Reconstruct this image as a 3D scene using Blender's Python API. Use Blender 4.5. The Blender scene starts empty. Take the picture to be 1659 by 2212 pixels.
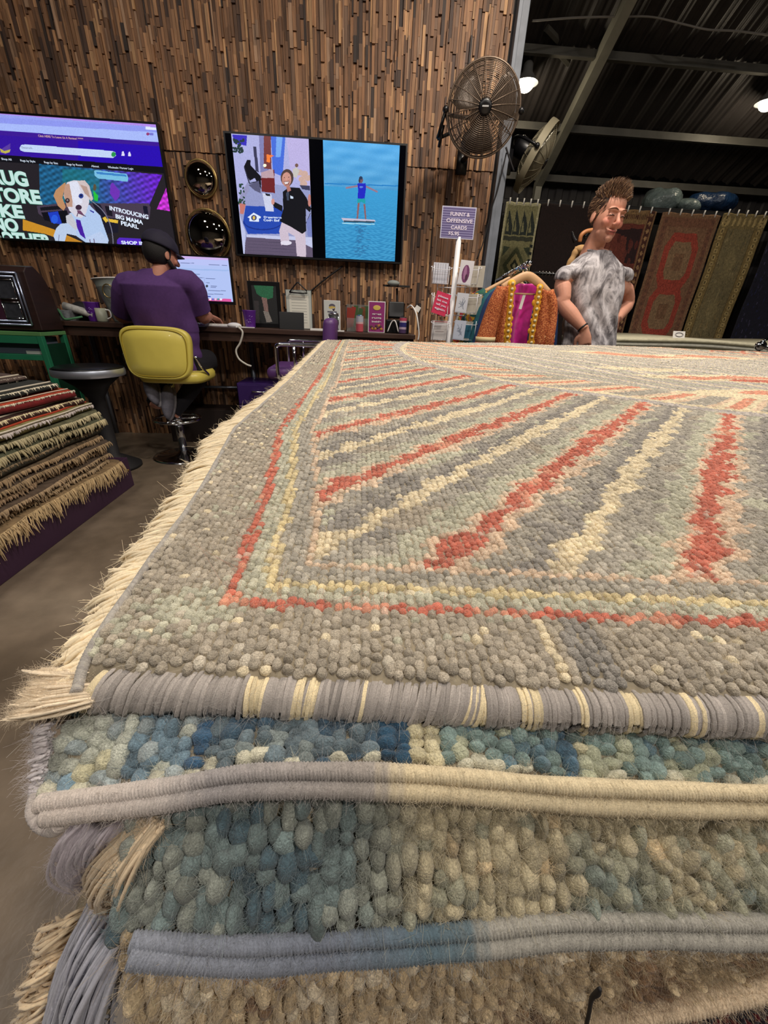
import bpy, math, random
import numpy as np
from mathutils import Matrix, Vector, Euler

random.seed(7); RNG = np.random.default_rng(7)
SC = bpy.context.scene; COL = SC.collection
PI = math.pi

# ------------------------------------------------------------------ camera
FPX = 850.0
_d = np.array([756 - 829.5, 2800 - 1106., FPX]); _d /= np.linalg.norm(_d)
_z = np.array([0, 0, 1.]); _fw = _z - _d * (_z @ _d); _fw /= np.linalg.norm(_fw)
_rt = np.cross(_d, _fw); _yaw = math.radians(4.0)
CAMM = np.array([_rt * math.cos(_yaw) + _fw * math.sin(_yaw), _fw * math.cos(_yaw) - _rt * math.sin(_yaw), -_d])
CAMH = 1.12; CAMO = np.array([0, 0, CAMH])
cam = bpy.data.cameras.new('camera'); camo = bpy.data.objects.new('camera', cam); COL.objects.link(camo)
cam.sensor_fit = 'VERTICAL'; cam.sensor_height = 24; cam.lens = FPX / 2212 * 24; cam.clip_start = 0.01; cam.clip_end = 60
camo.matrix_world = Matrix(((CAMM[0][0], -CAMM[0][1], -CAMM[0][2], 0), (CAMM[1][0], -CAMM[1][1], -CAMM[1][2], 0),
                            (CAMM[2][0], -CAMM[2][1], -CAMM[2][2], CAMH), (0, 0, 0, 1)))
SC.camera = camo

def at(px, py, Y):                      # where the sight line of a photo pixel meets the plane y = Y
    r = CAMM @ np.array([px - 829.5, py - 1106., FPX]); return CAMO + r * (Y / r[1])
def onz(px, py, Z):
    r = CAMM @ np.array([px - 829.5, py - 1106., FPX]); return CAMO + r * ((Z - CAMH) / r[2])

# ------------------------------------------------------------------ light
SC.view_settings.view_transform = 'Standard'; SC.view_settings.look = 'None'
SC.view_settings.exposure = 0.0; SC.view_settings.gamma = 1.0; SC.view_settings.use_curve_mapping = False
W_ = bpy.data.worlds.new('world'); SC.world = W_; W_.use_nodes = True
W_.node_tree.nodes['Background'].inputs[0].default_value = (0.5, 0.5, 0.55, 1)
W_.node_tree.nodes['Background'].inputs[1].default_value = 0.06

def area(name, loc, size, power, color, target=None):
    l = bpy.data.lights.new(name, 'AREA'); l.shape = 'DISK'; l.size = size; l.energy = power; l.color = color
    o = bpy.data.objects.new(name, l); COL.objects.link(o); o.location = loc
    if target is not None:
        o.rotation_euler = (Vector(target) - Vector(loc)).to_track_quat('-Z', 'Y').to_euler()
    return o
WARM = (1.0, 0.88, 0.75); NEUT = (1.0, 0.93, 0.86)
FILL_LAMPS = [  # unseen lamps added to light the shop: position, power, colour, size
    ((-1.7, -1.6, 4.3), 34, NEUT, .35), ((1.9, -1.3, 4.3), 74, NEUT, .35), ((1.15, 2.2, 3.9), 66, WARM, .3),  # warm lamp placed to brighten the right part of the wood wall
    ((-1.9, 1.3, 4.2), 26, NEUT, .3), ((4.2, 1.6, 4.2), 40, NEUT, .35), ((0.3, 0.6, 4.6), 44, NEUT, .4)]
for i, (p, e, c, s) in enumerate(FILL_LAMPS): area('fill_light', (p[0], p[1], p[2] - .12), s, e, c)

# ------------------------------------------------------------------ colour, materials
def lin(c):
    c = np.asarray(c, float) / 255.0
    return np.where(c <= 0.04045, c / 12.92, ((c + 0.055) / 1.055) ** 2.4)
def mat(name, rgb=None, rough=0.6, metal=0.0, attr=False, noise=None, bump=None, emit=0.0, sheen=0.0, coat=0.0, trans=0.0, alpha=None, spec=None, ramp=None):
    m = bpy.data.materials.new(name); m.use_nodes = True; nt = m.node_tree; b = nt.nodes['Principled BSDF']
    b.inputs['Roughness'].default_value = rough; b.inputs['Metallic'].default_value = metal
    if spec is not None: b.inputs['Specular IOR Level'].default_value = spec
    if coat: b.inputs['Coat Weight'].default_value = coat; b.inputs['Coat Roughness'].default_value = .08
    if sheen: b.inputs['Sheen Weight'].default_value = sheen; b.inputs['Sheen Roughness'].default_value = .5
    if trans: b.inputs['Transmission Weight'].default_value = trans
    if alpha is not None: b.inputs['Alpha'].default_value = alpha
    src = None
    if attr:
        a = nt.nodes.new('ShaderNodeAttribute'); a.attribute_name = 'Col'; src = a.outputs['Color']
    elif rgb is not None:
        v = nt.nodes.new('ShaderNodeRGB'); v.outputs[0].default_value = (*lin(rgb), 1); src = v.outputs[0]
    tc = nt.nodes.new('ShaderNodeTexCoord')
    def nz(scale, detail=4, stretch=None):
        n = nt.nodes.new('ShaderNodeTexNoise'); n.inputs['Scale'].default_value = scale; n.inputs['Detail'].default_value = detail
        vec = tc.outputs['Object']
        if stretch:
            mp = nt.nodes.new('ShaderNodeMapping'); mp.inputs['Scale'].default_value = stretch
            nt.links.new(vec, mp.inputs[0]); vec = mp.outputs[0]
        nt.links.new(vec, n.inputs['Vector']); return n
    if ramp:                              # (scale, stretch, [(pos, rgb), ...])
        n = nz(ramp[0], 6, ramp[1]); cr = nt.nodes.new('ShaderNodeValToRGB')
        while len(cr.color_ramp.elements) < len(ramp[2]): cr.color_ramp.elements.new(.5)
        for e, (p, c) in zip(cr.color_ramp.elements, ramp[2]): e.position = p; e.color = (*lin(c), 1)
        nt.links.new(n.outputs[0], cr.inputs[0]); src = cr.outputs[0]
    if noise:                             # (scale, amount[, stretch])
        n = nz(noise[0], 5, noise[2] if len(noise) > 2 else None)
        mr = nt.nodes.new('ShaderNodeMapRange'); mr.inputs[1].default_value = .25; mr.inputs[2].default_value = .75
        mr.inputs[3].default_value = 1 - noise[1]; mr.inputs[4].default_value = 1 + noise[1]
        nt.links.new(n.outputs[0], mr.inputs[0])
        mx = nt.nodes.new('ShaderNodeMix'); mx.data_type = 'RGBA'; mx.blend_type = 'MULTIPLY'; mx.inputs[0].default_value = 1
        nt.links.new(src, mx.inputs[6]); nt.links.new(mr.outputs[0], mx.inputs[7]); src = mx.outputs[2]
    if bump:                              # (scale, strength, distance[, stretch])
        n = nz(bump[0], 3, bump[3] if len(bump) > 3 else None)
        bn = nt.nodes.new('ShaderNodeBump'); bn.inputs['Strength'].default_value = bump[1]; bn.inputs['Distance'].default_value = bump[2]
        nt.links.new(n.outputs[0], bn.inputs['Height']); nt.links.new(bn.outputs[0], b.inputs['Normal'])
    if emit:
        b.inputs['Emission Strength'].default_value = emit
        nt.links.new(src, b.inputs['Emission Color']); b.inputs['Base Color'].default_value = (.01, .01, .01, 1)
    elif src is not None: nt.links.new(src, b.inputs['Base Color'])
    return m

# ------------------------------------------------------------------ mesh building
class MB:
    def __init__(s): s.V = []; s.F = []; s.C = []; s.n = 0
    def add(s, V, F, c=None):
        V = np.asarray(V, float).reshape(-1, 3)
        for f in (F if isinstance(F, list) else [F]):
            f = np.asarray(f, np.int64)
            if f.size: s.F.append(f + s.n)
        if c is None: c = (0.5, 0.5, 0.5)
        c = np.asarray(c, float)
        if c.ndim == 1: c = np.tile(c, (len(V), 1))
        s.C.append(c); s.V.append(V); s.n += len(V); return s
    def arrays(s): return np.concatenate(s.V), s.F, np.concatenate(s.C)
def wloc(o):
    v = Vector((0, 0, 0))
    while o is not None: v = v + o.location; o = o.parent
    return v
def raw_mesh(name, V, Fl, colv=None, colf=None, smooth=True):
    me = bpy.data.meshes.new(name); V = np.ascontiguousarray(V, np.float32)
    me.vertices.add(len(V)); me.vertices.foreach_set('co', V.ravel())
    tot = sum(f.size for f in Fl); npoly = sum(len(f) for f in Fl)
    me.loops.add(tot); me.polygons.add(npoly)
    me.loops.foreach_set('vertex_index', np.concatenate([f.ravel() for f in Fl]).astype(np.int32))
    cnt = np.concatenate([np.full(len(f), f.shape[1], np.int32) for f in Fl])
    st = np.concatenate([[0], np.cumsum(cnt)[:-1]]).astype(np.int32)
    me.polygons.foreach_set('loop_start', st)
    me.polygons.foreach_set('use_smooth', np.full(npoly, smooth, bool))
    me.update(calc_edges=True)
    if colv is not None:
        a = me.attributes.new('Col', 'FLOAT_COLOR', 'POINT')
        a.data.foreach_set('color', np.c_[colv, np.ones(len(colv))].astype(np.float32).ravel())
    if colf is not None:
        a = me.attributes.new('Col', 'FLOAT_COLOR', 'FACE')
        a.data.foreach_set('color', np.c_[colf, np.ones(len(colf))].astype(np.float32).ravel())
    return me
def obj(name, mb, m, parent=None, smooth=True, colf=None, bevel=0, origin=None, solid=0):
    V, F, C = mb.arrays() if isinstance(mb, MB) else mb
    if parent is not None: off = np.array(wloc(parent))
    elif origin is not None: off = np.array(origin, float)
    else: off = np.array([(V[:, 0].min() + V[:, 0].max()) / 2, (V[:, 1].min() + V[:, 1].max()) / 2, V[:, 2].min()])
    me = raw_mesh(name, V - off, F, None if colf is not None else C, colf, smooth)
    o = bpy.data.objects.new(name, me); COL.objects.link(o)
    if m: me.materials.append(m)
    if parent is not None: o.parent = parent
    else: o.location = off
    if solid:
        sm = o.modifiers.new('solid', 'SOLIDIFY'); sm.thickness = solid; sm.offset = 0
    if bevel:
        b = o.modifiers.new('bevel', 'BEVEL'); b.width = bevel; b.segments = 3; b.limit_method = 'ANGLE'; b.angle_limit = .6
        b.harden_normals = False
    return o
def thing(name, loc, label, cat, group=None):
    o = bpy.data.objects.new(name, None); COL.objects.link(o); o.location = loc; o.empty_display_size = .05
    return tag(o, label, cat, group)
def tag(o, label=None, cat=None, group=None, kind=None):
    if label: o['label'] = label
    if cat: o['category'] = cat
    if group: o['group'] = group
    if kind: o['kind'] = kind
    return o
def struct(o): o['kind'] = 'structure'; return o

def rotm(x=0, y=0, z=0): return np.array(Euler((x, y, z)).to_matrix())
def box(c, s, R=None):
    c = np.asarray(c, float); h = np.asarray(s, float) / 2
    V = np.array([[x, y, z] for x in (-1, 1) for y in (-1, 1) for z in (-1, 1)], float) * h
    if R is not None: V = V @ R.T
    F = np.array([[0, 1, 3, 2], [4, 6, 7, 5], [0, 4, 5, 1], [2, 3, 7, 6], [0, 2, 6, 4], [1, 5, 7, 3]])
    return V + c, F
def box2(x0, x1, y0, y1, z0, z1): return box(((x0 + x1) / 2, (y0 + y1) / 2, (z0 + z1) / 2), (x1 - x0, y1 - y0, z1 - z0))
def gridf(n, m, wrapm=False, wrapn=False):
    i, j = np.meshgrid(np.arange(n if wrapn else n - 1), np.arange(m if wrapm else m - 1), indexing='ij')
    i2 = (i + 1) % n; j2 = (j + 1) % m
    return np.stack([i * m + j, i * m + j2, i2 * m + j2, i2 * m + j], -1).reshape(-1, 4)
def catmull(P, k):
    P = np.asarray(P, float)
    if len(P) < 3 or k <= 1:
        t = np.linspace(0, len(P) - 1, (len(P) - 1) * k + 1); i = np.minimum(t.astype(int), len(P) - 2); u = (t - i)[:, None]
        return P[i] * (1 - u) + P[i + 1] * u
    Q = np.vstack([2 * P[0] - P[1], P, 2 * P[-1] - P[-2]])
    out = []
    for i in range(1, len(Q) - 2):
        for u in np.arange(k) / k:
            a, b, c, d = Q[i - 1:i + 3]
            out.append(.5 * (2 * b + (c - a) * u + (2 * a - 5 * b + 4 * c - d) * u * u + (3 * b - a - 3 * c + d) * u ** 3))
    out.append(P[-1]); return np.array(out)
def frames(P, up=(0, 0, 1)):
    T = np.gradient(P, axis=0); T /= np.linalg.norm(T, axis=1)[:, None] + 1e-12
    up = np.asarray(up, float); u = up - T[0] * (up @ T[0])
    if np.linalg.norm(u) < 1e-3: up = np.array([1., .1, 0]); u = up - T[0] * (up @ T[0])
    u /= np.linalg.norm(u); U = [u]
    for t in T[1:]:
        u = u - t * (u @ t); u /= np.linalg.norm(u) + 1e-12; U.append(u)
    U = np.array(U); return T, U, np.cross(T, U)
def tube(P, r, n=8, k=1, cap=True, up=(0, 0, 1)):
    """loft of round or elliptical rings along points; r scalar, per-point, or per-point (ra, rb)"""
    P = np.asarray(P, float); r = np.asarray(r, float)
    if r.ndim == 0: r = np.full(len(P), float(r))
    R = r if r.ndim == 2 else np.c_[r, r]
    if k > 1: A = catmull(np.c_[P, R], k); P = A[:, :3]; R = np.abs(A[:, 3:])
    T, U, B = frames(P, up); th = np.arange(n) / n * 2 * PI
    V = P[:, None] + U[:, None] * (np.cos(th)[None, :, None] * R[:, None, :1]) + B[:, None] * (np.sin(th)[None, :, None] * R[:, None, 1:])
    m = len(P); F = [gridf(m, n, True)]
    V = V.reshape(-1, 3)
    if cap:
        F.append(np.arange(n)[None, ::-1]); F.append((m - 1) * n + np.arange(n)[None])
    return V, F
def lathe(prof, c=(0, 0, 0), n=32, axis=None, cap=True):
    prof = np.asarray(prof, float); th = np.arange(n) / n * 2 * PI
    V = np.stack([prof[:, None, 0] * np.cos(th), prof[:, None, 0] * np.sin(th), np.repeat(prof[:, 1:2], n, 1)], -1).reshape(-1, 3)
    if axis is not None:
        q = np.array(Vector((0, 0, 1)).rotation_difference(Vector(axis)).to_matrix()); V = V @ q.T
    m = len(prof); F = [gridf(m, n, True)]
    if cap: F += [np.arange(n)[None, ::-1], (m - 1) * n + np.arange(n)[None]]
    return V + np.asarray(c, float), F
def ell(c, r, R=None, n=20, m=12):
    th = np.arange(n) / n * 2 * PI; ph = np.linspace(.04, PI - .04, m)
    V = np.stack([np.sin(ph)[:, None] * np.cos(th), np.sin(ph)[:, None] * np.sin(th), np.repeat(np.cos(ph)[:, None], n, 1)], -1).reshape(-1, 3) * np.asarray(r)
    if R is not None: V = V @ np.asarray(R).T
    return V + np.asarray(c, float), [gridf(m, n, True)[:, ::-1], np.arange(n)[None], ((m - 1) * n + np.arange(n))[None, ::-1]]
def tubes_many(P, r, n=5):
    """P (N,m,3) many thin strands at once; r (N,m) or (m,)"""
    P = np.asarray(P, float); N, m, _ = P.shape; r = np.broadcast_to(np.asarray(r, float), (N, m))
    T = np.gradient(P, axis=1); T /= np.linalg.norm(T, axis=2, keepdims=True) + 1e-12
    ref = np.where(np.abs(T[:, :1, 2:3]) > .8, np.array([1., 0, 0]), np.array([0, 0, 1.]))
    U = ref - T * (T * ref).sum(-1, keepdims=True); U /= np.linalg.norm(U, axis=2, keepdims=True) + 1e-12
    B = np.cross(T, U); th = np.arange(n) / n * 2 * PI
    V = P[:, :, None] + (U[:, :, None] * np.cos(th)[:, None] + B[:, :, None] * np.sin(th)[:, None]) * r[:, :, None, None]
    f = gridf(m, n, True); F = (f[None] + (np.arange(N) * m * n)[:, None, None]).reshape(-1, 4)
    return V.reshape(-1, 3), F
def fuse(mb, voxel, smooth=4, fac=.6):
    V, F, C = mb.arrays(); me = raw_mesh('tmp', V, F); o = bpy.data.objects.new('tmp', me); COL.objects.link(o)
    r = o.modifiers.new('r', 'REMESH'); r.mode = 'VOXEL'; r.voxel_size = voxel
    if smooth: s = o.modifiers.new('s', 'SMOOTH'); s.iterations = smooth; s.factor = fac
    dg = bpy.context.evaluated_depsgraph_get(); e = o.evaluated_get(dg); m2 = bpy.data.meshes.new_from_object(e)
    n = len(m2.vertices); co = np.zeros(n * 3, np.float32); m2.vertices.foreach_get('co', co)
    no = np.zeros(n * 3, np.float32); m2.vertices.foreach_get('normal', no)
    lv = np.zeros(len(m2.loops), np.int32); m2.loops.foreach_get('vertex_index', lv)
    lt = np.zeros(len(m2.polygons), np.int32); m2.polygons.foreach_get('loop_total', lt)
    ls = np.zeros(len(m2.polygons), np.int32); m2.polygons.foreach_get('loop_start', ls)
    Fl = []
    for k in np.unique(lt):
        st = ls[lt == k]; Fl.append(lv[st[:, None] + np.arange(k)])
    bpy.data.objects.remove(o); bpy.data.meshes.remove(me); bpy.data.meshes.remove(m2)
    return co.reshape(-1, 3).astype(float), Fl, no.reshape(-1, 3).astype(float)
def wob(P, s, seed=0, n=6):
    r = np.random.default_rng(seed); out = 0
    for i in range(n):
        d = r.normal(size=3); d /= np.linalg.norm(d); out = out + np.sin(P @ (d * s * r.uniform(.6, 1.7)) + r.uniform(0, 6.3))
    return out / n * 1.4
# text as flat lettering standing on a surface
def text(s, p0, p1, m, parent, height=None, thick=.0006, name='lettering', bold=0.0, normal=(0, -1, 0), shear=0, x0=None, colf=None):
    """lettering from point p0 (baseline start) to p1 (baseline end), upright along the surface"""
    cu = bpy.data.curves.new('t', 'FONT'); cu.body = s; cu.size = 1; cu.offset = bold; cu.shear = shear
    if thick: cu.extrude = .002
    to = bpy.data.objects.new('t', cu); COL.objects.link(to)
    dg = bpy.context.evaluated_depsgraph_get(); me = bpy.data.meshes.new_from_object(to.evaluated_get(dg))
    n = len(me.vertices); co = np.zeros(n * 3, np.float32); me.vertices.foreach_get('co', co); co = co.reshape(-1, 3).astype(float)
    ls = np.zeros(len(me.polygons), np.int32); me.polygons.foreach_get('loop_start', ls)
    lt = np.zeros(len(me.polygons), np.int32); me.polygons.foreach_get('loop_total', lt)
    lv = np.zeros(len(me.loops), np.int32); me.loops.foreach_get('vertex_index', lv)
    Fl = [lv[ls[lt == k][:, None] + np.arange(k)] for k in np.unique(lt)]
    bpy.data.objects.remove(to); bpy.data.curves.remove(cu); bpy.data.meshes.remove(me)
    p0 = np.asarray(p0, float); p1 = np.asarray(p1, float); X = p1 - p0; w = np.linalg.norm(X); X /= w
    N = np.asarray(normal, float); N = N - X * (N @ X); N /= np.linalg.norm(N); Z = np.cross(N, X)
    mn, mx = co[:, 0].min(), co[:, 0].max(); sc = w / (mx - mn); hz = sc if height is None else height / .7
    V = p0 + X * ((co[:, :1] - mn) * sc) + Z * (co[:, 1:2] * hz) + N * (co[:, 2:] / .002 * thick / 2 + thick * .5) 
    mbx = MB().add(V, Fl); return obj(name, mbx, m, parent, smooth=False)

class Canvas:                            # a small picture painted cell by cell on a real surface
    def __init__(s, w, h, bg, mp=None):
        s.w, s.h = w, h; s.a = np.tile(np.asarray(bg, float), (h, w, 1)); s.mp = mp
        s.u, s.v = np.meshgrid((np.arange(w) + .5) / w, (np.arange(h) + .5) / h)
    def P(s, pts): return np.array([s.mp(*p) if s.mp else p for p in pts], float)
    def put(s, mask, c, al=1.0):
        c = np.asarray(c, float)
        if c.ndim == 3: c = c[mask]
        s.a[mask] = s.a[mask] * (1 - al) + c * al
    def poly(s, pts, c, al=1.0):
        p = s.P(pts); m = np.zeros(s.u.shape, bool); n = len(p)
        for i in range(n):
            x0, y0 = p[i]; x1, y1 = p[(i + 1) % n]
            if y0 == y1: continue
            cond = ((y0 > s.v) != (y1 > s.v)) & (s.u < (x1 - x0) * (s.v - y0) / (y1 - y0) + x0)
            m ^= cond
        s.put(m, c, al); return m
    def rect(s, x0, y0, x1, y1, c, al=1.0): return s.poly([(x0, y0), (x1, y0), (x1, y1), (x0, y1)], c, al)
    def oval(s, x, y, rx, ry, c, rot=0, al=1.0):
        t = np.linspace(0, 2 * PI, 28, endpoint=False)
        return s.poly([(x + rx * math.cos(q) * math.cos(rot) - ry * math.sin(q) * math.sin(rot), y + rx * math.cos(q) * math.sin(rot) + ry * math.sin(q) * math.cos(rot)) for q in t], c, al)
    def line(s, a, b, w, c, al=1.0):
        a = np.array(a, float); b = np.array(b, float); d = b - a; n = np.array([-d[1], d[0]]); n = n / (np.linalg.norm(n) + 1e-9) * w / 2
        return s.poly([a + n, b + n, b - n, a - n], c, al)
    def noise(s, amt, k=1):
        n = RNG.normal(size=((s.h + k - 1) // k, (s.w + k - 1) // k, 1)); n = np.repeat(np.repeat(n, k, 0), k, 1)[:s.h, :s.w]
        s.a = np.clip(s.a * (1 + amt * n), 0, 255)
    def sheet(s, name, posf, m, parent=None, solid=0, smooth=True):
        U, Vv = np.meshgrid(np.arange(s.w + 1) / s.w, np.arange(s.h + 1) / s.h)
        P = posf(U.ravel(), Vv.ravel()); F = gridf(s.h + 1, s.w + 1)[:, ::-1]
        return obj(name, (P, [F], np.zeros((len(P), 3))), m, parent, smooth=smooth, colf=lin(s.a.reshape(-1, 3)), solid=solid)
def flat(x0, x1, z0, z1, y):             # position function of an upright rectangle, v=0 at the top
    return lambda u, v: np.c_[x0 + (x1 - x0) * u, np.full(len(u), y), z1 + (z0 - z1) * v]

# shared materials
mAttr = mat('painted_attr', attr=True, rough=.7)
mBlack = mat('black_plastic', (14, 14, 17), .35)
mDark = mat('dark_matt', (24, 22, 24), .7)
mChrome = mat('chrome', (225, 228, 235), .12, 1.0)
mSteel = mat('painted_steel', (112, 118, 128), .5, .1, noise=(14, .18))
mWhite = mat('white_paint', (225, 224, 226), .45)
mPaper = mat('white_paper', (232, 230, 226), .8)
mScreen = mat('screen', attr=True, rough=.08, emit=1.0)
mWoodDark = mat('dark_wood', (66, 46, 38), .45, noise=(6, .3, (1, 12, 12)))
mInkW = mat('white_glow_lettering', (225, 238, 255), .5, emit=1.0)
mInkG = mat('mint_glow_lettering', (196, 228, 222), .5, emit=1.0)
mInkGe = mat('green_glow_edge', (40, 120, 95), .5, emit=1.0)
mInk = mat('pale_ink', (235, 225, 245), .6)
mInkD = mat('dark_ink', (50, 45, 60), .6)
# ================================================================== the room
WY = 3.9                                  # plane of the wood-clad wall
# floor: worn brown concrete
m = mat('worn_concrete', ramp=(1.1, (1, 1.6, 1), [(.25, (78, 67, 55)), (.45, (104, 91, 76)), (.6, (122, 108, 92)), (.8, (150, 136, 118))]), rough=.38, noise=(9, .22), bump=(30, .12, .01))
struct(obj('floor', MB().add(*box2(-6, 8, -6, 6.7, -.1, 0)), m, smooth=False))
# wood mosaic wall
def wood_wall():
    V = []; Cc = []; N = 0
    seam = at(904, 363, WY)[2]; x = -4.7; zt = 4.6
    pal = lin([(164, 122, 86), (144, 104, 72), (122, 87, 60), (100, 71, 50), (72, 51, 40), (186, 144, 102), (128, 98, 76), (50, 37, 31), (156, 124, 98)])
    pr = np.array([.14, .2, .2, .15, .09, .07, .08, .03, .04])
    bx = []; cc = []
    while x < 1.0:
        w = random.uniform(.010, .026); w = min(w, 1.02 - x)
        for (z0, z1) in ((0.0, seam - .003), (seam + .003, zt)):
            z = z0
            while z < z1:
                l = random.choice((random.uniform(.04, .12), random.uniform(.08, .24), random.uniform(.12, .34))); l = min(l, z1 - z)
                if z1 - z - l < .03: l = z1 - z
                d = random.choice((.004, .008, .012, .016, .022)) + random.uniform(0, .003)
                bx.append((x + .0007, x + w - .0007, z + .0008, z + l - .0008, d)); c = pal[np.random.default_rng(len(bx)).choice(9, p=pr)]
                cc.append(c * random.uniform(.75, 1.25)); z += l
        x += w
    B = np.array(bx); n = len(B); y1 = WY; y0 = WY - B[:, 4]
    x0, x1, z0, z1 = B[:, 0], B[:, 1], B[:, 2], B[:, 3]; yb = np.full(n, y1)
    Vv = np.stack([np.stack([x0, yb, z0], 1), np.stack([x1, yb, z0], 1), np.stack([x1, yb, z1], 1), np.stack([x0, yb, z1], 1),
                   np.stack([x0, y0, z0], 1), np.stack([x1, y0, z0], 1), np.stack([x1, y0, z1], 1), np.stack([x0, y0, z1], 1)], 1)
    f = np.array([[4, 5, 6, 7], [0, 1, 5, 4], [1, 2, 6, 5], [2, 3, 7, 6], [3, 0, 4, 7]])
    F = (f[None] + (np.arange(n) * 8)[:, None, None]).reshape(-1, 4)
    mb = MB().add(Vv.reshape(-1, 3), F, np.repeat(np.array(cc), 8, 0)); mb.add(*box2(-4.7, 1.02, WY, WY + .12, 0, zt), lin((30, 22, 18)))
    mw = mat('reclaimed_wood', attr=True, rough=.62, noise=(22, .35, (3, 3, .35)), bump=(160, .25, .003, (1, 1, .12)))
    return obj('wall_back', mb, mw, smooth=False)
struct(wood_wall())
# steel end post of the wood wall
px0, px1 = 1.02, 1.10
mb = MB()
mb.add(*box2(1.022, 1.105, WY - .06, WY + .02, 0, 4.6)); mb.add(*box2(1.022, 1.05, WY - .085, WY - .06, 0, 4.6)); mb.add(*box2(1.085, 1.105, WY + .02, WY + .14, 0, 4.6))
struct(obj('trim_1', mb, mSteel, smooth=False, bevel=.004))
# corrugated roof and dark gable walls
ROOFZ = lambda y: 2.85 + .62 * (6.5 - y)
mRoof = mat('corrugated_sheet', (50, 46, 45), .5, .25, noise=(3, .25))
xs = np.arange(-6, 8.001, .0125); pr = np.abs(np.sin(xs * PI / .2)) ** 4 * .03 + np.sin(xs * 2 * PI / .067) * .006
ys = np.array([-.3, 6.5]); V = []
for y in ys: V.append(np.c_[xs, np.full(len(xs), y), ROOFZ(y) - pr + .05])
V.append(np.c_[xs, np.full(len(xs), -6.0), 3.6 - pr + .05])
V = np.array([V[2], V[0], V[1]])
struct(obj('ceiling', MB().add(V.reshape(-1, 3), gridf(3, len(xs))), mRoof, smooth=False, solid=.004))
mDarkWall = mat('dark_sheet_wall', (38, 35, 36), .7, noise=(2, .3))
xw = np.arange(-6, 8.001, .02)
V = np.array([np.c_[xw, 6.62 - .02 * (np.sin(xw * 2 * PI / .2) > 0), np.full(len(xw), z)] for z in (0, 3.0)])
struct(obj('wall_rear', MB().add(V.reshape(-1, 3), gridf(2, len(xw))), mDarkWall, smooth=False))
struct(obj('wall_right', MB().add(*box2(8, 8.1, -6, 6.7, 0, 7.2)), mDarkWall, smooth=False))
struct(obj('wall_left', MB().add(*box2(-6.1, -6, -6, 6.7, 0, 7.2)), mDarkWall, smooth=False))
struct(obj('wall_front', MB().add(*box2(-6, 8, -6.1, -6, 0, 7.2)), mat('pale_far_wall', (92, 86, 80), .8, noise=(1.2, .35)), smooth=False))
# roof steel: purlins across, rafter down the slope
mSt2 = mat('dull_steel', (84, 82, 76), .55, .2, noise=(5, .3))
mSt3 = mat('grey_rafter_steel', (132, 130, 118), .55, .1, noise=(5, .25))
for k, y in enumerate((4.75, 5.38, 5.96, 6.5)):
    z = ROOFZ(y) - (0.02 if k < 3 else .0)
    mb = MB(); mb.add(*box2(1.1, 8, y - .004, y + .004, z - .075, z)); mb.add(*box2(1.1, 8, y - .05, y + .0, z - .083, z - .075)); mb.add(*box2(1.1, 8, y, y + .05, z - .008, z))
    struct(obj('beam_%d' % (k + 1), mb, mSt2, smooth=False))
def sloped(x, y0, y1, w, h, drop):
    z0, z1 = ROOFZ(y0) - drop, ROOFZ(y1) - drop
    V = [(x + sx * w / 2, y, z + sz) for (y, z) in ((y0, z0), (y1, z1)) for sx, sz in ((-1, 0), (1, 0), (1, -h), (-1, -h))]
    F = [np.array([[0, 1, 5, 4], [1, 2, 6, 5], [2, 3, 7, 6], [3, 0, 4, 7], [0, 3, 2, 1], [4, 5, 6, 7]])]
    return np.array(V), F
struct(obj('beam_5', MB().add(*sloped(2.3, 4.0, 6.5, .09, .13, .07)), mSt3, smooth=False))
mb = MB(); mb.add(*box2(2.26, 2.34, 6.42, 6.5, 0, 2.85)); struct(obj('beam_6', mb, mSt3, smooth=False))
mb = MB(); mb.add(*tube([at(1180, 60, 5.3), at(1245, 130, 5.6)], .03, 6)); mb.add(*tube([at(1205, 110, 5.4), at(1250, 160, 5.7)], .03, 6))
struct(obj('beam_7', mb, mSt2, smooth=False))
# cable strung under the roof
P = [at(1150, 45, 5.0), at(1245, 38, 5.05), at(1340, 36, 5.1), at(1410, 37, 5.1), at(1480, 53, 5.05), at(1530, 64, 5.0), at(1590, 67, 5.0), at(1680, 78, 5.0)]
tag(obj('roof_cable', MB().add(*tube(P, .008, 6, 6)), mat('grey_cable', (120, 116, 112), .6)), 'thin grey cable sagging below the corrugated roof', 'cable')
# high bay lamps: two seen past the wall, the others added out of view to light the shop
mBulb = mat('lamp_glow', (255, 240, 210), .3, emit=14.0); mHood = mat('lamp_hood', (150, 150, 150), .4, .6)
def lamp(p, r, label, group=None, cone=.5):
    t = thing('ceiling_lamp', p, label, 'lamp', group)
    obj('hood', MB().add(*lathe([(.03, .16), (.045, .14), (.05, .08), (r, .0), (r + .004, -.004), (r - .004, 0), (.045, .075), (.0, .08)], p, 24)), mHood, t)
    obj('bulb', MB().add(*ell((p[0], p[1], p[2] + .005), (r * .7, r * .7, r * .62))), mBulb, t)
    top = min(ROOFZ(max(p[1], -.3)), 6.9) if p[1] > -.3 else 3.6 + (p[1] + 6) / 5.7 * 3.45
    obj('rod', MB().add(*tube([(p[0], p[1], p[2] + .15), (p[0], p[1], top + .03)], .008, 6)), mSt2, t)
    return t
p1 = at(1136, 180, 5.45); p2 = at(1660, 222, 5.45)
lamp(p1, .12, 'glowing round ceiling lamp right beside the top of the steel post'); lamp(p2, .12, 'glowing round ceiling lamp cut by the right edge')
for p in (p1, p2):
    l = bpy.data.lights.new('bulb_light', 'POINT'); l.energy = 9; l.color = (1, .85, .62); l.shadow_soft_size = .08
    o = bpy.data.objects.new('bulb_light', l); COL.objects.link(o); o.location = (p[0], p[1], p[2] - .12)
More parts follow.
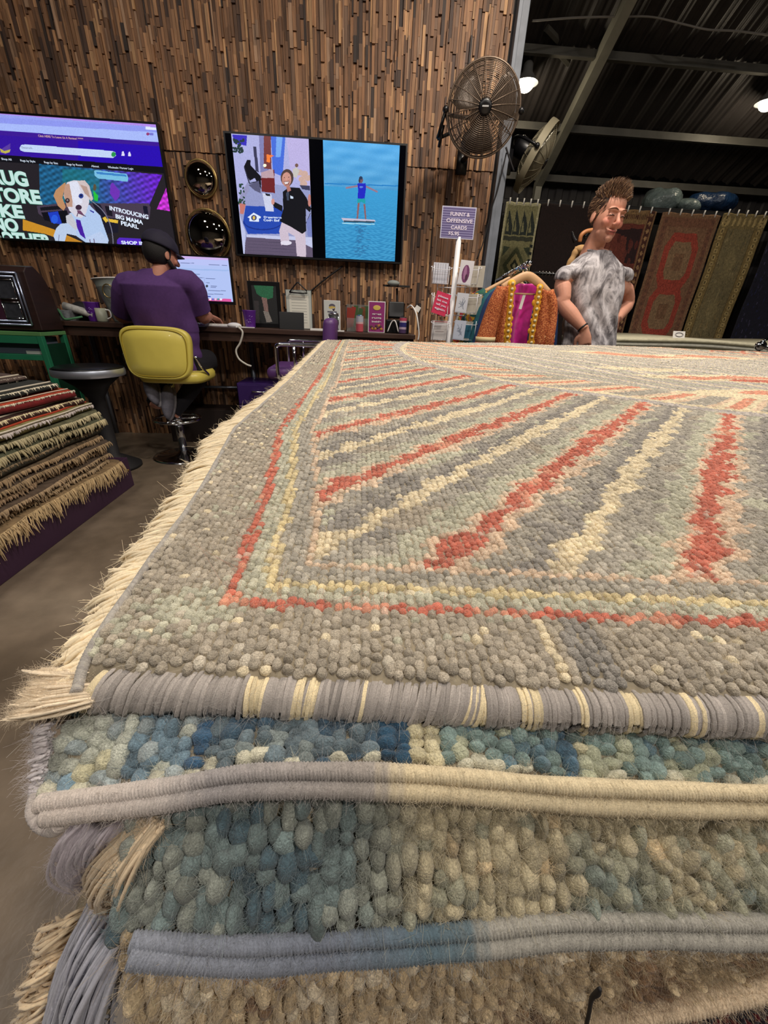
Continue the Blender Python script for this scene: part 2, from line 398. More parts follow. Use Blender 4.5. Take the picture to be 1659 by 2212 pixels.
for (p, e, c, s), w in zip(FILL_LAMPS, ('in the left corner behind the viewer', 'in the right corner behind the viewer', 'above the far end of the near rug stack', 'above the left rug pile', 'beyond the right end of the near rug stack', 'above the near edge of the stack')): lamp(p, .15, 'added unseen lamp with grey hood ' + w, 'added lamps over the shop floor')

# ================================================================== screens on the wall
# --- large screen on the left with the web page
TY = WY - .085
def screen_box(name, x0, x1, z0, z1, label, y=TY, bez=.012, depth=.045):
    t = thing(name, ((x0 + x1) / 2, y, z0), label, 'television')
    mb = MB(); mb.add(*box2(x0 - bez, x1 + bez, y + .004, y + depth, z0 - bez, z1 + bez))
    for q in ((x0 - bez, x0, z0 - bez, z1 + bez), (x1, x1 + bez, z0 - bez, z1 + bez), (x0, x1, z0 - bez, z0), (x0, x1, z1, z1 + bez)):
        mb.add(*box2(q[0], q[1], y - .004, y + .004, q[2], q[3]))
    obj('casing', mb, mBlack, t, smooth=False)
    obj('wall_mount', MB().add(*box2((x0 + x1) / 2 - .2, (x0 + x1) / 2 + .2, y + depth, WY - .02, z0 + .2, z1 - .2)), mDark, t, smooth=False)
    return t
a = at(341, 268, TY); b = at(384, 538, TY)
X1 = (a[0] + b[0]) / 2 - .012; Z1 = (a[2]) - .012 + .008; Z0 = b[2] + .012; X0 = X1 - (Z1 - Z0) * 16 / 9
tv = screen_box('television', X0, X1, Z0, Z1, 'large wall television showing a purple shop web page with a puppy')
def mpx(px, py):
    p = at(px, py, TY); return ((p[0] - X0) / (X1 - X0), (Z1 - p[2]) / (Z1 - Z0))
def c5(x, y): return (x / 4.1475, 230 + y / 4.1475)
cv = Canvas(560, 315, (34, 30, 34), lambda x, y: mpx(*c5(x, y)))
R = cv.rect; Q = cv.poly
Q([(-600, -40), (1500, 150), (1500, 330), (-600, 200)], (150, 160, 240))
Q([(-600, -20), (1450, 150), (1450, 190), (-600, 20)], (178, 140, 235)); Q([(-600, 60), (1450, 190), (1450, 235), (-600, 110)], (142, 152, 240))
Q([(-600, 115), (1450, 235), (1450, 330), (-600, 190)], (168, 186, 252))
Q([(1305, 180), (1400, 190), (1402, 215), (1305, 207)], (225, 235, 255)); cv.oval(1325, 247, 14, 14, (150, 60, 120)); Q([(1340, 235), (1375, 238), (1375, 262), (1340, 258)], (120, 120, 210))
Q([(-600, 170), (1435, 322), (1480, 545), (-600, 400)], (52, 18, 158)); Q([(700, 300), (1435, 322), (1480, 545), (700, 490)], (40, 8, 178)); Q([(-600, 170), (1435, 322), (1440, 360), (-600, 215)], (60, 24, 150))
Q([(175, 372), (190, 345), (230, 340), (1000, 398), (1035, 410), (1040, 440), (1015, 462), (980, 460), (215, 405), (185, 395)], (196, 214, 248))
cv.oval(1018, 430, 20, 22, (40, 150, 80)); Q([(1088, 440), (1092, 420), (1115, 422), (1118, 444)], (225, 220, 250)); cv.oval(1102, 412, 10, 10, (225, 220, 250)); Q([(1148, 420), (1172, 422), (1174, 446), (1150, 444)], (225, 220, 250)); cv.oval(1160, 416, 8, 10, (225, 220, 250))
Q([(-300, 360), (0, 390), (95, 330), (90, 400), (40, 422), (-20, 412)], (90, 60, 160)); Q([(0, 375), (40, 400), (95, 385), (88, 410), (50, 422), (10, 410)], (190, 180, 80))
Q([(-600, 385), (1470, 545), (1480, 600), (-600, 450)], (12, 12, 20))
# picture: sky-like patterned rug backdrop, truck, puppy
Q([(-600, 450), (1480, 600), (1680, 1350), (-600, 1350)], (36, 32, 38))
m_ = Q([(350, 515), (1455, 612), (1340, 880), (360, 880)], (30, 80, 140)); uu = cv.u; vv = cv.v
grad = np.stack([30 + 70 * np.clip((uu - .55) * 2.6, 0, 1), 90 - 60 * np.clip((uu - .6) * 2.6, 0, 1) + 0 * vv, 130 + 70 * np.clip((uu - .5) * 2, 0, 1)], -1)
nz_ = (np.sin(uu * 190) * np.sin(vv * 120) + np.sin(uu * 83 + vv * 140))[..., None]; cv.put(m_, np.clip(grad * (1 + .16 * nz_), 0, 255))
Q([(560, 560), (900, 570), (880, 860), (560, 860)], (30, 130, 120), al=.45)
m_ = Q([(1490, 730), (1535, 940), (1405, 920)], (190, 40, 190)); cv.put(m_, np.clip(np.stack([190 + 0 * uu, 50 + 0 * uu, 200 + 0 * uu], -1) * (1 + .15 * nz_), 0, 255))
Q([(845, 575), (860, 570), (1135, 605), (1150, 640), (1145, 675), (1100, 670), (880, 645), (848, 620)], (120, 190, 225)); Q([(860, 585), (1130, 612), (1135, 630), (870, 605)], (60, 130, 200))
Q([(1010, 680), (1075, 760), (1070, 810), (1035, 850), (985, 780), (990, 700)], (110, 50, 180)); 
Q([(835, 750), (880, 800), (875, 850), (845, 840)], (40, 190, 60)); cv.oval(850, 725, 14, 30, (90, 80, 60))
Q([(330, 890), (560, 868), (1330, 868), (1350, 905), (1340, 1010), (1000, 1000), (400, 1000), (345, 960)], (72, 60, 78))
Q([(360, 905), (560, 885), (560, 920), (365, 935)], (20, 20, 30)); Q([(370, 950), (600, 930), (640, 1080), (400, 1020)], (12, 12, 22)); Q([(430, 950), (520, 940), (560, 1060), (460, 1040)], (30, 60, 190)); cv.oval(490, 1010, 30, 40, (40, 90, 220))
Q([(820, 850), (900, 880), (960, 990), (1060, 1020), (1060, 1130), (960, 1140)], (24, 24, 40)); Q([(940, 890), (1000, 900), (1010, 985), (960, 975)], (24, 22, 34)); Q([(1280, 890), (1320, 895), (1330, 965), (1290, 960)], (20, 20, 40))
Q([(205, 1010), (480, 1100), (760, 1225), (640, 1225), (400, 1140), (205, 1110)], (200, 140, 40)); Q([(580, 1160), (760, 1225), (580, 1215)], (190, 130, 40))
# puppy
Q([(620, 960), (800, 880), (900, 980), (940, 1100), (975, 1200), (960, 1245), (800, 1240), (640, 1130)], (176, 200, 236))
Q([(590, 980), (640, 960), (700, 1080), (660, 1140), (600, 1060)], (196, 196, 205))
Q([(545, 1050), (610, 1045), (680, 1110), (690, 1160), (600, 1140), (580, 1215), (500, 1215), (480, 1160), (505, 1090)], (186, 204, 232))
Q([(780, 1170), (900, 1120), (965, 1190), (970, 1240), (790, 1240), (770, 1200)], (186, 204, 236)); cv.line((805, 1190), (812, 1235), 8, (110, 90, 120)); cv.line((840, 1185), (850, 1235), 8, (110, 90, 120)); cv.line((530, 1150), (525, 1210), 6, (120, 120, 150))
Q([(600, 680), (660, 662), (730, 668), (800, 740), (800, 860), (770, 960), (730, 1000), (680, 990), (620, 930), (570, 800)], (214, 210, 222))
Q([(570, 700), (630, 690), (650, 800), (650, 900), (600, 900), (575, 800)], (190, 150, 130)); Q([(620, 680), (700, 670), (740, 860), (690, 900), (650, 840)], (222, 224, 240))
Q([(570, 690), (590, 680), (560, 820), (590, 900), (570, 935), (520, 890), (480, 800), (500, 750)], (190, 140, 100)); Q([(690, 665), (760, 662), (800, 710), (835, 830), (815, 850), (780, 800), (720, 720)], (206, 190, 190)); Q([(720, 700), (780, 720), (810, 820), (760, 780)], (180, 150, 140))
cv.oval(605, 843, 21, 22, (60, 40, 45)); cv.oval(605, 840, 9, 9, (130, 120, 130)); cv.oval(727, 802, 22, 22, (40, 60, 140)); cv.oval(727, 800, 9, 9, (20, 20, 60))
cv.oval(705, 905, 28, 24, (60, 40, 60)); Q([(690, 930), (720, 930), (760, 980), (700, 960)], (110, 70, 100)); cv.line((700, 950), (690, 985), 8, (90, 60, 90)); cv.line((715, 960), (770, 985), 7, (90, 60, 90))
Q([(680, 1010), (720, 1020), (770, 1190), (720, 1150), (690, 1080)], (70, 30, 160)); Q([(805, 925), (845, 945), (840, 955), (805, 935)], (40, 40, 150))
Q([(918, 1000), (945, 985), (955, 1003), (1060, 1020), (1055, 1048), (960, 1030), (950, 1043)], (225, 185, 60))
t_ = np.linspace(0, 1, 12)
for i in range(11):
    a_, b_ = t_[i], t_[i + 1]; f_ = lambda q: (815 + 200 * math.sin(q * PI / 2), 845 + 400 * q - 60 * math.sin(q * PI)); cv.line(f_(a_), f_(b_), 8, (120, 120, 140))
Q([(1050, 1195), (1070, 1175), (1500, 1195), (1535, 1240), (1530, 1268), (1070, 1250), (1048, 1225)], (82, 40, 190))
cv.noise(.03)
cv.sheet('picture', flat(X0, X1, Z0, Z1, TY - .001), mScreen, tv, smooth=False)
ty = TY - .002
def T5(s, a, b, m_, h=None, bold=0, par=tv, y=None, **k):
    return text(s, at(*c5(*a), y or ty), at(*c5(*b), y or ty), m_, par, None if h is None else h / 4.1475 * .0029, bold=bold, **k)
for s, a, b, h in (('RUG', (-62, 685), (262, 712), 112), ('STORE', (-130, 836), (380, 872), 112), ('LIKE', (-125, 975), (225, 1000), 108), ('NO', (-45, 1110), (178, 1117), 108)):
    T5(s, a, b, mInkGe, h * .98, .07, y=TY - .0016); T5(s, a, b, mInkG, h, .045, y=TY - .0026)
# the last word is cut by the lower edge of the page: only its top shows
def cut_text(s, a, b, h, m_, zmin, bold, y):
    o = T5(s, a, b, m_, h, bold, y=y); off = np.array(wloc(tv)); me = o.data
    for v in me.vertices:
        if v.co.z + off[2] < zmin: v.co.z = zmin - off[2]
cut_text('OTHER', (25, 1232), (478, 1262), 112, mInkGe, Z0 + .002, .07, TY - .0016); cut_text('OTHER', (25, 1232), (478, 1262), 112, mInkG, Z0 + .002, .045, TY - .0026)
T5('INTRODUCING', (982, 926), (1330, 1010), mInkW, 37, .03); T5('BIG MAMA', (1037, 1000), (1282, 1058), mInkW, 37, .03); T5('PEARL', (1085, 1060), (1243, 1098), mInkW, 37, .03)
T5('SHOP IN-STORE', (1090, 1232), (1490, 1248), mInkW, 30, .035)
for s, a, b in (('Shop All', (15, 478), (105, 485)), ('Rugs by Style', (185, 492), (318, 502)), ('Rugs by Size', (398, 508), (520, 518)), ('Rugs by Room', (600, 525), (740, 535)), ('About', (820, 542), (888, 547)), ('Wholesale / Partner Login', (968, 552), (1195, 567))): T5(s, a, b, mInkW, 17)
T5('Click HERE To Leave Us A Review! *****', (345, 272), (748, 302), mat('peach_glow', (235, 190, 170), .5, emit=.9), 17)
T5('Search', (195, 375), (290, 382), mat('grey_glow', (120, 130, 170), .5, emit=.8), 16)

# --- second screen: two portrait pictures
TY2 = WY - .085
def c2(x, y): return (460 + x / 3.318, 240 + y / 3.318)
a = at(*c2(78, 155), TY2); b = at(*c2(1395, 228), TY2); c = at(*c2(168, 1038), TY2); d = at(*c2(1352, 1090), TY2)
x0 = (a[0] + c[0]) / 2; x1 = (b[0] + d[0]) / 2; z1 = (a[2] + b[2]) / 2; z0 = (c[2] + d[2]) / 2
tv2 = screen_box('television', x0 + .01, x1 - .01, z0 + .01, z1 - .01, 'wall television split between a laughing man indoors and a paddleboarder at sea', y=TY2)
obj('blank_margin', MB().add(*box2(x0 + .01, x1 - .01, TY2 - .001, TY2 + .003, z0 + .01, z1 - .01)), mat('dark_glass', (4, 5, 12), .1), tv2, smooth=False)
def pane(corn, w, h, bg):
    P = [at(*c2(*q), TY2) for q in corn]; xa = (P[0][0] + P[3][0]) / 2; xb = (P[1][0] + P[2][0]) / 2; za = (P[0][2] + P[1][2]) / 2; zb = (P[2][2] + P[3][2]) / 2
    def mp(px, py):
        p = at(*c2(px, py), TY2); return ((p[0] - xa) / (xb - xa), (za - p[2]) / (za - zb))
    return Canvas(w, h, bg, mp), flat(xa, xb, zb, za, TY2 - .002)
cv, pf = pane([(135, 168), (687, 195), (715, 1048), (215, 1022)], 200, 300, (176, 178, 226)); Q = cv.poly
Q([(330, 160), (380, 160), (400, 440), (340, 440)], (130, 130, 180)); Q([(365, 160), (415, 165), (420, 420), (365, 410)], (120, 60, 60)); Q([(415, 165), (520, 180), (500, 470), (430, 440)], (70, 110, 220)); Q([(455, 180), (500, 185), (485, 330), (450, 330)], (120, 170, 240))
Q([(290, 255), (310, 255), (330, 440), (305, 430)], (60, 60, 90)); Q([(525, 180), (690, 190), (700, 560), (560, 460)], (190, 180, 228)); Q([(385, 310), (440, 320), (410, 335), (410, 370), (385, 365)], (250, 130, 60)); cv.oval(372, 390, 12, 12, (255, 250, 220))
Q([(140, 168), (245, 175), (240, 250), (150, 230)], (60, 50, 190)); 
for i in range(26): cv.oval(150 + random.uniform(0, 70), 205 + random.uniform(0, 90), 14, 8, (40, 60, 60), rot=random.uniform(0, 3))
Q([(260, 500), (700, 560), (715, 1048), (215, 1022), (190, 700)], (150, 156, 200)); Q([(190, 620), (250, 505), (260, 560), (200, 690)], (150, 150, 190))
Q([(245, 350), (270, 352), (270, 390), (345, 470), (345, 560), (300, 480), (265, 500), (240, 460), (222, 400)], (16, 16, 26)); cv.line((225, 400), (262, 520), 8, (40, 40, 60)); cv.line((262, 520), (330, 500), 6, (40, 40, 60)); Q([(255, 530), (330, 500), (345, 590), (300, 570)], (90, 90, 120))
Q([(345, 440), (440, 420), (445, 588), (350, 578)], (112, 36, 40)); Q([(345, 440), (430, 415), (440, 480), (350, 480)], (190, 160, 170))
for i, (xx, yy) in enumerate(((620, 440), (655, 450), (640, 490), (680, 480), (650, 520))): cv.oval(xx, yy, 26, 22, (206, 172, 160)); 
Q([(570, 420), (600, 400), (620, 430), (600, 480), (575, 470)], (200, 196, 190)); cv.oval(600, 390, 12, 14, (120, 90, 80)); Q([(620, 530), (695, 535), (695, 570), (640, 560)], (60, 60, 90))
for i in range(22): cv.oval(185 + random.uniform(0, 40), 510 + random.uniform(0, 160), 10, 6, (40, 70, 60), rot=random.uniform(0, 3))
Q([(190, 660), (235, 670), (220, 740), (195, 735)], (196, 120, 110))
Q([(235, 678), (500, 690), (500, 880), (250, 880), (215, 800)], (36, 72, 176)); 
t_ = np.linspace(0, PI, 14)
for i in range(13): cv.line((360 + 140 * math.cos(PI - t_[i]), 790 + 60 * math.sin(t_[i])), (360 + 140 * math.cos(PI - t_[i + 1]), 790 + 60 * math.sin(t_[i + 1])), 9, (24, 50, 140))
Q([(240, 885), (720, 905), (720, 980), (245, 910)], (196, 200, 232)); Q([(240, 905), (600, 925), (720, 985), (720, 1050), (215, 1024)], (96, 84, 108)); Q([(190, 740), (235, 870), (228, 1022), (214, 1022)], (190, 196, 232))
for i in range(5): cv.line((250, 930 + i * 22), (600, 950 + i * 22), 3, (78, 70, 92))
Q([(248, 762), (292, 728), (345, 758), (340, 770), (330, 768), (330, 795), (262, 790), (262, 768)], (225, 235, 255)); cv.oval(294, 765, 20, 20, (50, 60, 120)); cv.oval(294, 765, 10, 13, (220, 190, 90))
Q([(355, 590), (418, 596), (438, 722), (378, 716)], (206, 210, 235)); Q([(375, 590), (410, 596), (412, 610), (380, 606)], (40, 40, 50))
# man in black jacket and pale trousers
Q([(495, 790), (600, 800), (662, 870), (668, 1046), (602, 1040), (590, 900), (540, 870), (550, 945), (490, 962), (475, 860)], (206, 190, 206)); cv.oval(525, 945, 40, 16, (225, 220, 235))
Q([(420, 640), (440, 650), (500, 680), (495, 720), (440, 690), (425, 665)], (20, 20, 28)); cv.oval(430, 650, 12, 22, (210, 150, 140))
Q([(500, 580), (545, 545), (620, 550), (670, 620), (705, 700), (695, 726), (665, 700), (668, 860), (640, 880), (560, 830), (480, 790), (505, 700)], (15, 16, 24)); Q([(525, 590), (545, 560), (545, 640), (530, 640)], (60, 70, 90)); Q([(555, 605), (575, 615), (575, 628), (556, 626)], (210, 225, 245))
cv.oval(532, 478, 46, 62, (80, 62, 58)); cv.oval(528, 490, 34, 52, (196, 140, 126)); cv.oval(528, 470, 28, 26, (206, 150, 136)); Q([(505, 505), (550, 500), (545, 530), (520, 535)], (150, 100, 95)); Q([(510, 510), (545, 506), (535, 522), (518, 524)], (235, 225, 225)); Q([(525, 540), (550, 535), (560, 570), (535, 580)], (180, 120, 110)); cv.oval(692, 640, 12, 45, (196, 130, 120))
cv.oval(512, 478, 4, 3, (50, 35, 35)); cv.oval(544, 474, 4, 3, (50, 35, 35)); cv.line((528, 480), (524, 500), 4, (220, 165, 150))
cv.line((700, 730), (665, 810), 5, (50, 50, 70)); Q([(670, 790), (705, 740), (712, 900), (680, 900)], (120, 130, 190))
cv.noise(.03); cv.sheet('indoor_picture', pf, mScreen, tv2, smooth=False)
text('Departmen', at(*c2(365, 766), TY2 - .003), at(*c2(492, 770), TY2 - .003), mInkW, tv2, .012, bold=.03, thick=.0004)
text('Code Enf', at(*c2(363, 788), TY2 - .003), at(*c2(478, 792), TY2 - .003), mInkW, tv2, .014, bold=.03, thick=.0004)
cv, pf = pane([(790, 198), (1340, 228), (1303, 1077), (806, 1053)], 200, 300, (70, 160, 225)); Q = cv.poly
k = cv.v[..., None]; cv.a = np.where(k < .375, np.array([92, 176, 236]) * (1 - .3 * k) + np.array([0, 10, 8]) * k, np.array([60, 158, 214]) * (1 - .15 * (k - .37)))
fx = np.sin(cv.u * 9 + cv.v * 60) + np.sin(cv.u * 5 - cv.v * 85 + 1) + np.sin(cv.u * 17 + cv.v * 33 + 2); sky = cv.v < .375
cv.a[sky] = np.clip(cv.a[sky] + fx[sky][:, None] * np.array([5, 4, 3]), 0, 255)
gx = np.sin(cv.u * 46 + np.sin(cv.v * 120) * 1.4) * np.sin(cv.v * 230 + np.sin(cv.u * 14) * 3); sea = ~sky
cv.a[sea] = np.clip(cv.a[sea] + (gx * np.clip((cv.v - .4) * 2, 0, 1))[sea][:, None] * np.array([16, 20, 18]), 0, 255)
Q([(800, 515), (1330, 533), (1330, 542), (800, 524)], (40, 130, 200))
cv.line((952, 552), (1048, 535), 13, (150, 120, 140)); cv.line((1085, 535), (1180, 580), 13, (150, 120, 140)); Q([(1035, 518), (1095, 518), (1096, 560), (1087, 628), (1038, 626), (1040, 560)], (30, 40, 196)); cv.oval(1063, 545, 14, 7, (90, 130, 220))
Q([(1035, 626), (1090, 628), (1094, 668), (1064, 650), (1036, 664)], (30, 160, 170)); Q([(1037, 660), (1052, 656), (1040, 772), (1029, 772)], (140, 96, 100)); Q([(1078, 664), (1092, 668), (1100, 776), (1090, 776)], (140, 96, 100)); cv.oval(1062, 495, 14, 22, (120, 90, 100)); cv.oval(1060, 480, 13, 12, (40, 60, 90)); cv.oval(1050, 500, 6, 16, (60, 50, 60))
Q([(920, 766), (1160, 780), (1165, 792), (1130, 798), (935, 790)], (196, 190, 210)); Q([(935, 784), (1160, 790), (1155, 802), (940, 796)], (50, 80, 100)); Q([(925, 800), (1160, 808), (1160, 816), (930, 808)], (160, 215, 235))
for i in range(60): 
    yy = random.uniform(820, 1040); cv.oval(1063 + random.gauss(0, 22), yy, random.uniform(6, 16), 4, (46, 110, 160), al=.7)
cv.noise(.02); cv.sheet('sea_picture', pf, mScreen, tv2, smooth=False)

# --- two convex mirrors
mMir = mat('dark_mirror', (190, 186, 176), .03, 1.0); mGold = mat('aged_gold', (176, 150, 96), .3, .9)
def mirror(px, py, rx, label):
    c = at(px, py, WY - .03); r = at(px + rx, py, WY - .03)[0] - c[0]; c = at(px, py, WY - .05); 
    t = thing('convex_mirror', (c[0], WY - .02, c[2]), label, 'mirror', None)
    prof = [(r * math.sin(q), r * .62 * (math.cos(q))) for q in np.linspace(PI / 2, 0.02, 18)]
    obj('mirror_dome', MB().add(*lathe(prof, (c[0], WY - .035, c[2]), 48, axis=(0, -1, 0))), mMir, t)
    th = np.linspace(0, 2 * PI, 49); P = np.c_[c[0] + r * 1.03 * np.cos(th), np.full(49, WY - .035), c[2] + r * 1.03 * np.sin(th)]
    obj('rim', MB().add(*tube(P, .008, 8, cap=False)), mGold, t)
    obj('back_plate', MB().add(*lathe([(r * .9, 0), (r, .014)], (c[0], WY - .022, c[2]), 32, axis=(0, -1, 0))), mDark, t)
mirror(433, 385, 32, 'smaller convex mirror with thin gold rim, upper of the two on wood wall')
mirror(449, 507, 45, 'larger convex mirror with gold rim just above the computer monitor')
# ================================================================== the near rug stack
rg = np.random.default_rng(11)
ip = np.interp
def knots(P, N, U, W, sx, sy, sz, col, tier):
    """many yarn knots as small domes: P base points, N normals, U across, W along"""
    if tier == -1: rings = [(.95, -.3), (1.05, .1), (1.0, .4), (.86, .65), (.62, .85), (.32, .97)]; n = 12
    elif tier == 0: rings = [(1.0, -.25), (1.0, .25), (.86, .62), (.5, .92)]; n = 8
    elif tier == 1: rings = [(1.05, -.1), (.75, .7)]; n = 6
    else: rings = [(1.1, 0)]; n = 5
    th = np.arange(n) / n * 2 * PI; T = []
    for r_, h in rings: T.append(np.c_[r_ * np.cos(th), r_ * np.sin(th), np.full(n, h)])
    T = np.concatenate(T + [np.array([[0, 0, 1.0]])]); m = len(T); k = len(rings)
    f4 = gridf(k, n, True) if k > 1 else np.zeros((0, 4), int); a_ = np.arange(n); f3 = np.c_[(k - 1) * n + a_, (k - 1) * n + (a_ + 1) % n, np.full(n, m - 1)]
    V = P[:, None] + U[:, None] * (T[:, 0] * sx[:, None])[..., None] + W[:, None] * (T[:, 1] * sy[:, None])[..., None] + N[:, None] * (T[:, 2] * sz[:, None])[..., None]
    off = (np.arange(len(P)) * m)[:, None, None]
    F = [(f3[None] + off).reshape(-1, 3)]
    if len(f4): F.append((f4[None] + off).reshape(-1, 4))
    V = V.reshape(-1, 3)
    if tier == -1: V = V + np.repeat(N, m, 0) * (wob(V, 700, 4, 5) * .0007 + wob(V, 1700, 5, 6) * .00045 + wob(V, 3600, 6, 6) * .0002)[:, None] + wob(V, 600, 9, 4)[:, None] * .0005
    if tier == 0: V = V + np.repeat(N, m, 0) * (wob(V, 1100, 4, 5) * .0005 + wob(V, 2600, 5, 5) * .00035)[:, None] + wob(V, 800, 9, 4)[:, None] * .0003
    return V, F, np.repeat(col, m, 0)
def fuzz(P, N, col, L, r=.00009, spread=.8, grav=0, k=5):
    n = len(P); d = N + rg.normal(size=(n, 3)) * spread; d /= np.linalg.norm(d, axis=1)[:, None]; c = rg.normal(size=(n, 3)) * 1.1; c[:, 2] -= grav
    L = L * rg.uniform(.5, 1.5, n)[:, None]; t_ = np.linspace(0, 1, k)
    Q = P[:, None] + d[:, None] * (L * t_)[..., None] + c[:, None] * (L * 1.0 * t_ ** 2)[..., None]
    V, F = tubes_many(Q, np.linspace(r, r * .5, k), 3); return V, F, np.repeat(col, k * 3, 0)
mWool = mat('knotted_wool', attr=True, rough=.95, sheen=.25, noise=(1100, .32), bump=(1300, .9, .001))
mWool.node_tree.nodes['Principled BSDF'].inputs['Specular IOR Level'].default_value = .15
mFuzz = mat('wool_fuzz', attr=True, rough=.9, sheen=.3)
mCord = mat('wrapped_yarn', attr=True, rough=.9, sheen=.25, noise=(1600, .25), bump=(2500, .5, .0004)); mCot = mat('cotton_fringe', attr=True, rough=.95, sheen=.2, noise=(700, .12))
mBackW = mat('woven_back', (150, 138, 116), .95, noise=(200, .2))
XL = lambda y: ip(y, [.135, .145, .177, .242, .297, .375, .556, .68, 1.0, 1.85, 2.2], [-.133, -.136, -.139, -.144, -.146, -.153, -.176, -.172, -.166, -.168, -.165])
YF = lambda x: .141 - .065 * np.clip(x + .13, 0, 3) + .0
FAR = lambda x: ip(x, [-.17, -.1, -.07, .3, 1.0, 1.8, 2.6], [2.12, 2.14, 2.22, 2.24, 2.42, 2.55, 2.5])
def ZT(x, y):
    z = .96 + .018 * (y - .13) + .0022 * np.sin(x * 6 + y * 4.3) * np.clip(y - .5, 0, 1) + .0016 * np.sin(x * 13 - y * 7 + 1) * np.clip(y * 2 - .6, 0, 1)
    e = np.clip(.022 - (y - YF(x)), 0, .022) / .022; return z - .006 * e ** 2
pal = {k: lin(v) for k, v in dict(taupe=(176, 165, 147), orange=(202, 116, 94), orange2=(220, 154, 126), green=(192, 189, 167), yellow=(222, 204, 158), grey=(174, 167, 153), dark=(152, 146, 137), cream=(230, 214, 180), peach=(222, 196, 168), lilac=(190, 181, 173)).items()}
def rugcol(x, y):
    n = len(x); dl = x - XL(y); df = y - YF(x); jit = rg.normal(size=n); d = np.minimum(dl * .98, df * 1.13) + jit * .0008
    c = np.zeros((n, 3)); 
    def put(m_, k_, j=0.0): c[m_] = pal[k_]
    put(d < 9, 'taupe'); nse = wob(np.c_[x, y, x * 0], 46, 3) + .3 * jit
    put((d < .057) & (nse > .75), 'green'); put((d < .05) & (rg.random(n) < .05), 'cream')
    # broken vertical wisps in the border
    put((df < .055) & (np.abs(x - .105) < .004) & (df < .05), 'cream'); put((df < .055) & (np.abs(x - .125) < .009), 'dark')
    put((d > .057) & (d < .0655), 'orange'); put((d > .057) & (d < .0655) & (wob(np.c_[x, y, x], 120, 5) > .35), 'orange2')
    put((d >= .0655) & (d < .078), 'green'); put((d >= .078) & (d < .0865), 'yellow'); put((d >= .0865) & (d < .104), 'grey'); put((d >= .104) & (d < .110), 'peach')
    fld = d >= .110
    s = y - 1.08 * x + .0015 * jit; p = ((s - .163 - .012 * np.sin(y * 3)) / .2135) % 1
    wv = .03 * np.sin(x * 70 + 2 * np.sin(y * 50)) + .015 * jit * 0 + .02 * np.sign(np.sin(y * 160)); q = (p + wv) % 1
    col = [('orange', 0, .065), ('peach', .065, .12), ('green', .12, .26), ('grey', .26, .45), ('cream', .45, .59), ('dark', .59, .70), ('grey', .70, .84), ('peach', .84, .925), ('orange', .925, 1.01)]
    for k_, a_, b_ in col: put(fld & (q >= a_) & (q < b_), k_)
    put(fld & (q > .3) & (q < .86) & ((q < .47) | (q > .58)) & (wob(np.c_[x, y, y], 90, 8) > .55), 'dark'); put(fld & (q > .26) & (q < .45) & (wob(np.c_[x, y, y], 60, 18) > .5), 'taupe'); put(fld & (q > .7) & (q < .84) & (wob(np.c_[x, y, y], 70, 19) > .4), 'green'); put(fld & ((q < .065) | (q > .925)) & (wob(np.c_[x, y, y], 100, 2) > .55), 'orange2')
    # stripes thin out where they meet the large medallion
    r_ = np.hypot(x - 1.2, (y - 1.72) * 1.0) + .02 * wob(np.c_[x, y, x], 9, 6); th = np.arctan2(y - 1.72, x - 1.2)
    band = fld & (r_ < 1.05)
    put(fld & (r_ >= 1.05) & (r_ < 1.085), 'lilac')
    fan_ = np.sin(th * 46 + r_ * 30); put(band, 'peach'); put(band & (fan_ > .2), 'cream'); put(band & (fan_ < -.45), 'grey'); put(band & (fan_ > .8), 'orange2'); put(band & (np.abs(r_ - 1.04) < .01), 'cream')
    inn = fld & (r_ < .88); wav = np.sin((x * .9 + y * .45) * 60 + 4 * np.sin(x * 3 + y * 5)); put(inn, 'lilac'); put(inn & (wav > .3), 'grey'); put(inn & (wav > .85), 'green'); put(inn & (wav < -.9), 'cream')
    for bx, by, ra, rb, k_ in ((1.17, 1.25, .22, .055, 'orange2'), (1.05, .98, .14, .05, 'orange2'), (1.25, 1.2, .14, .03, 'orange'), (1.3, 1.95, .26, .09, 'orange2'), (1.9, 1.3, .25, .06, 'orange2'), (.62, 2.1, .25, .05, 'orange2'), (1.0, 1.42, .14, .035, 'cream'), (.85, .92, .18, .05, 'cream'), (1.7, 2.0, .2, .06, 'orange2')):
        e = ((x - bx) / ra) ** 2 + ((y - by) / rb) ** 2 + .5 * wob(np.c_[x, y, x], 30, 4); put(inn & (e < 1.7) & (e > .8), 'cream'); put(inn & (e <= .8), k_)
    far = fld & (y > 1.9) & (r_ > 1.08) & (np.sin(x * 25 + y * 9) > .6); put(far, 'orange2')
    c *= (1 + .16 * rg.normal(size=n).clip(-1.6, 1.6))[:, None]; w_ = rg.random(n) < .035; c[w_] = c[w_] * .45 + lin((226, 216, 196)) * .55
    g_ = .08 * wob(np.c_[x, y, x * 0], 28, 12)[:, None]
    return np.clip(c * (1 + g_), 0, 1)
def jgrid(x0, x1, y0, y1, sx, sy):
    nx = int((x1 - x0) / sx); ny = int((y1 - y0) / sy); X, Y = np.meshgrid(x0 + (np.arange(nx) + .5) * sx, y0 + (np.arange(ny) + .5) * sy, indexing='ij')
    Y = Y + (np.arange(nx) % 2)[:, None] * sy * .5; return X.ravel() + rg.normal(size=X.size) * sx * .08, Y.ravel() + rg.normal(size=X.size) * sy * .10
R1 = thing('rug', (1.1, 1.2, .946), 'top rug of the near stack: pale grey with orange and cream rays and looped knots', 'rug', 'rugs of the near stack')
mbk = MB(); mfz = MB()
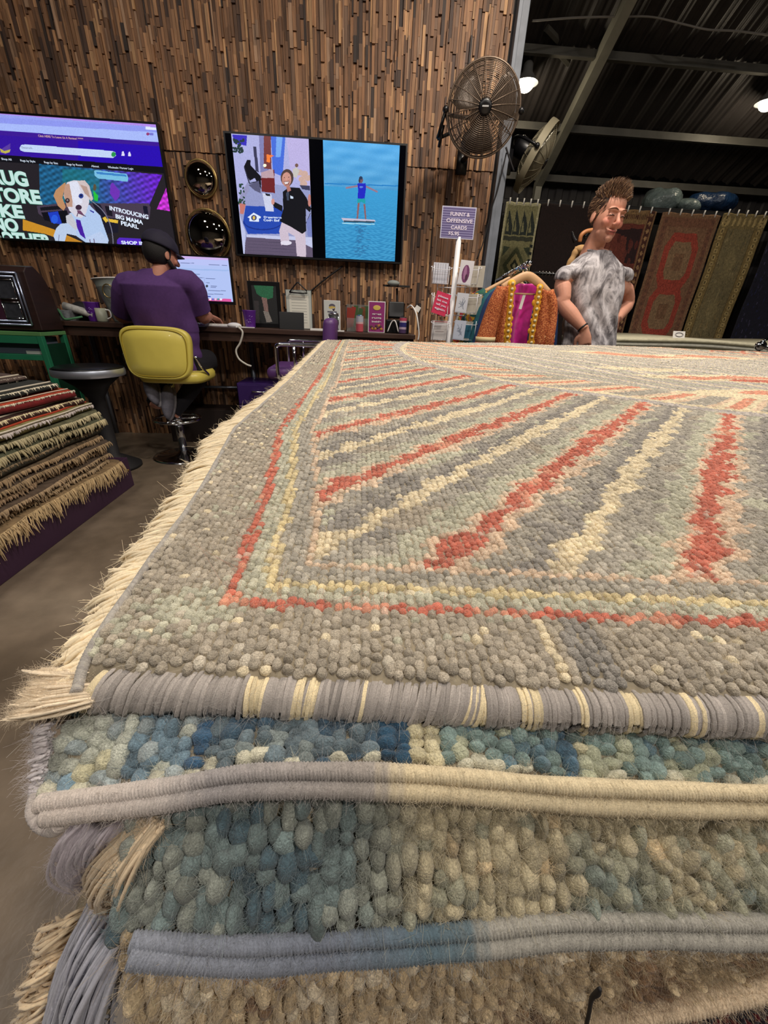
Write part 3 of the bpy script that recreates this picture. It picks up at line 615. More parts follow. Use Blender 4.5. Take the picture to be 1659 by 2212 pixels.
for (ya, yb, sx, sy, tier) in ((.05, .62, .0056, .0052, 0), (.62, 1.25, .0064, .0062, 1), (1.25, 2.6, .0085, .009, 2)):
    X, Y = jgrid(-.2, 2.62, ya, yb, sx, sy)
    k_ = (X > XL(Y) + .001) & (Y > YF(X) + .0068) & (Y < FAR(X)) & (X < .22 + Y * 1.75) & (Y >= ya) & (Y < yb); X, Y = X[k_], Y[k_]; n = len(X)
    C = rugcol(X, Y); P = np.c_[X, Y, ZT(X, Y)]
    e = .0015; zx = (ZT(X + e, Y) - ZT(X - e, Y)) / (2 * e); zy = (ZT(X, Y + e) - ZT(X, Y - e)) / (2 * e); N_ = np.c_[-zx, -zy, np.ones(n)] + rg.normal(size=(n, 3)) * .13; N_ /= np.linalg.norm(N_, axis=1)[:, None]
    U = np.cross(np.array([0, 1., 0]), N_); U /= np.linalg.norm(U, axis=1)[:, None]; W2 = np.cross(N_, U)
    sc_ = 1 + .2 * rg.normal(size=n).clip(-1.5, 2.0); big = np.where(rg.random(n) < .03, 1.25, 1)
    mbk.add(*(lambda V, F, C_: (V, F, C_))(*knots(P, N_, U, W2, sx * .56 * (1 + .12 * rg.normal(size=n)), sy * .62 * (1 + .15 * rg.normal(size=n)), .0025 * sc_ * big, C, tier)))
    if tier == 0:
        pr = np.clip(.9 - (Y - .1) * 2.2, .08, .9); s_ = rg.random(n) < pr; qn = np.repeat(np.where(Y < .34)[0], 7); an = rg.uniform(0, 6.3, len(qn)); mfz.add(*fuzz(P[qn] + N_[qn] * .0016 + U[qn] * (np.cos(an) * .0018)[:, None] + W2[qn] * (np.sin(an) * .0018)[:, None], N_[qn], np.clip(C[qn] * 1.1 + .015, 0, 1), .0024, r=.00008, k=3)); Q = P[s_] + N_[s_] * .0022
        mfz.add(*fuzz(Q, N_[s_], np.clip(C[s_] * 1.15 + .02, 0, 1), .0055)); s2 = s_ & (rg.random(n) < .5); mfz.add(*fuzz(P[s2] + N_[s2] * .002, N_[s2], np.clip(C[s2] * 1.2 + .03, 0, 1), .009, r=.00007))
def vobj(name, mb, m_, par, smooth=True):
    V, F, C = mb.arrays(); off = np.array(wloc(par)); me = raw_mesh(name, V - off, F, C, None, smooth); me.materials.append(m_); o = bpy.data.objects.new(name, me); COL.objects.link(o); o.parent = par; return o
tag(vobj('pile', mbk, mWool, R1), kind='stuff'); tag(vobj('pile_fuzz', mfz, mFuzz, R1), kind='stuff')
# backing sheet under the knots
ys = np.r_[np.linspace(0, .6, 40), np.linspace(.62, 2.5, 30)]; xs = np.linspace(0, 1, 60); V = []
for q in ys:
    x_ = -.135 + 2.75 * xs; y_ = np.minimum(YF(x_) + q, FAR(x_)); x_ = np.maximum(x_, XL(y_) + .0); V.append(np.c_[x_, y_, ZT(x_, y_) + .0003])
V = np.array(V); Vt = V.reshape(-1, 3); n1, n2 = V.shape[:2]; Vb = Vt - (0, 0, .0075)
F = np.vstack([gridf(n1, n2)[:, ::-1], gridf(n1, n2) + len(Vt)])
rim = [];
idx = np.arange(n1 * n2).reshape(n1, n2)
for e in (idx[0, :], idx[-1, ::-1], idx[::-1, 0], idx[:, -1]):
    for a_, b_ in zip(e[:-1], e[1:]): rim.append([a_, b_, b_ + len(Vt), a_ + len(Vt)])
obj('backing', MB().add(np.vstack([Vt, Vb]), np.vstack([F, np.array(rim)])), mBackW, R1)
def cordrope(P, r0, period, amp, slant, colf, n=16, k=None, up=(0, 0, 1), flat_=1.0):
    """a cord whipped with yarn: thin ridges run round it"""
    P = np.asarray(P, float); seg = np.r_[0, np.cumsum(np.linalg.norm(np.diff(P, axis=0), axis=1))]; L = seg[-1]; m = int(L / period * 5) + 1; s = np.linspace(0, L, m)
    Q = np.c_[ip(s, seg, P[:, 0]), ip(s, seg, P[:, 1]), ip(s, seg, P[:, 2])]; T, U, B = frames(Q, up); th = np.arange(n) / n * 2 * PI
    wob_ = np.sin(s * 53) * .06 + np.sin(s * 131 + 1) * .05; ph = (s[:, None] + slant * np.sin(th)[None] + .15 * period * np.sin(s * 700)[:, None]) / period
    rr_ = r0 * (1 + wob_[:, None]) + amp * (np.abs(np.sin(ph * PI)) ** .6) ; c = colf(s[:, None] + slant * np.sin(th)[None], ph, Q[:, :1] + 0 * ph)
    V = Q[:, None] + U[:, None] * (np.cos(th)[None, :, None] * rr_[..., None] * flat_) + B[:, None] * (np.sin(th)[None, :, None] * rr_[..., None])
    return V.reshape(-1, 3), [gridf(m, n, True), np.arange(n)[None, ::-1], ((m - 1) * n + np.arange(n))[None]], c.reshape(-1, 3)
def yarn(a_, b_, f): return lin(a_) * (1 - f[..., None]) + lin(b_) * f[..., None]
def blend(x, xs, cs):
    L_ = lin(cs); xx = x + .0025 * np.sin(x * 900); return np.stack([ip(xx, xs, L_[:, k_]) for k_ in range(3)], -1)
hs = lambda k_: np.abs(np.sin(np.floor(k_) * 12.9898) * 43758.5453) % 1
# overcast front edge of the top rug: broad loops of grey and cream yarn over the edge
sel = MB(); Px = np.arange(-.130, 1.6, .00142); n = len(Px)
E_ = np.c_[Px, YF(Px) - .0005, ZT(Px, YF(Px)) - .0028]
grp = (wob(np.c_[Px, Px * 0, Px * 0], 300, 3) + .5 * wob(np.c_[Px, Px, Px], 900, 1)); cre = (grp > .28) & (rg.random(n) < .85)
th = np.linspace(0, 1, 12); Rr = 1 + .07 * rg.normal(size=n); PY_ = ip(th, np.linspace(0, 1, 9), [.0115, .0075, .0025, -.003, -.0062, -.0074, -.0062, -.002, .004]); PZ_ = ip(th, np.linspace(0, 1, 9), [.0012, .0042, .0050, .0032, -.001, -.0055, -.0095, -.0122, -.0128]); sl = .0045 + .0022 * np.sin(Px * 40) + .001 * rg.normal(size=n); sl = np.where(Px > .06, sl * .4 - .0012, sl)
Q = np.zeros((n, 12, 3)); ca, sa = np.cos(th), np.sin(th)      # from the top back over the front and under
Q[:, :, 0] = E_[:, :1] + sl[:, None] * (1 - 2 * th)[None]
Q[:, :, 1] = E_[:, 1:2] + Rr[:, None] * PY_[None]
Q[:, :, 2] = E_[:, 2:3] + Rr[:, None] * PZ_[None]
cc = np.where(cre[:, None], lin((226, 208, 168)), lin((160, 152, 145))) * (1 + .12 * rg.normal(size=(n, 1)))
for dx in (-.0005, .0, .0005):
    V, F = tubes_many(Q + (dx, 0, 0), np.full(12, .00072), 6); sel.add(V, F, np.repeat(np.clip(cc, 0, 1), 12 * 6, 0))
V, F = tube(E_ + (0, .0015, -.0035), [(.0058, .0052)] * n, 10); sel.add(V, F, lin((120, 114, 112)))
Qf = Q[:, 3:9].reshape(-1, 3); s_ = rg.random(len(Qf)) < .5; sel2 = MB().add(*fuzz(Qf[s_] - (0, .0006, 0), np.tile((0, -1., -.2), (s_.sum(), 1)), np.tile(lin((190, 184, 178)), (s_.sum(), 1)), .005, r=.00006, spread=1.0))
so = vobj('overcast_edge', sel, mCord, R1); tag(so, 'front edge whipped in grey and cream yarn'); tag(vobj('edge_fuzz', sel2, mFuzz, so), kind='stuff')
# fringe along the left edge
def fringe(P0, D, L, rad, col, name, par, plies=2, droop=.5, seed=3, turns=5, spread=.15, seg=9, endfuzz=True):
    r = np.random.default_rng(seed); n = len(P0); t_ = np.linspace(0, 1, seg); D = D + r.normal(size=D.shape) * spread; D /= np.linalg.norm(D, axis=1)[:, None]
    A_ = P0[:, None] + D[:, None] * (L[:, None] * t_)[..., None]; A_[:, :, 2] -= (droop * L[:, None] * t_ ** 2); A_ = A_ + (np.sin(t_ * 5 + r.uniform(0, 6, n)[:, None]) * L[:, None] * .04 * t_)[..., None] * np.array([0, 1, .5])
    side = np.cross(D, (0, 0, 1.)); side /= np.linalg.norm(side, axis=1)[:, None] + 1e-9; mb = MB()
    for k_ in range(plies):
        ph = t_ * turns * (1 + .2 * r.normal(size=n))[:, None] + k_ * 2 * PI / plies + r.uniform(0, 6, n)[:, None]; Rr = rad * .62 * (1 + .5 * t_ ** 3)
        Q = A_ + side[:, None] * (np.cos(ph) * Rr)[..., None] + np.array([0, 0, 1.]) * (np.sin(ph) * Rr)[..., None]
        c = lin(col) * (1 + .10 * r.normal(size=(n, 1))); V, F = tubes_many(Q, rad * np.r_[np.full(seg - 1, 1.0), .45], 6); mb.add(V, F, np.repeat(np.clip(c, 0, 1), seg * 6, 0))
    o = vobj(name, mb, mCot, par)
    if endfuzz:
        tip = np.repeat(A_[:, -2], 5, 0) + r.normal(size=(n * 5, 3)) * rad * .6; d_ = np.repeat(D, 5, 0); V, F, C = fuzz(tip, d_, np.tile(lin(col) * 1.05, (n * 5, 1)), .004, r=rad * .12, spread=.35, grav=.3)
        body = np.repeat(A_[:, 2:-1].reshape(-1, 3), 1, 0); s_ = r.random(len(body)) < .8; V2 = fuzz(body[s_], r.normal(size=(s_.sum(), 3)), np.tile(np.clip(lin(col) * 1.1, 0, 1), (s_.sum(), 1)), .0020, r=.00005, spread=.2)
        tag(vobj('fringe_fuzz', MB().add(V, F, C).add(*V2), mFuzz, o), kind='stuff')
    return o
Yq = np.r_[np.arange(.142, .8, .0026), np.arange(.8, 2.12, .0045)]; n = len(Yq); r_ = rg.random(n)
stp = np.sin(Yq * 44 + 2 * np.sin(Yq * 9)); L_ = .026 + .008 * ((Yq * 11) % 1) + .010 * np.clip((Yq - .25) * 3, 0, 1) + .003 * rg.normal(size=n)
L_ = L_ * np.clip(.62 + (Yq - .142) * 3.2, .62, 1) * np.where(Yq > .8, .8, 1)
P0 = np.c_[XL(Yq) + .002, Yq, ZT(XL(Yq), Yq) - .003]; D_ = np.c_[-np.ones(n), -.15 - .9 * np.clip(.25 - Yq, 0, .1) * 5 + .12 * np.sin(Yq * 30), -.04 + 0 * Yq]
tag(fringe(P0, D_, L_, .00155, (232, 214, 180), 'fringe', R1, droop=.22, spread=.035), 'cream twisted cotton fringe')
P0b = P0[::2] + (.002, 0, -.006); tag(fringe(P0b, D_[::2] + (0, .1, -.2), L_[::2] * 1.12, .0015, (206, 198, 186), 'under_fringe', R1, droop=.45, spread=.12, seed=9), 'greyer lower layer of fringe')
# whipped line between pile and fringe
Yc = np.linspace(.135, 2.12, 500); V, F, C = cordrope(np.c_[XL(Yc), Yc, ZT(XL(Yc), Yc) + .0002], .0022, .0017, .0004, .0008, lambda s, ph, x: yarn((150, 144, 138), (176, 170, 160), hs(ph)), n=10); vobj('side_cord', MB().add(V, F, C), mCord, R1)

# --- lower rugs: each sticks out towards the viewer and droops, pile side up
def lower(name, label, lft, A_, B_, ncol, nrow, colfn, kw, fz, seed, cordc, cordr, cordpts, tuft=.006, two=True, lean=-.2, zb_=None, xr=2.3, lfr=None):
    """A_: (px, y-row, depth) samples of the line where the pile emerges; B_: of the line where it meets the cords"""
    r = np.random.default_rng(seed)
    a3 = np.array([at(*p) for p in A_]); b3 = np.array([at(*p) for p in B_]); R_ = thing('rug', (1.0, .6, b3[:, 2].min() - .01), label, 'rug', 'rugs of the near stack')
    xe = 1.15; ext = lambda c: np.vstack([c, c[-1] + (c[-1] - c[-2]) / (c[-1, 0] - c[-2, 0] + 1e-9) * 0 + np.array([xe - c[-1, 0], -.065 * (xe - c[-1, 0]) * .5, 0])])
    a3, b3 = ext(a3), ext(b3); x0 = lft
    Sx = lambda c, x, k_: ip(x, c[:, 0], c[:, k_])
    def S(x, v):           # v 0 emerging .. 1 cords
        xa = x; A3 = np.stack([xa + 0 * v, Sx(a3, x, 1), Sx(a3, x, 2)], -1); B3 = np.stack([xa + 0 * v, Sx(b3, x, 1), Sx(b3, x, 2)], -1)
        P = A3 * (1 - v[..., None]) + B3 * v[..., None]; bul = np.sin(v * PI)[..., None] * .13; dn = np.linalg.norm(A3 - B3, axis=-1, keepdims=True)
        return P + np.array([0, -.5, .75]) * bul * dn * .55
    W_ = ip(0, [0], [0]); nx = int((xe - x0) / ncol); X = x0 + (np.arange(nx) + .5) * ncol; vv = (np.arange(-2, nrow) + .5) / nrow
    XX, VV = np.meshgrid(X, vv, indexing='ij'); VV = VV + (np.arange(nx) % 2)[:, None] * .5 / nrow; XX = (XX + r.normal(size=XX.shape) * ncol * .12).ravel(); VV = (VV + r.normal(size=VV.shape) * .12 / nrow).ravel()
    k_ = VV < 1.0; XX, VV = XX[k_], VV[k_]; P = S(XX, VV); e = .02; dv = S(XX, VV + e) - S(XX, VV - e); dx = S(XX + .002, VV) - S(XX - .002, VV)
    N_ = np.cross(dv, dx); N_ /= np.linalg.norm(N_, axis=1)[:, None]; N_[N_[:, 2] < 0] *= -1; n = len(P)
    dvn = dv / np.linalg.norm(dv, axis=1)[:, None]; Nl = N_ + dvn * (-lean) + r.normal(size=(n, 3)) * .16; Nl /= np.linalg.norm(Nl, axis=1)[:, None]
    U = np.cross(dvn, Nl); U /= np.linalg.norm(U, axis=1)[:, None]; W3 = np.cross(Nl, U); C = colfn(XX, VV, r); sd = np.linalg.norm(dv, axis=1) / (2 * e) / nrow
    mb = MB().add(*knots(P, Nl, U, W3, ncol * .62 * (1 + .16 * r.normal(size=n).clip(-2, 2)), sd * .72 * (1 + .2 * r.normal(size=n).clip(-2, 2)), tuft * (1 + .25 * r.normal(size=n).clip(-2, 2)), C, -1))
    tag(vobj('pile', mb, mWool, R_), kind='stuff')
    rep = fz; near = XX < .33; idx = np.repeat(np.where(near)[0], rep); th = r.uniform(0, 2 * PI, len(idx)); rr_ = np.sqrt(r.random(len(idx))) * .8
    Q = P[idx] + U[idx] * (np.cos(th) * rr_ * ncol * .55)[:, None] + W3[idx] * (np.sin(th) * rr_ * sd[idx] * .6)[:, None] + Nl[idx] * (tuft * .8 * (1 - rr_ ** 2 * .6))[:, None]
    V, F, Cc = fuzz(Q, Nl[idx] + dvn[idx] * .35, np.clip(C[idx] * (1.1 + .25 * r.normal(size=(len(idx), 1))) + .015, 0, 1), min(tuft * .42, .0026), r=.00008, spread=.9, k=4); tag(vobj('pile_fuzz', MB().add(V, F, Cc), mFuzz, R_), kind='stuff')
    # body of the rug under the pile, back into the stack
    xs_ = np.linspace(x0, xr, 120); th_ = .009; xi = np.minimum(xs_, xe)
    rows = [np.c_[xs_, np.full(120, 2.0), np.full(120, a3[0, 2] + .03 - .001)], np.c_[xs_, np.full(120, .3), Sx(a3, xi, 2) + .001]]
    for v in (0.0, .25, .5, .75, 1.0): Pv = S(xi, np.full(120, v)); Pv[:, 0] = xs_; rows.append(Pv)
    rows = np.array(rows); top = rows.reshape(-1, 3); off = np.array([0, .004, -th_]); F = np.vstack([gridf(7, 120), gridf(7, 120)[:, ::-1] + len(top)])
    ii = np.arange(7 * 120).reshape(7, 120); rim = [[a_, b_, b_ + len(top), a_ + len(top)] for e_ in (ii[0], ii[-1], ii[:, 0], ii[:, -1]) for a_, b_ in zip(e_[:-1], e_[1:])]
    obj('backing', MB().add(np.vstack([top, top + off]), np.vstack([F, np.array(rim)])), mBackW, R_)
    # cords
    cd = None
    for j, (pts, rad) in enumerate(cordpts):
        Pc = catmull([at(*p) for p in pts], 6); V, F, C = cordrope(np.vstack([Pc, Pc[-1] + (.9, -.03, 0)]), rad, .0015, .0008, .0012 * (1 if j else -1), cordc, n=14)
        m2 = MB().add(V, F, C); s_ = (r.random(len(V)) < .25) & (V[:, 0] < .45); nn = s_.sum(); cd = vobj('edge_cord', m2, mCord, R_)
        tag(vobj('cord_fuzz', MB().add(*fuzz(V[s_], np.tile((0, -.8, .3), (nn, 1)), np.clip(C[s_] * 1.2 + .05, 0, 1), .0018, r=.00006, spread=.6, k=4)), mFuzz, cd), kind='stuff')
    return R_, S
def col2(x, v, r):
    n = len(x); lt = np.where(rg.random(n)[:, None] < .5, lin((178, 180, 166)), lin((156, 166, 166))); C = lt.copy(); w = wob(np.c_[x, v * .03, x * 0], 150, 4) + .35 * r.normal(size=n)
    A = lambda m_, c: C.__setitem__(m_, lin(c))
    A((x < .02) & (w > .45), (112, 134, 146)); A((x < .02) & (w < -.7), (196, 190, 158)); z1 = (x > -.068) & (x < .020); A(z1, (98, 112, 118)); A(z1 & (w > .1), (66, 88, 104)); A(z1 & (w < -.75), (130, 140, 138)); A((x > -.078) & (x < -.070) & (w > -.4), (66, 98, 126)); A((x > .012) & (x < .022), (48, 78, 100))
    z2 = (x >= .022) & (x < .040); A(z2, (196, 186, 152)); A(z2 & (w > .7), (150, 164, 150)); z3 = x >= .040; A(z3, (128, 148, 142)); A(z3 & (w > .35), (96, 120, 128)); A(z3 & (w < -.35), (172, 174, 148)); A(z3 & (w < -.9), (200, 192, 158)); A(z3 & (np.abs(x - .1) < .006) & (v > .3), (76, 102, 118))
    A((v > .86) & (r.random(n) < .5), (196, 192, 170)); return np.clip(C * (1 + .14 * r.normal(size=n))[:, None], 0, 1)
def col3(x, v, r):
    n = len(x); w = wob(np.c_[x, v * .02, x * 0], 120, 7) + .35 * r.normal(size=n); f = np.clip((x - .0) / .03, 0, 1)[:, None]
    a_ = np.where((w > 0)[:, None], lin((112, 126, 124)), lin((138, 142, 132))); a_[w > .6] = lin((84, 104, 112)); b_ = np.where((w > 0)[:, None], lin((180, 168, 138)), lin((158, 156, 134))); b_[w > .75] = lin((206, 184, 146)); b_[w < -.75] = lin((126, 134, 124))
    return np.clip((a_ * (1 - f) + b_ * f) * (1 + .14 * r.normal(size=n))[:, None], 0, 1)
def col4(x, v, r):
    n = len(x); w = wob(np.c_[x, v * .02, x * 0], 140, 3) + .5 * r.normal(size=n); C = np.where((w > .0)[:, None], lin((208, 186, 150)), lin((186, 164, 130))); C[w > .8] = lin((148, 118, 88)); C[w < -.8] = lin((222, 206, 178)); return np.clip(C * (1 + .13 * r.normal(size=n))[:, None], 0, 1)
xL2 = at(96, 1600, .12)[0]
R2, S2 = lower('rug', 'second rug of the near stack: mottled blue and cream looped pile with twin cord edge', xL2,
    [(95, 1524, .140), (560, 1526, .138), (1000, 1532, .134), (1659, 1556, .124)], [(85, 1728, .108), (350, 1690, .107), (560, 1652, .108), (900, 1655, .106), (1250, 1684, .103), (1659, 1702, .100)],
    .0072, 6, col2, 0, 62, 21, lambda s, ph, x: (lambda g_: yarn((0, 0, 0), (1, 1, 1), 0 * ph) + blend(x, [-.12, -.085, -.06, .008, .022], [(196, 184, 174), (186, 176, 168), (152, 146, 144), (150, 142, 134), (204, 188, 154)]) * (1 + .15 * (g_ - .5))[..., None])(hs(ph)),
    .0038, [([(85, 1736, .104), (350, 1702, .102), (560, 1668, .103), (900, 1672, .101), (1250, 1700, .098), (1659, 1714, .095)], .0030), ([(100, 1762, .1005), (350, 1732, .0985), (560, 1704, .099), (900, 1708, .097), (1250, 1736, .0945), (1659, 1750, .0915)], .0036)], tuft=.0040, lean=.25)
R3, S3 = lower('rug', 'third rug of the near stack: shaggy teal grey pile fading to beige, blue-grey cord edge', at(300, 1800, .1)[0],
    [(290, 1725, .106), (560, 1705, .106), (1000, 1712, .103), (1659, 1745, .098)], [(290, 2028, .070), (560, 2022, .070), (1000, 1990, .070), (1250, 1972, .070), (1659, 1974, .068)],
    .0066, 7, col3, 0, 70, 22, lambda s, ph, x: blend(x, [-.05, -.01, .03, .045, .056], [(124, 128, 138), (112, 118, 130), (86, 106, 116), (96, 112, 118), (152, 148, 138)]) * (1 + .22 * (hs(ph) - .5))[..., None],
    .0034, [([(284, 2034, .066), (560, 2042, .0655), (1000, 2012, .0655), (1250, 1990, .066), (1659, 1994, .064)], .0026), ([(280, 2066, .0625), (560, 2080, .062), (1000, 2048, .062), (1250, 2026, .0625), (1659, 2028, .0605)], .0033)], tuft=.0068, lean=.5)
R4, S4 = lower('rug', 'fourth rug of the near stack: tan and cream plush pile with pale cord edge', at(250, 2120, .06)[0],
    [(230, 2060, .068), (560, 2070, .067), (1000, 2050, .067), (1659, 2030, .065)], [(240, 2330, .056), (700, 2290, .056), (1000, 2245, .056), (1250, 2188, .056), (1659, 2112, .056)],
    .0058, 13, col4, 0, 45, 23, lambda s, ph, x: np.tile(lin((212, 190, 160)), ph.shape + (1,)) * (1 + .15 * (hs(ph) - .5))[..., None],
    .003, [([(240, 2345, .053), (700, 2305, .053), (1000, 2258, .053), (1250, 2202, .053), (1659, 2124, .053)], .0026), ([(240, 2370, .0505), (700, 2330, .0505), (1000, 2280, .0505), (1250, 2224, .0505), (1659, 2146, .0505)], .0028)], tuft=.0062, lean=.45)
# side fringes and hanging bundles at the left corner
def pxfr(name, par, n, f0, f1, rad, col, seed, plies=2, bend=.2, lbl=None, seg=9, fzz=40, jitter=.1, turns=4):
    """strands between two photo-measured lines given as (px, py, depth) functions of t"""
    r = np.random.default_rng(seed); t0 = np.sort(r.random(n)); A_ = np.array([at(*f0(t)) for t in t0]); B_ = np.array([at(*f1(np.clip(t + r.normal() * jitter * .3, 0, 1))) for t in t0]); Lm = np.linalg.norm(B_ - A_, axis=1).mean()
    B_ = A_ + (B_ - A_) * (1 + jitter * r.normal(size=(n, 1))); t_ = np.linspace(0, 1, seg); Q0 = A_[:, None] * (1 - t_)[None, :, None] + B_[:, None] * t_[None, :, None]
    Q0 = Q0 + (np.sin(t_ * PI) * bend * Lm)[None, :, None] * (np.array([-.6, -.6, .3]) + r.normal(size=(n, 1, 3)) * .25) + r.normal(size=(n, 1, 3)) * rad * 1.2
    mb = MB(); 
    for k_ in range(plies):
        ph = t_ * turns + k_ * 2 * PI / plies + r.uniform(0, 6, (n, 1)); Q = Q0 + np.stack([np.cos(ph), np.sin(ph), 0 * ph], -1) * rad * .7; c = np.clip(lin(col) * (1 + .12 * r.normal(size=(n, 1))), 0, 1); V, F = tubes_many(Q, rad * np.r_[np.full(seg - 2, 1.), .8, .35], 6); mb.add(V, F, np.repeat(c, seg * 6, 0))
    o = vobj(name, mb, mCot, par); 
    if lbl: tag(o, lbl)
    P = np.repeat(Q0.reshape(-1, 3), fzz // 8, 0); P = P + r.normal(size=P.shape) * rad; d_ = np.repeat(np.repeat((B_ - A_) / np.linalg.norm(B_ - A_, axis=1)[:, None], seg, 0), fzz // 8, 0)
    tag(vobj('fringe_fuzz', MB().add(*fuzz(P, d_, np.tile(np.clip(lin(col) * 1.06, 0, 1), (len(P), 1)), rad * 3.2, r=.00005, spread=.5, k=4)), mFuzz, o), kind='stuff'); return o
lp = lambda a_, b_: (lambda t: tuple(np.array(a_) * (1 - t) + np.array(b_) * t))
pxfr('corner_fringe', R1, 170, lp((236, 1452, .148), (196, 1516, .133)), lp((98, 1446, .150), (42, 1548, .126)), .00062, (226, 208, 180), 31, lbl='cream corner tassels', bend=.12)
pxfr('side_fringe', R2, 90, lp((118, 1530, .133), (92, 1720, .11)), lp((84, 1540, .134), (70, 1720, .111)), .0007, (222, 214, 214), 32, bend=.1, fzz=16, lbl='short whitish tufts along the left edge')
V, F, C = cordrope(catmull([at(112, 1712, .112), at(86, 1722, .110), at(78, 1750, .106), at(92, 1776, .102), at(118, 1786, .0995), at(134, 1776, .0985)], 8), .0034, .0016, .0004, .001, lambda s, ph, x: yarn((188, 176, 170), (212, 200, 190), hs(ph)), n=14); vobj('corner_binding', MB().add(V, F, C), mCord, R2)
pxfr('hanging_fringe', R3, 210, lp((285, 1765, .108), (160, 1775, .118)), lp((250, 1880, .112), (160, 1885, .122)), .0008, (204, 194, 200), 33, bend=.12, lbl='lavender grey hanging fringe under the second rug', jitter=.22)
pxfr('hanging_fringe', R3, 110, lp((300, 1770, .098), (345, 1785, .092)), lp((232, 1925, .108), (300, 1950, .085)), .0008, (210, 188, 156), 34, bend=.15, lbl='tan and cream fringe at the left end')
pxfr('fringe_bundle', R3, 430, lp((232, 1890, .104), (305, 1965, .078)), lp((150, 2290, .068), (225, 2310, .058)), .00085, (176, 176, 186), 35, bend=.10, lbl='long blue-grey fringe bundle hanging at the left', turns=1.5, fzz=8, jitter=.16)
pxfr('side_fringe', R4, 230, lp((215, 1945, .108), (160, 2330, .062)), lp((128, 1985, .116), (60, 2330, .07)), .0009, (228, 204, 168), 36, bend=.22, lbl='curly cream fringe on the left side', jitter=.25, turns=9, fzz=16)
V = []; 
sd_ = [(at(*p1_), at(*p2_)) for p1_, p2_ in (((230, 1930, .110), (150, 1965, .125)), ((200, 2050, .095), (120, 2070, .11)), ((190, 2180, .08), (95, 2190, .095)), ((180, 2330, .065), (75, 2330, .08)))]
obj('side_body', MB().add(np.array([p_ + (0.004, .012, 0) for q in sd_ for p_ in q]), gridf(4, 2)), mBackW, R4, solid=.006)
# a deep red old rug below, frayed with loose threads
R5 = thing('rug', (.6, .6, .74), 'dark red and navy rug with loose cream threads, lowest in the near stack', 'rug', 'rugs of the near stack')
X = np.linspace(-.02, 1.15, 220); a5 = np.array([at(1000, 2262, .06), at(1250, 2195, .058), at(1659, 2125, .058)]); Za = ip(X, a5[:, 0], a5[:, 2]) - .012
def S5(x, v): za = ip(x, a5[:, 0], a5[:, 2]) - .010; return np.stack([x, .062 - .028 * v, za - .05 * v], -1)
Xg, Vg = np.meshgrid(np.arange(-.02, 1.1, .0035), (np.arange(16) + .5) / 16, indexing='ij'); Xg = Xg.ravel(); Vg = Vg.ravel() + rg.normal(size=Vg.size) * .01; P = S5(Xg, Vg); n = len(P)
N_ = np.tile((0, -.6, .8), (n, 1)) + rg.normal(size=(n, 3)) * .25; N_ /= np.linalg.norm(N_, axis=1)[:, None]; U = np.cross((0, 1., 0), N_); U /= np.linalg.norm(U, axis=1)[:, None]; w = wob(np.c_[Xg, Vg * .05, Xg], 90, 6) + .4 * rg.normal(size=n)
C = np.where((w > .2)[:, None], lin((84, 20, 24)), lin((34, 24, 32))); C[w > .9] = lin((150, 40, 44)); C[w < -1.0] = lin((110, 84, 60))
tag(vobj('pile', MB().add(*knots(P, N_, U, np.cross(N_, U), np.full(n, .0021), np.full(n, .0021), np.full(n, .0042), C, 1)), mWool, R5), kind='stuff')
obj('backing', MB().add(*box2(-.1, 2.3, .075, 2.0, .735, .775)), mBackW, R5, smooth=False)
idx = rg.choice(n, 160, False); mt = MB(); k_ = rg.random(160) < .7; Pt = P[idx] + (0, -.002, .004)
mt.add(*fuzz(Pt, N_[idx], np.where(k_[:, None], lin((206, 184, 140)), lin((60, 26, 30))), .012, r=.00035, spread=1.2, k=8)); tag(vobj('loose_threads', mt, mCot, R5), kind='stuff')
tag(obj('loose_thread', MB().add(*tube([at(1262, 2235, .049), at(1272, 2190, .048), at(1278, 2158, .047), at(1290, 2146, .046), at(1296, 2136, .045)], [.0009, .0008, .0008, .0011, .0007], 6, 5)), mDark), 'single dark thread standing up against the pale rug edge near the bottom', 'thread')
t = thing('rug_platform', (1.05, 1.0, 0), 'dark platform carrying the near rug stack', 'platform'); obj('platform_body', MB().add(*box2(-.08, 2.2, .1, 2.0, 0, .732)), mat('plum_board', (56, 36, 58), .5), t, smooth=False)

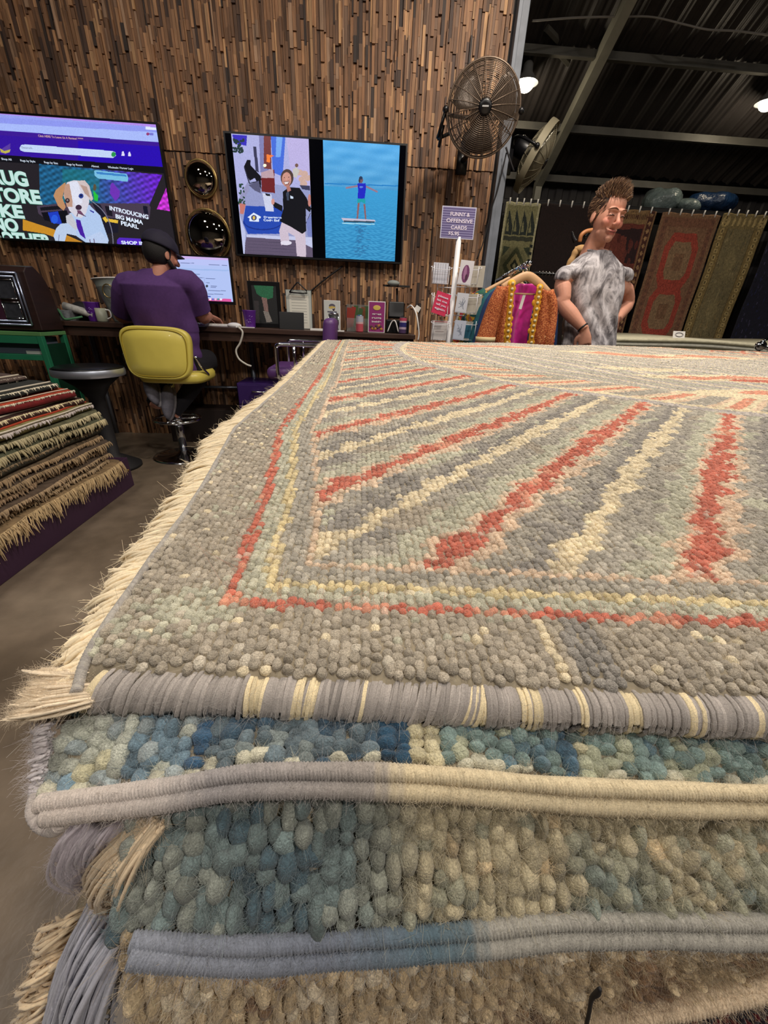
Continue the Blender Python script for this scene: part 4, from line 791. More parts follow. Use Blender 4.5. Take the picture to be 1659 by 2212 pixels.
# ================================================================== the left rug pile on its purple platform
t = thing('low_platform', (-2.6, 1.6, 0), 'low purple wooden platform under the left rug pile', 'platform')
mPP = mat('plum_paint', (62, 38, 62), .5, noise=(2, .12))
obj('platform_body', MB().add(*box2(-3.7, -1.555, .6, 2.60, 0, .2)), mPP, t, smooth=False, bevel=.004); obj('screw', MB().add(*ell((-1.553, 2.57, .12), (.004, .008, .008), n=10, m=6)), mGold_ if False else mat('brass_screw', (170, 140, 80), .4, .8), t)
LP = [  # z bottom, z top, x edge, y far end, body colour, fringe colour, fringe length, label
    (.200, .226, -1.53, 2.50, (140, 116, 84), (210, 182, 136), .085, 'lowest rug of the left pile, dark with long tan fringe over the purple board'),
    (.228, .262, -1.56, 2.44, (110, 92, 70), (186, 160, 124), .03, 'tan rug second from the bottom of the left pile'),
    (.264, .300, -1.545, 2.45, (92, 76, 62), (178, 152, 118), .035, 'brown rug third from the bottom of the left pile'),
    (.302, .336, -1.565, 2.42, (120, 96, 72), (166, 138, 106), .03, 'brown rug fourth from the bottom of the left pile'),
    (.338, .372, -1.55, 2.46, (84, 70, 58), (172, 146, 110), .04, 'dark brown rug fifth from the bottom of the left pile'),
    (.374, .412, -1.565, 2.44, (100, 84, 64), (176, 148, 112), .035, 'rug with frayed tan ends in the middle of the left pile'),
    (.414, .462, -1.565, 2.47, (74, 72, 60), (150, 128, 98), .018, 'dusky green grey rug at mid height of the left pile'),
    (.464, .512, -1.545, 2.48, (84, 86, 66), (190, 176, 136), .045, 'olive rug with ragged pale fringe above the dusky one'),
    (.514, .556, -1.55, 2.46, (96, 94, 70), (194, 182, 144), .042, 'olive grey rug with knotted fringe below the white corded edge'),
    (.558, .600, -1.555, 2.44, (118, 110, 66), (208, 196, 190), .020, 'olive rug with white cord and thin red line in the left pile'),
    (.602, .640, -1.575, 2.41, (60, 34, 28), (216, 200, 158), .030, 'dark rug with striped brown end and cream fringe below the red one'),
    (.642, .690, -1.60, 2.38, (128, 30, 26), (214, 204, 180), .012, 'red and orange banded rug near the top of the left pile'),
    (.692, .728, -1.66, 2.36, (40, 42, 38), (222, 212, 186), .024, 'dark green rug with white corded fringe just above the red one'),
    (.730, .760, -1.80, 2.36, (84, 68, 62), (214, 204, 180), .022, 'grey brown rug with small orange motifs near the top of the left pile'),
    (.762, .782, -2.02, 2.36, (120, 76, 68), (206, 196, 176), .018, 'faded pink striped rug on top of the left pile')]
for i, (z0, z1, xe, yf, cb, cf, Lf, lb) in enumerate(LP):
    r = np.random.default_rng(50 + i); hgt = z1 - z0; Rg = thing('rug', (-2.6, 1.5, z0), lb, 'rug', 'rugs of the left pile')
    ny = 70; ysl = np.linspace(.62 + .02 * r.random(), yf, ny); wv = .010 * np.sin(ysl * 6 + i * 1.7) + .005 * np.sin(ysl * 17 + i)
    zw = lambda y: (.004 * np.sin(y * 4 + 0.8)) + (-.02 * np.clip((y - yf + .25) / .25, 0, 1) ** 2 * 0)
    upx = i >= 10
    prof = [(-3.6, z0), (-3.6, z1)] + [(xe - d_, z1 - e_) for d_, e_ in (((.30, 0), (.12, .002), (.05, .010), (.015, hgt * .45)) if upx else ((.3, 0), (.03, .001), (.008, .006), (.0, hgt * .5)))] + [(xe - .006, z0 + .004), (xe - .3, z0)]
    V = []; C = []
    for y, w_ in zip(ysl, wv):
        ed = -.02 * (1 if y >= ysl[-1] - 1e-6 else 0)
        for j, (x, z) in enumerate(prof):
            V.append((x + (w_ if x > -3 else 0) + ed * (x > -3), y, z + zw(y)))
            c = cb
            C.append(lin(c) * (1 + .12 * r.normal()))
    m_ = len(prof); V = np.array(V); C = np.array(C)
    if i == 11:
        for j in range(m_):
            if j in (2, 3): C[j::m_] = lin((186, 84, 34))
            if j in (4,): C[j::m_] = lin((170, 62, 30))
            if j in (5, 6): C[j::m_] = lin((112, 22, 24))
    if i == 14: C[2::m_] = lin((150, 110, 100)); C[1::m_] = lin((110, 60, 52))
    vobj('body', MB().add(V, [gridf(ny, m_, True), np.arange(m_)[None, ::-1] * 1, (np.arange(m_) + m_ * (ny - 1))[None]], np.clip(C, 0, 1)), mat('pile_rug', attr=True, rough=.95, noise=(34, .35), bump=(80, .4, .004)), Rg)
    if i in (9, 10, 12, 13, 14, 11):   # white cord along the edge
        Yc = np.linspace(ysl[0], yf - .02, 120); xc = xe - (.05 if upx else .004) + .010 * np.sin(Yc * 6 + i * 1.7) + .005 * np.sin(Yc * 17 + i); zc_ = z1 - (.008 if upx else .008) + .004 * np.sin(Yc * 4 + 0.8)
        V, F = tube(np.c_[xc, Yc, zc_ + .002], .0045 if i != 11 else .003, 7); obj('edge_cord', MB().add(V, F), mat('cotton_cord', (206, 196, 176), .9), Rg)
    if i == 9: V, F = tube(np.c_[xc - .03, Yc, zc_ + .009], .006, 7); obj('red_line', MB().add(V, F), mat('brick_red', (160, 56, 26), .9), Rg)
    if i == 13:
        mo = MB()
        for k_ in range(24):
            y_ = .8 + k_ * .062; mo.add(*box((xe - .14 + r.uniform(-.03, .03), y_, z1 + .004 * np.sin(y_ * 4 + 0.8) + .0008), (.035, .03, .002), rotm(z=r.uniform(0, 1.5))))
        obj('woven_motifs', mo, mat('motif_orange', (170, 104, 76), .95), Rg, smooth=False)
    # fringe strands along the edge
    st = .007 if i else .0032; Yf = np.arange(.66, yf - .015, st); n = len(Yf); xf = xe - (.02 if upx else .004) + .010 * np.sin(Yf * 6 + i * 1.7) + .005 * np.sin(Yf * 17 + i); zf = (z1 - (.014 if upx else hgt * .35)) + .004 * np.sin(Yf * 4 + 0.8)
    P0 = np.c_[xf, Yf, zf]; k_ = 5; t_ = np.linspace(0, 1, k_); Ls = Lf * (.8 if i == 0 else .62) * (1 + .28 * r.normal(size=n).clip(-2, 2)) * (1 + .2 * np.sin(Yf * 31 + i)); dx = r.uniform(.1, .55, n); out = np.zeros((n, k_, 3))
    out[:, :, 0] = P0[:, :1] + (dx * np.minimum(Ls, .03))[:, None] * np.sin(t_ * 1.6)[None]; out[:, :, 1] = P0[:, 1:2] + (r.normal(size=n) * .25 * Ls)[:, None] * t_; out[:, :, 2] = P0[:, 2:3] - Ls[:, None] * t_[None] ** 1.3
    if i == 0: out[:, :, 0] = np.maximum(out[:, :, 0], -1.55 + .004 + .012 * t_)
    V, F = tubes_many(out, (1 if i else .72) * np.array([.0036, .0042, .0040, .0036, .0016]), 5); C = np.clip(lin(cf) * (1 + .16 * r.normal(size=(n, 1))), 0, 1); tag(vobj('fringe', MB().add(V, F, np.repeat(C, k_ * 5, 0)), mCot, Rg), kind='stuff')
    # short fringe on the far corner end
    Xe = np.arange(xe - .35, xe, .012); n = len(Xe)
# ================================================================== counter and what stands on it
CY = 3.42                                  # front edge of the counter
a = at(76, 690, CY); b = at(899, 703, CY); CZ = .985
CX0, CX1 = a[0], b[0]
t = thing('counter', ((CX0 + CX1) / 2, CY + .2, 0), 'long dark wooden wall counter under the two big screens', 'counter')
obj('worktop', MB().add(*box2(CX0, CX1, CY, WY - .03, CZ - .035, CZ)), mWoodDark, t, smooth=False, bevel=.004)
obj('apron', MB().add(*box2(CX0 + .03, CX1 - .01, CY + .02, CY + .05, CZ - .1, CZ - .036)), mWoodDark, t, smooth=False)
mPipe = mat('galvanised_pipe', (150, 158, 172), .35, .8)
for x, yl in ((-2.35, 3.87), (at(541, 740, 3.885 - .015)[0], 3.87), (.35, CY + .1)):
    obj('leg', MB().add(*tube([(x, yl, 0), (x, yl, CZ - .04)], .02, 12)), mPipe, t)
obj('brace', MB().add(*tube([(-1.95, WY - .05, CZ - .28), (-1.95, CY + .09, CZ - .05)], .012, 8)), mPipe, t)
P = at(440, 835, WY - .04), at(512, 836, WY - .04)
obj('foot_rail', MB().add(*tube([(-1.6, WY - .06, P[0][2]), (-1.06, WY - .06, P[1][2])], .012, 8)), mPipe, t)
def onc(px, y=None):                       # point on the counter top seen at photo column px, depth y
    y = y or CY + .15; return np.array([at(px, 690, y)[0], y, CZ])

# monitor
MY = 3.72
c = [at(370, 552, MY), at(497, 558, MY), at(500, 652, MY)]
mx1 = (c[1][0] + c[2][0]) / 2; mz1 = (c[0][2] + c[1][2]) / 2; mz0 = c[2][2]; mx0 = mx1 - (mz1 - mz0) * 16 / 9
t = thing('computer_monitor', ((mx0 + mx1) / 2, MY, CZ), 'computer monitor with a bright pale page in front of the seated person', 'monitor')
mb = MB(); mb.add(*box2(mx0 - .012, mx1 + .012, MY + .003, MY + .03, mz0 - .022, mz1 + .012)); mb.add(*box2(mx0 - .012, mx1 + .012, MY - .003, MY + .003, mz1, mz1 + .012)); mb.add(*box2(mx0 - .012, mx1 + .012, MY - .003, MY + .003, mz0 - .022, mz0)); mb.add(*box2(mx0 - .012, mx0, MY - .003, MY + .003, mz0, mz1)); mb.add(*box2(mx1, mx1 + .012, MY - .003, MY + .003, mz0, mz1))
obj('casing', mb, mBlack, t, smooth=False)
mb = MB(); mb.add(*box2((mx0 + mx1) / 2 - .03, (mx0 + mx1) / 2 + .03, MY + .03, MY + .05, CZ + .01, mz0 + .1)); mb.add(*box2((mx0 + mx1) / 2 - .11, (mx0 + mx1) / 2 + .11, MY - .06, MY + .1, CZ, CZ + .012))
obj('stand', mb, mBlack, t, smooth=False, bevel=.003)
def c7(x, y): return (240 + x / 5.184, 500 + y / 5.184)
def mpm(px, py):
    p = at(px, py, MY); return ((p[0] - mx0) / (mx1 - mx0), (mz1 - p[2]) / (mz1 - mz0))
cv = Canvas(220, 130, (178, 196, 244), lambda x, y: mpm(*c7(x, y))); Q = cv.poly
Q([(300, 250), (1310, 290), (1315, 325), (300, 285)], (206, 178, 235)); Q([(300, 285), (1315, 325), (1318, 390), (300, 350)], (186, 196, 246)); Q([(300, 395), (1320, 430), (1320, 445), (300, 415)], (160, 186, 235))
Q([(300, 735), (1345, 755), (1350, 792), (300, 780)], (222, 90, 160))
for i, xx in enumerate(range(990, 1260, 30)): cv.oval(xx, 760, 12, 12, [(240, 240, 250), (90, 120, 200), (230, 200, 220), (60, 160, 150)][i % 4])
for (xa, ya, l) in ((710, 352, 220), (1095, 372, 120), (1240, 378, 60), (765, 472, 40), (845, 476, 150), (845, 512, 40), (915, 515, 130), (1060, 525, 110), (1060, 572, 45), (1115, 610, 70), (1115, 625, 60), (1085, 662, 200), (1085, 700, 170)): cv.line((xa, ya), (xa + l, ya + 4), 7, (110, 124, 170))
cv.oval(1073, 612, 14, 14, (50, 60, 70)); Q([(1075, 720), (1115, 722), (1115, 735), (1075, 733)], (40, 50, 160)); cv.line((1045, 520), (1050, 730), 3, (140, 150, 200))
cv.sheet('page', flat(mx0, mx1, mz0, mz1, MY - .0005), mScreen, t, smooth=False)

# keyboard and papers on the counter by the hand
t = thing('keyboard', onc(445), 'slim white keyboard on the counter below the monitor', 'keyboard')
p = onc(452, CY + .1)
obj('keyboard_body', MB().add(*box2(p[0] - .2, p[0] + .2, p[1] - .05, p[1] + .06, CZ, CZ + .012)), mWhite, t, smooth=False, bevel=.004)
mb = MB()
for i in range(15):
    for j in range(5): mb.add(*box((p[0] - .182 + i * .026, p[1] - .036 + j * .02, CZ + .015), (.021, .016, .006)))
obj('keys', mb, mPaper, t, smooth=False)
p = onc(512, CY + .08)
tag(obj('mouse', MB().add(*ell((p[0] - .02, p[1] - .02, CZ + .012), (.055, .032, .022))), mWhite), 'white computer mouse on the counter beside the keyboard', 'mouse')
tag(obj('paper_note', MB().add(*box((p[0] + .06, p[1], CZ + .003), (.14, .09, .005), rotm(z=.2))), mPaper, smooth=False), 'white note lying on the counter left of the purple cup near the monitor', 'paper')
# white charging cable hanging over the edge
P = [(at(512, 692, CY - .01)), at(515, 703, CY - .012), at(524, 718, CY - .02), at(519, 740, CY - .02), at(510, 757, CY - .02), at(516, 775, CY - .02), at(532, 787, CY - .02), at(543, 791, CY - .02)]
P[0] = np.array([P[0][0], CY + .05, CZ + .008]); P[1] = np.array([P[1][0], CY - .01, CZ + .004])
tag(obj('charging_cable', MB().add(*tube(P, .0075, 8, 8)), mat('white_cable', (200, 196, 186), .5)), 'loose white charging cable dangling over the counter front', 'cable')

# purple cups
mPurple = mat('purple_plastic', (92, 38, 140), .4); mPurpleLt = mat('faded_purple_print', (150, 120, 190), .5)
def cup(px, y, h, r, label):
    p = onc(px, y); t = thing('plastic_cup', p, label, 'cup')
    obj('cup_body', MB().add(*lathe([(0, .002), (r * .72, .0), (r * .74, .004), (r, h - .006), (r * 1.06, h), (r * .96, h), (r * .7, .008), (0, .007)], p, 28)), mPurple, t)
    th = np.linspace(-2.1, -1.0, 12); V = np.array([[p[0] + (r * (.8 + .14 * k) + .001) * math.cos(a), p[1] + (r * (.8 + .14 * k) + .001) * math.sin(a), p[2] + h * (.25 + .5 * k)] for k in (0, 1) for a in th])
    obj('print', MB().add(V, gridf(2, 12)), mPurpleLt, t) if False else None
    mb = MB()
    for k in range(7):
        aa = -1.57 + random.uniform(-.5, .5); hh = h * random.uniform(.3, .7); rr = r * (.72 + .28 * hh / h) + .001
        mb.add(*tube([(p[0] + rr * math.cos(aa), p[1] + rr * math.sin(aa), p[2] + hh), (p[0] + rr * math.cos(aa + .25), p[1] + rr * math.sin(aa + .25), p[2] + hh + random.uniform(-.012, .014))], .0022, 5))
    obj('print', mb, mPurpleLt, t)
cup(206, CY + .12, .135, .055, 'purple plastic cup beside the magazines at the left of the counter')
cup(540, CY + .1, .125, .05, 'purple plastic cup right of the computer monitor')
# magazines and papers, left part of the counter
mMagA = mat('grey_magazine', (120, 122, 126), .5, noise=(40, .5)); mMagB = mat('white_magazine', (190, 188, 182), .5, noise=(30, .35))
p = onc(128, CY + .14); tag(obj('magazine_stack', MB().add(*box((p[0] + .02, p[1], CZ + .035), (.24, .22, .07), rotm(z=.1))), mMagA, smooth=False, bevel=.002), 'grey stack of printed magazines at the far left of the counter', 'magazines')
p = onc(150, CY + .07); tag(obj('green_ribbon', MB().add(*tube([(p[0] - .05, p[1] - .02, CZ + .075), (p[0] - .02, p[1] - .05, CZ + .05), (p[0], p[1] - .05, CZ + .01), (p[0] + .07, p[1] - .04, CZ + .02), (p[0] + .1, p[1], CZ + .03)], .008, 6, 5)), mat('green_cloth', (74, 128, 88), .8)), 'green ribbon draped over the magazine stack', 'ribbon')
p = onc(176, CY + .12); tag(obj('rolled_magazine', MB().add(*tube([(p[0] - .1, p[1], CZ + .1), (p[0] + .12, p[1] - .02, CZ + .045)], (.028, .028), 12)), mMagB), 'rolled white magazine leaning on the counter left of purple cup', 'magazine')
p = onc(183, CY + .22); tag(obj('camera_bag', MB().add(*ell((p[0], p[1], CZ + .065), (.09, .06, .07))), mDark), 'dark soft bag behind the rolled magazine', 'bag')
p = onc(222, CY + .05); t = thing('glass_mug', p, 'pale mug with a tag right of the left purple cup', 'mug')
obj('mug_body', MB().add(*lathe([(0, 0), (.034, 0), (.038, .01), (.038, .095), (.034, .095), (.033, .01), (0, .008)], p, 24)), mat('cream_mug', (168, 170, 150), .4), t)
obj('mug_handle', MB().add(*tube([p + (.034, 0, .085), p + (.065, 0, .08), p + (.068, 0, .04), p + (.034, 0, .02)], .005, 8, 5)), mPaper, t)
# tall grey tapered bin behind the seated person
p = onc(262, CY + .16); t = thing('tapered_planter', p, 'tall grey tapered planter on the counter left of the seated person', 'planter')
zt = at(240, 603, p[1])[2] - CZ
Rb = rotm(y=-.1)
V, F = lathe([(0, 0), (.045, 0), (.05, .01), (.095, zt * .82), (.098, zt * .84), (.094, zt * .86), (.104, zt * .98), (.11, zt), (.095, zt), (.06, zt * .3), (0, .02)], (0, 0, 0), 28)
obj('planter_body', MB().add(V @ Rb.T + p, F), mat('grey_green_glaze', (128, 134, 128), .4), t)
V, F = lathe([(.101, zt * .985), (.112, zt * 1.0), (.112, zt * 1.02), (.1, zt * 1.02)], (0, 0, 0), 28, cap=False)
obj('rim', MB().add(V @ Rb.T + p, F), mPaper, t)
obj('crest', MB().add(*tube([(p[0] + .01 + .04 * math.cos(q), p[1] - .105, CZ + zt * .72 + .045 * math.sin(q)) for q in np.linspace(0, 2 * PI, 16)], .004, 6)), mGold, t)

# framed picture, clipboard, tablet, booklets, cans right of the monitor
def framed(pxs, y, bg, fr, label, name, cat, paint=None, tilt=0, border=.012, w=60, h=80):
    P = [at(*q, y) for q in pxs]; xa, xb, za, zb = P[0][0], P[1][0], P[0][2], CZ + .002
    t = thing(name, ((xa + xb) / 2, y, CZ), label, cat)
    obj('frame', MB().add(*box2(xa, xb, y + .002, y + .016, zb, za)), fr, t, smooth=False, bevel=.002)
    cv = Canvas(w, h, bg)
    if paint: paint(cv)
    cv.sheet('picture', flat(xa + border, xb - border, zb + border, za - border, y + .001), mAttr, t, smooth=False); return t
def p_boots(cv):
    Q = cv.poly; Q([(.1, 0), (.9, 0), (.85, .3), (.55, .36), (.2, .22)], (46, 120, 84)); Q([(.38, .3), (.6, .32), (.62, .7), (.45, .68)], (150, 120, 116)); Q([(.4, .66), (.62, .68), (.75, .95), (.5, .97)], (150, 145, 140)); Q([(.05, .4), (.25, .4), (.2, 1), (.05, 1)], (60, 56, 58)); cv.noise(.08)
framed([(533, 606), (603, 607)], CY + .2, (34, 36, 38), mBlack, 'black framed picture with green top and pale legs, beside the monitor', 'framed_picture', 'picture', p_boots, border=.03)
def p_form(cv):
    cv.a[:] = (190, 194, 188); cv.rect(.12, .12, .9, 1, (228, 226, 214))
    for i in range(9): cv.line((.2, .24 + i * .075), (.82, .24 + i * .075), .012, (150, 150, 145))
t = framed([(616, 625), (672, 628)], CY + .22, (200, 200, 195), mat('glass_board', (120, 138, 140), .2), 'clipboard with a paper form and black wire clip, leaning on wall side', 'clipboard', 'clipboard', p_form, border=.004)
p = at(644, 626, CY + .2); obj('clip', MB().add(*tube([p + (-.07, 0, -.02), p + (-.02, 0, .035), p + (0, 0, .05), p + (.02, 0, .035), p + (.07, 0, -.02), p + (-.07, 0, -.02)], .005, 6, 3)), mBlack, t)
p0, p1 = at(601, 664, CY + .1), at(655, 662, CY + .1)
tag(obj('tablet', MB().add(*box(((p0[0] + p1[0]) / 2, CY + .1, CZ + .06), (p1[0] - p0[0], .012, .13), rotm(x=-.2))), mBlack, smooth=False, bevel=.004), 'black tablet propped on the counter in front of the clipboard', 'tablet')
def p_shop(bg, fg):
    def f(cv):
        cv.a[:] = bg; cv.oval(.5, .17, .2, .07, fg); cv.oval(.5, .23, .22, .05, (196, 170, 90)); cv.rect(.2, .35, .8, .4, fg); cv.rect(.25, .44, .75, .48, fg); cv.rect(.15, .6, .85, .62, fg)
    return f
framed([(699, 648), (735, 650)], CY + .18, (190, 192, 190), mWhite, 'white leaflet stand with a small emblem, behind the coffee press', 'leaflet_stand', 'leaflet', p_shop((196, 198, 194), (90, 86, 100)), border=.003)
tag(obj('paper_slips', MB().add(*box2(onc(672)[0], onc(708)[0], CY + .06, CY + .16, CZ, CZ + .012)), mPaper, smooth=False), 'flat pile of white paper slips on the counter below the clipboard', 'paper')
p = onc(721, CY + .1); t = thing('coffee_press', p, 'small glass coffee press with black base on the counter', 'coffee press')
obj('base', MB().add(*lathe([(0, 0), (.038, 0), (.038, .06), (0, .062)], p, 24)), mBlack, t)
obj('glass', MB().add(*lathe([(.034, .06), (.035, .12), (.033, .12), (.032, .062)], p, 24, cap=False)), mat('clear_glass', (240, 245, 245), .05, trans=.95), t)
mb = MB(); mb.add(*lathe([(0, .12), (.037, .12), (.037, .13), (.008, .134), (.006, .15), (.011, .155), (.011, .163), (0, .165)], p, 24)); obj('lid', mb, mChrome, t)
obj('frame', MB().add(*tube([p + (.037, -.01, .02), p + (.037, -.01, .12)], .0035, 6)).add(*tube([p + (-.037, -.01, .02), p + (-.037, -.01, .12)], .0035, 6)), mChrome, t)
tag(obj('paper_slips', MB().add(*box2(onc(728)[0], onc(744)[0], CY + .05, CY + .14, CZ, CZ + .006)), mPaper, smooth=False), 'small white paper slip on the counter right of the coffee press', 'paper')
# acrylic box of wrapped sweets
p0, p1 = at(748, 655, CY + .2), at(806, 655, CY + .2)
t = thing('acrylic_tray', ((p0[0] + p1[0]) / 2, CY + .2, CZ), 'clear acrylic holder with red and brown leaflets behind the cans', 'leaflet holder')
obj('tray', MB().add(*box2(p0[0], p1[0], CY + .17, CY + .174, CZ, CZ + .1)).add(*box2(p0[0], p1[0], CY + .25, CY + .254, CZ, CZ + .2)).add(*box2(p0[0], p0[0] + .004, CY + .17, CY + .25, CZ, CZ + .18)), mat('acrylic', (230, 235, 235), .08, trans=.9), t, smooth=False)
mb = MB()
for i in range(7):
    x = p0[0] + .02 + i * (p1[0] - p0[0] - .04) / 6; mb.add(*box((x, CY + .21, CZ + .1 + .008 * (i % 3)), (.035, .012, .15), rotm(y=random.uniform(-.2, .2), x=.1)), lin(random.choice([(150, 52, 40), (120, 70, 44), (160, 110, 70), (60, 90, 50)])))
obj('leaflets', mb, mAttr, t, smooth=False)
def can(px, y, h, r, bands, label):
    p = onc(px, y); t = thing('drink_can', p, label, 'can'); mb = MB()
    prof = [(r * .8, 0), (r, .008)]; 
    zs = [.008]; V = []; C_ = []
    hs = [0.0]
    for f_, c in bands: hs.append(hs[-1] + f_)
    obj('can_top', MB().add(*lathe([(r, h - .008), (r * .86, h), (r * .82, h - .003), (0, h - .003)], p, 24)), mChrome, t)
    for k, (f_, c) in enumerate(bands): mb.add(*lathe([(r, .006 + (h - .014) * hs[k]), (r, .006 + (h - .014) * hs[k + 1])], p, 24, cap=False), lin(c))
    mb.add(*lathe([(0, 0), (r * .8, 0), (r, .006)], p, 24, cap=False), lin(bands[0][1]))
    obj('can_wall', mb, mat('can_paint', attr=True, rough=.3, metal=.2), t)
can(777, CY + .08, .125, .03, [(.5, (206, 92, 104)), (.12, (230, 190, 190)), (.38, (190, 192, 205))], 'drink can, pink below and silver above, left of the purple leaflet')
can(871, CY + .1, .125, .03, [(.25, (90, 70, 110)), (.15, (210, 190, 210)), (.3, (60, 60, 130)), (.1, (220, 210, 220)), (.2, (200, 84, 110))], 'drink can with blue, white and pink bands at the right end of the counter')
t = framed([(796, 650), (833, 651)], CY + .07, (140, 40, 110), mWhite, 'purple printed leaflet in a white holder between the two cans', 'leaflet_stand', 'leaflet', None, border=.006)
P0, P1 = at(796, 650, CY + .07), at(833, 651, CY + .07)
w = P1[0] - P0[0]; y_ = CY + .0695
def fr(u, v): return np.array([P0[0] + w * u, y_, P0[2] + (CZ - P0[2]) * v])
for s, v in (('great', .42), ('rugs', .54), ('inside', .66)): text(s, fr(.22, v), fr(.78, v), mPaper, t, .012, name='lettering', bold=.03, thick=.0004)
mb = MB(); 
for i in range(9): mb.add(*ell(fr(.2 + .075 * i, random.uniform(.76, .88)), (.012, .002, .010)), lin(random.choice([(200, 170, 130), (90, 50, 60), (180, 120, 60)])))
obj('emblem', MB().add(*ell(fr(.5, .2), (.03, .001, .018)), lin((210, 180, 90))), mAttr, t); obj('food_picture', mb, mAttr, t)
# black card machine with lamp arm and cables
p = onc(858, CY + .2); t = thing('card_terminal', p, 'black till machine with a pale lamp arm at the right counter end', 'till')
mb = MB(); mb.add(*box((p[0] - .0, p[1], CZ + .05), (.19, .14, .1))); mb.add(*box((p[0] - .01, p[1] + .03, CZ + .17), (.13, .05, .12), rotm(x=-.25))); obj('body', mb, mBlack, t, smooth=False, bevel=.008)
mb = MB(); mb.add(*tube([p + (0, .05, .2), p + (-.01, .06, .33)], .008, 8)); mb.add(*box(p + (-.01, .04, .345), (.2, .05, .012))); obj('arm', mb, mDark, t, smooth=False)
q_ = at(850, 612, p[1]); obj('lamp_head', MB().add(*ell(q_, (.05, .03, .022))), mat('dusty_grey', (130, 136, 132), .6), t)
P = [onc(838, CY + .12) + (0, 0, .01), onc(838, CY + .12) + (.03, 0, .08), onc(846, CY + .1) + (.03, 0, .09), onc(862, CY + .1) + (0, 0, .01)]
tag(obj('looped_cable', MB().add(*tube(P, .005, 6, 6)), mPaper), 'short looped white cable on the counter in front of the till machine', 'cable')
P = [at(880, 665, CY + .1), at(888, 660, CY + .05), at(897, 672, CY), at(902, 692, CY - .02), at(905, 720, CY - .02), at(903, 735, CY - .02)]
tag(obj('hanging_cable', MB().add(*tube(P, .006, 6, 6)), mPaper), 'white cable arching off the right end of the counter', 'cable')
tag(obj('price_tag', MB().add(*box(at(902, 667, CY + .02), (.04, .004, .04), rotm(y=.5))).add(*tube([at(902, 661, CY + .02), at(897, 664, CY + .02), at(893, 668, CY + .035)], .002, 5)), mPaper, smooth=False), 'small white diamond tag hung on the arching cable', 'tag')
tag(obj('black_wall_cable', MB().add(*tube([at(740, 575, WY - .04), at(700, 605, WY - .035), at(672, 628, WY - .035), at(655, 640, WY - .05)], .006, 6, 5)), mBlack), 'black cable running down the wood wall from the right screen', 'cable')

# ================================================================== left corner: old console on a green stand, round table
KY = 3.16
def c3(x, y): return (x / 5.184, 560 + y / 5.184)
t = thing('console_cabinet', (-2.6, KY + .25, 1.0), 'old dark wooden console with silver framed dark panes standing on green stand', 'console')
k0, k1, k2, k3 = at(*c3(200, 165), KY), at(*c3(345, 745), KY), at(*c3(450, 205), KY + .5), at(*c3(0, 120), KY)
xr = (k0[0] + k1[0]) / 2 + .005; kz0 = k1[2] - .03; kz1 = at(30, 582, KY)[2]
V = []; prof = [(KY + .0, kz0), (KY, kz1 - .01), (KY + .03, kz1 + .02), (KY + .1, kz1 + .03), (KY + .17, kz1 - .03), (KY + .21, kz1 - .12), (KY + .23, kz0)]
V = np.array([(x, y, z) for x in (-3.1, xr + .05) for (y, z) in prof]); n = len(prof)
F = [np.array([[i, (i + 1) % n, n + (i + 1) % n, n + i] for i in range(n)]), np.arange(n)[None, ::-1], np.arange(n, 2 * n)[None]]
obj('cabinet_body', MB().add(V, F), mat('walnut_dark', (44, 26, 22), .5, noise=(5, .3, (1, 1, 8))), t, smooth=False, bevel=.006)
mb = MB()
def bar(p, q, r=.006): mb.add(*tube([p, q], r, 6))
kx = lambda px, py: at(*c3(px, py), KY - .012)
fxz = [(-3.05, kz0 + .035), (xr - .0, kz0 + .035), (xr - .0, kz1 - .02), (-3.05, kz1 - .02)]
for i in range(4):
    for off in (0, .022):
        s_ = [(x + (off if x < -3 else -off), z + (off if z < (kz0 + kz1) / 2 else -off)) for x, z in fxz]; a_, b_ = s_[i], s_[(i + 1) % 4]; bar((a_[0], KY - .008, a_[1]), (b_[0], KY - .008, b_[1]), .007)
obj('silver_frame', mb, mat('silver_trim', (170, 180, 205), .25, .8), t)
zc = (kz0 + kz1) / 2 + .0
mb2 = MB(); mbf = MB()
for (xa, xb, za, zb) in ((xr - .15, xr - .04, zc + .01, kz1 - .06), (xr - .15, xr - .04, kz0 + .075, zc - .01)):
    o = MB().add(*box2(xa, xb, KY - .006, KY + .002, za, zb)); obj('pane', o, mat('dark_pane', (58, 60, 66), .2, noise=(30, .3)), t, smooth=False)
    for q in (((xa, za), (xb, za)), ((xb, za), (xb, zb)), ((xb, zb), (xa, zb)), ((xa, zb), (xa, za))): mbf.add(*tube([(q[0][0], KY - .01, q[0][1]), (q[1][0], KY - .01, q[1][1])], .004, 6))
obj('pane_trim', mbf, mChrome, t)
obj('front_glass', MB().add(*box2(-3.03, xr - .16, KY - .005, KY + .002, kz0 + .06, kz1 - .05)), mat('plum_glass', (74, 44, 62), .12, noise=(7, .5)), t, smooth=False)
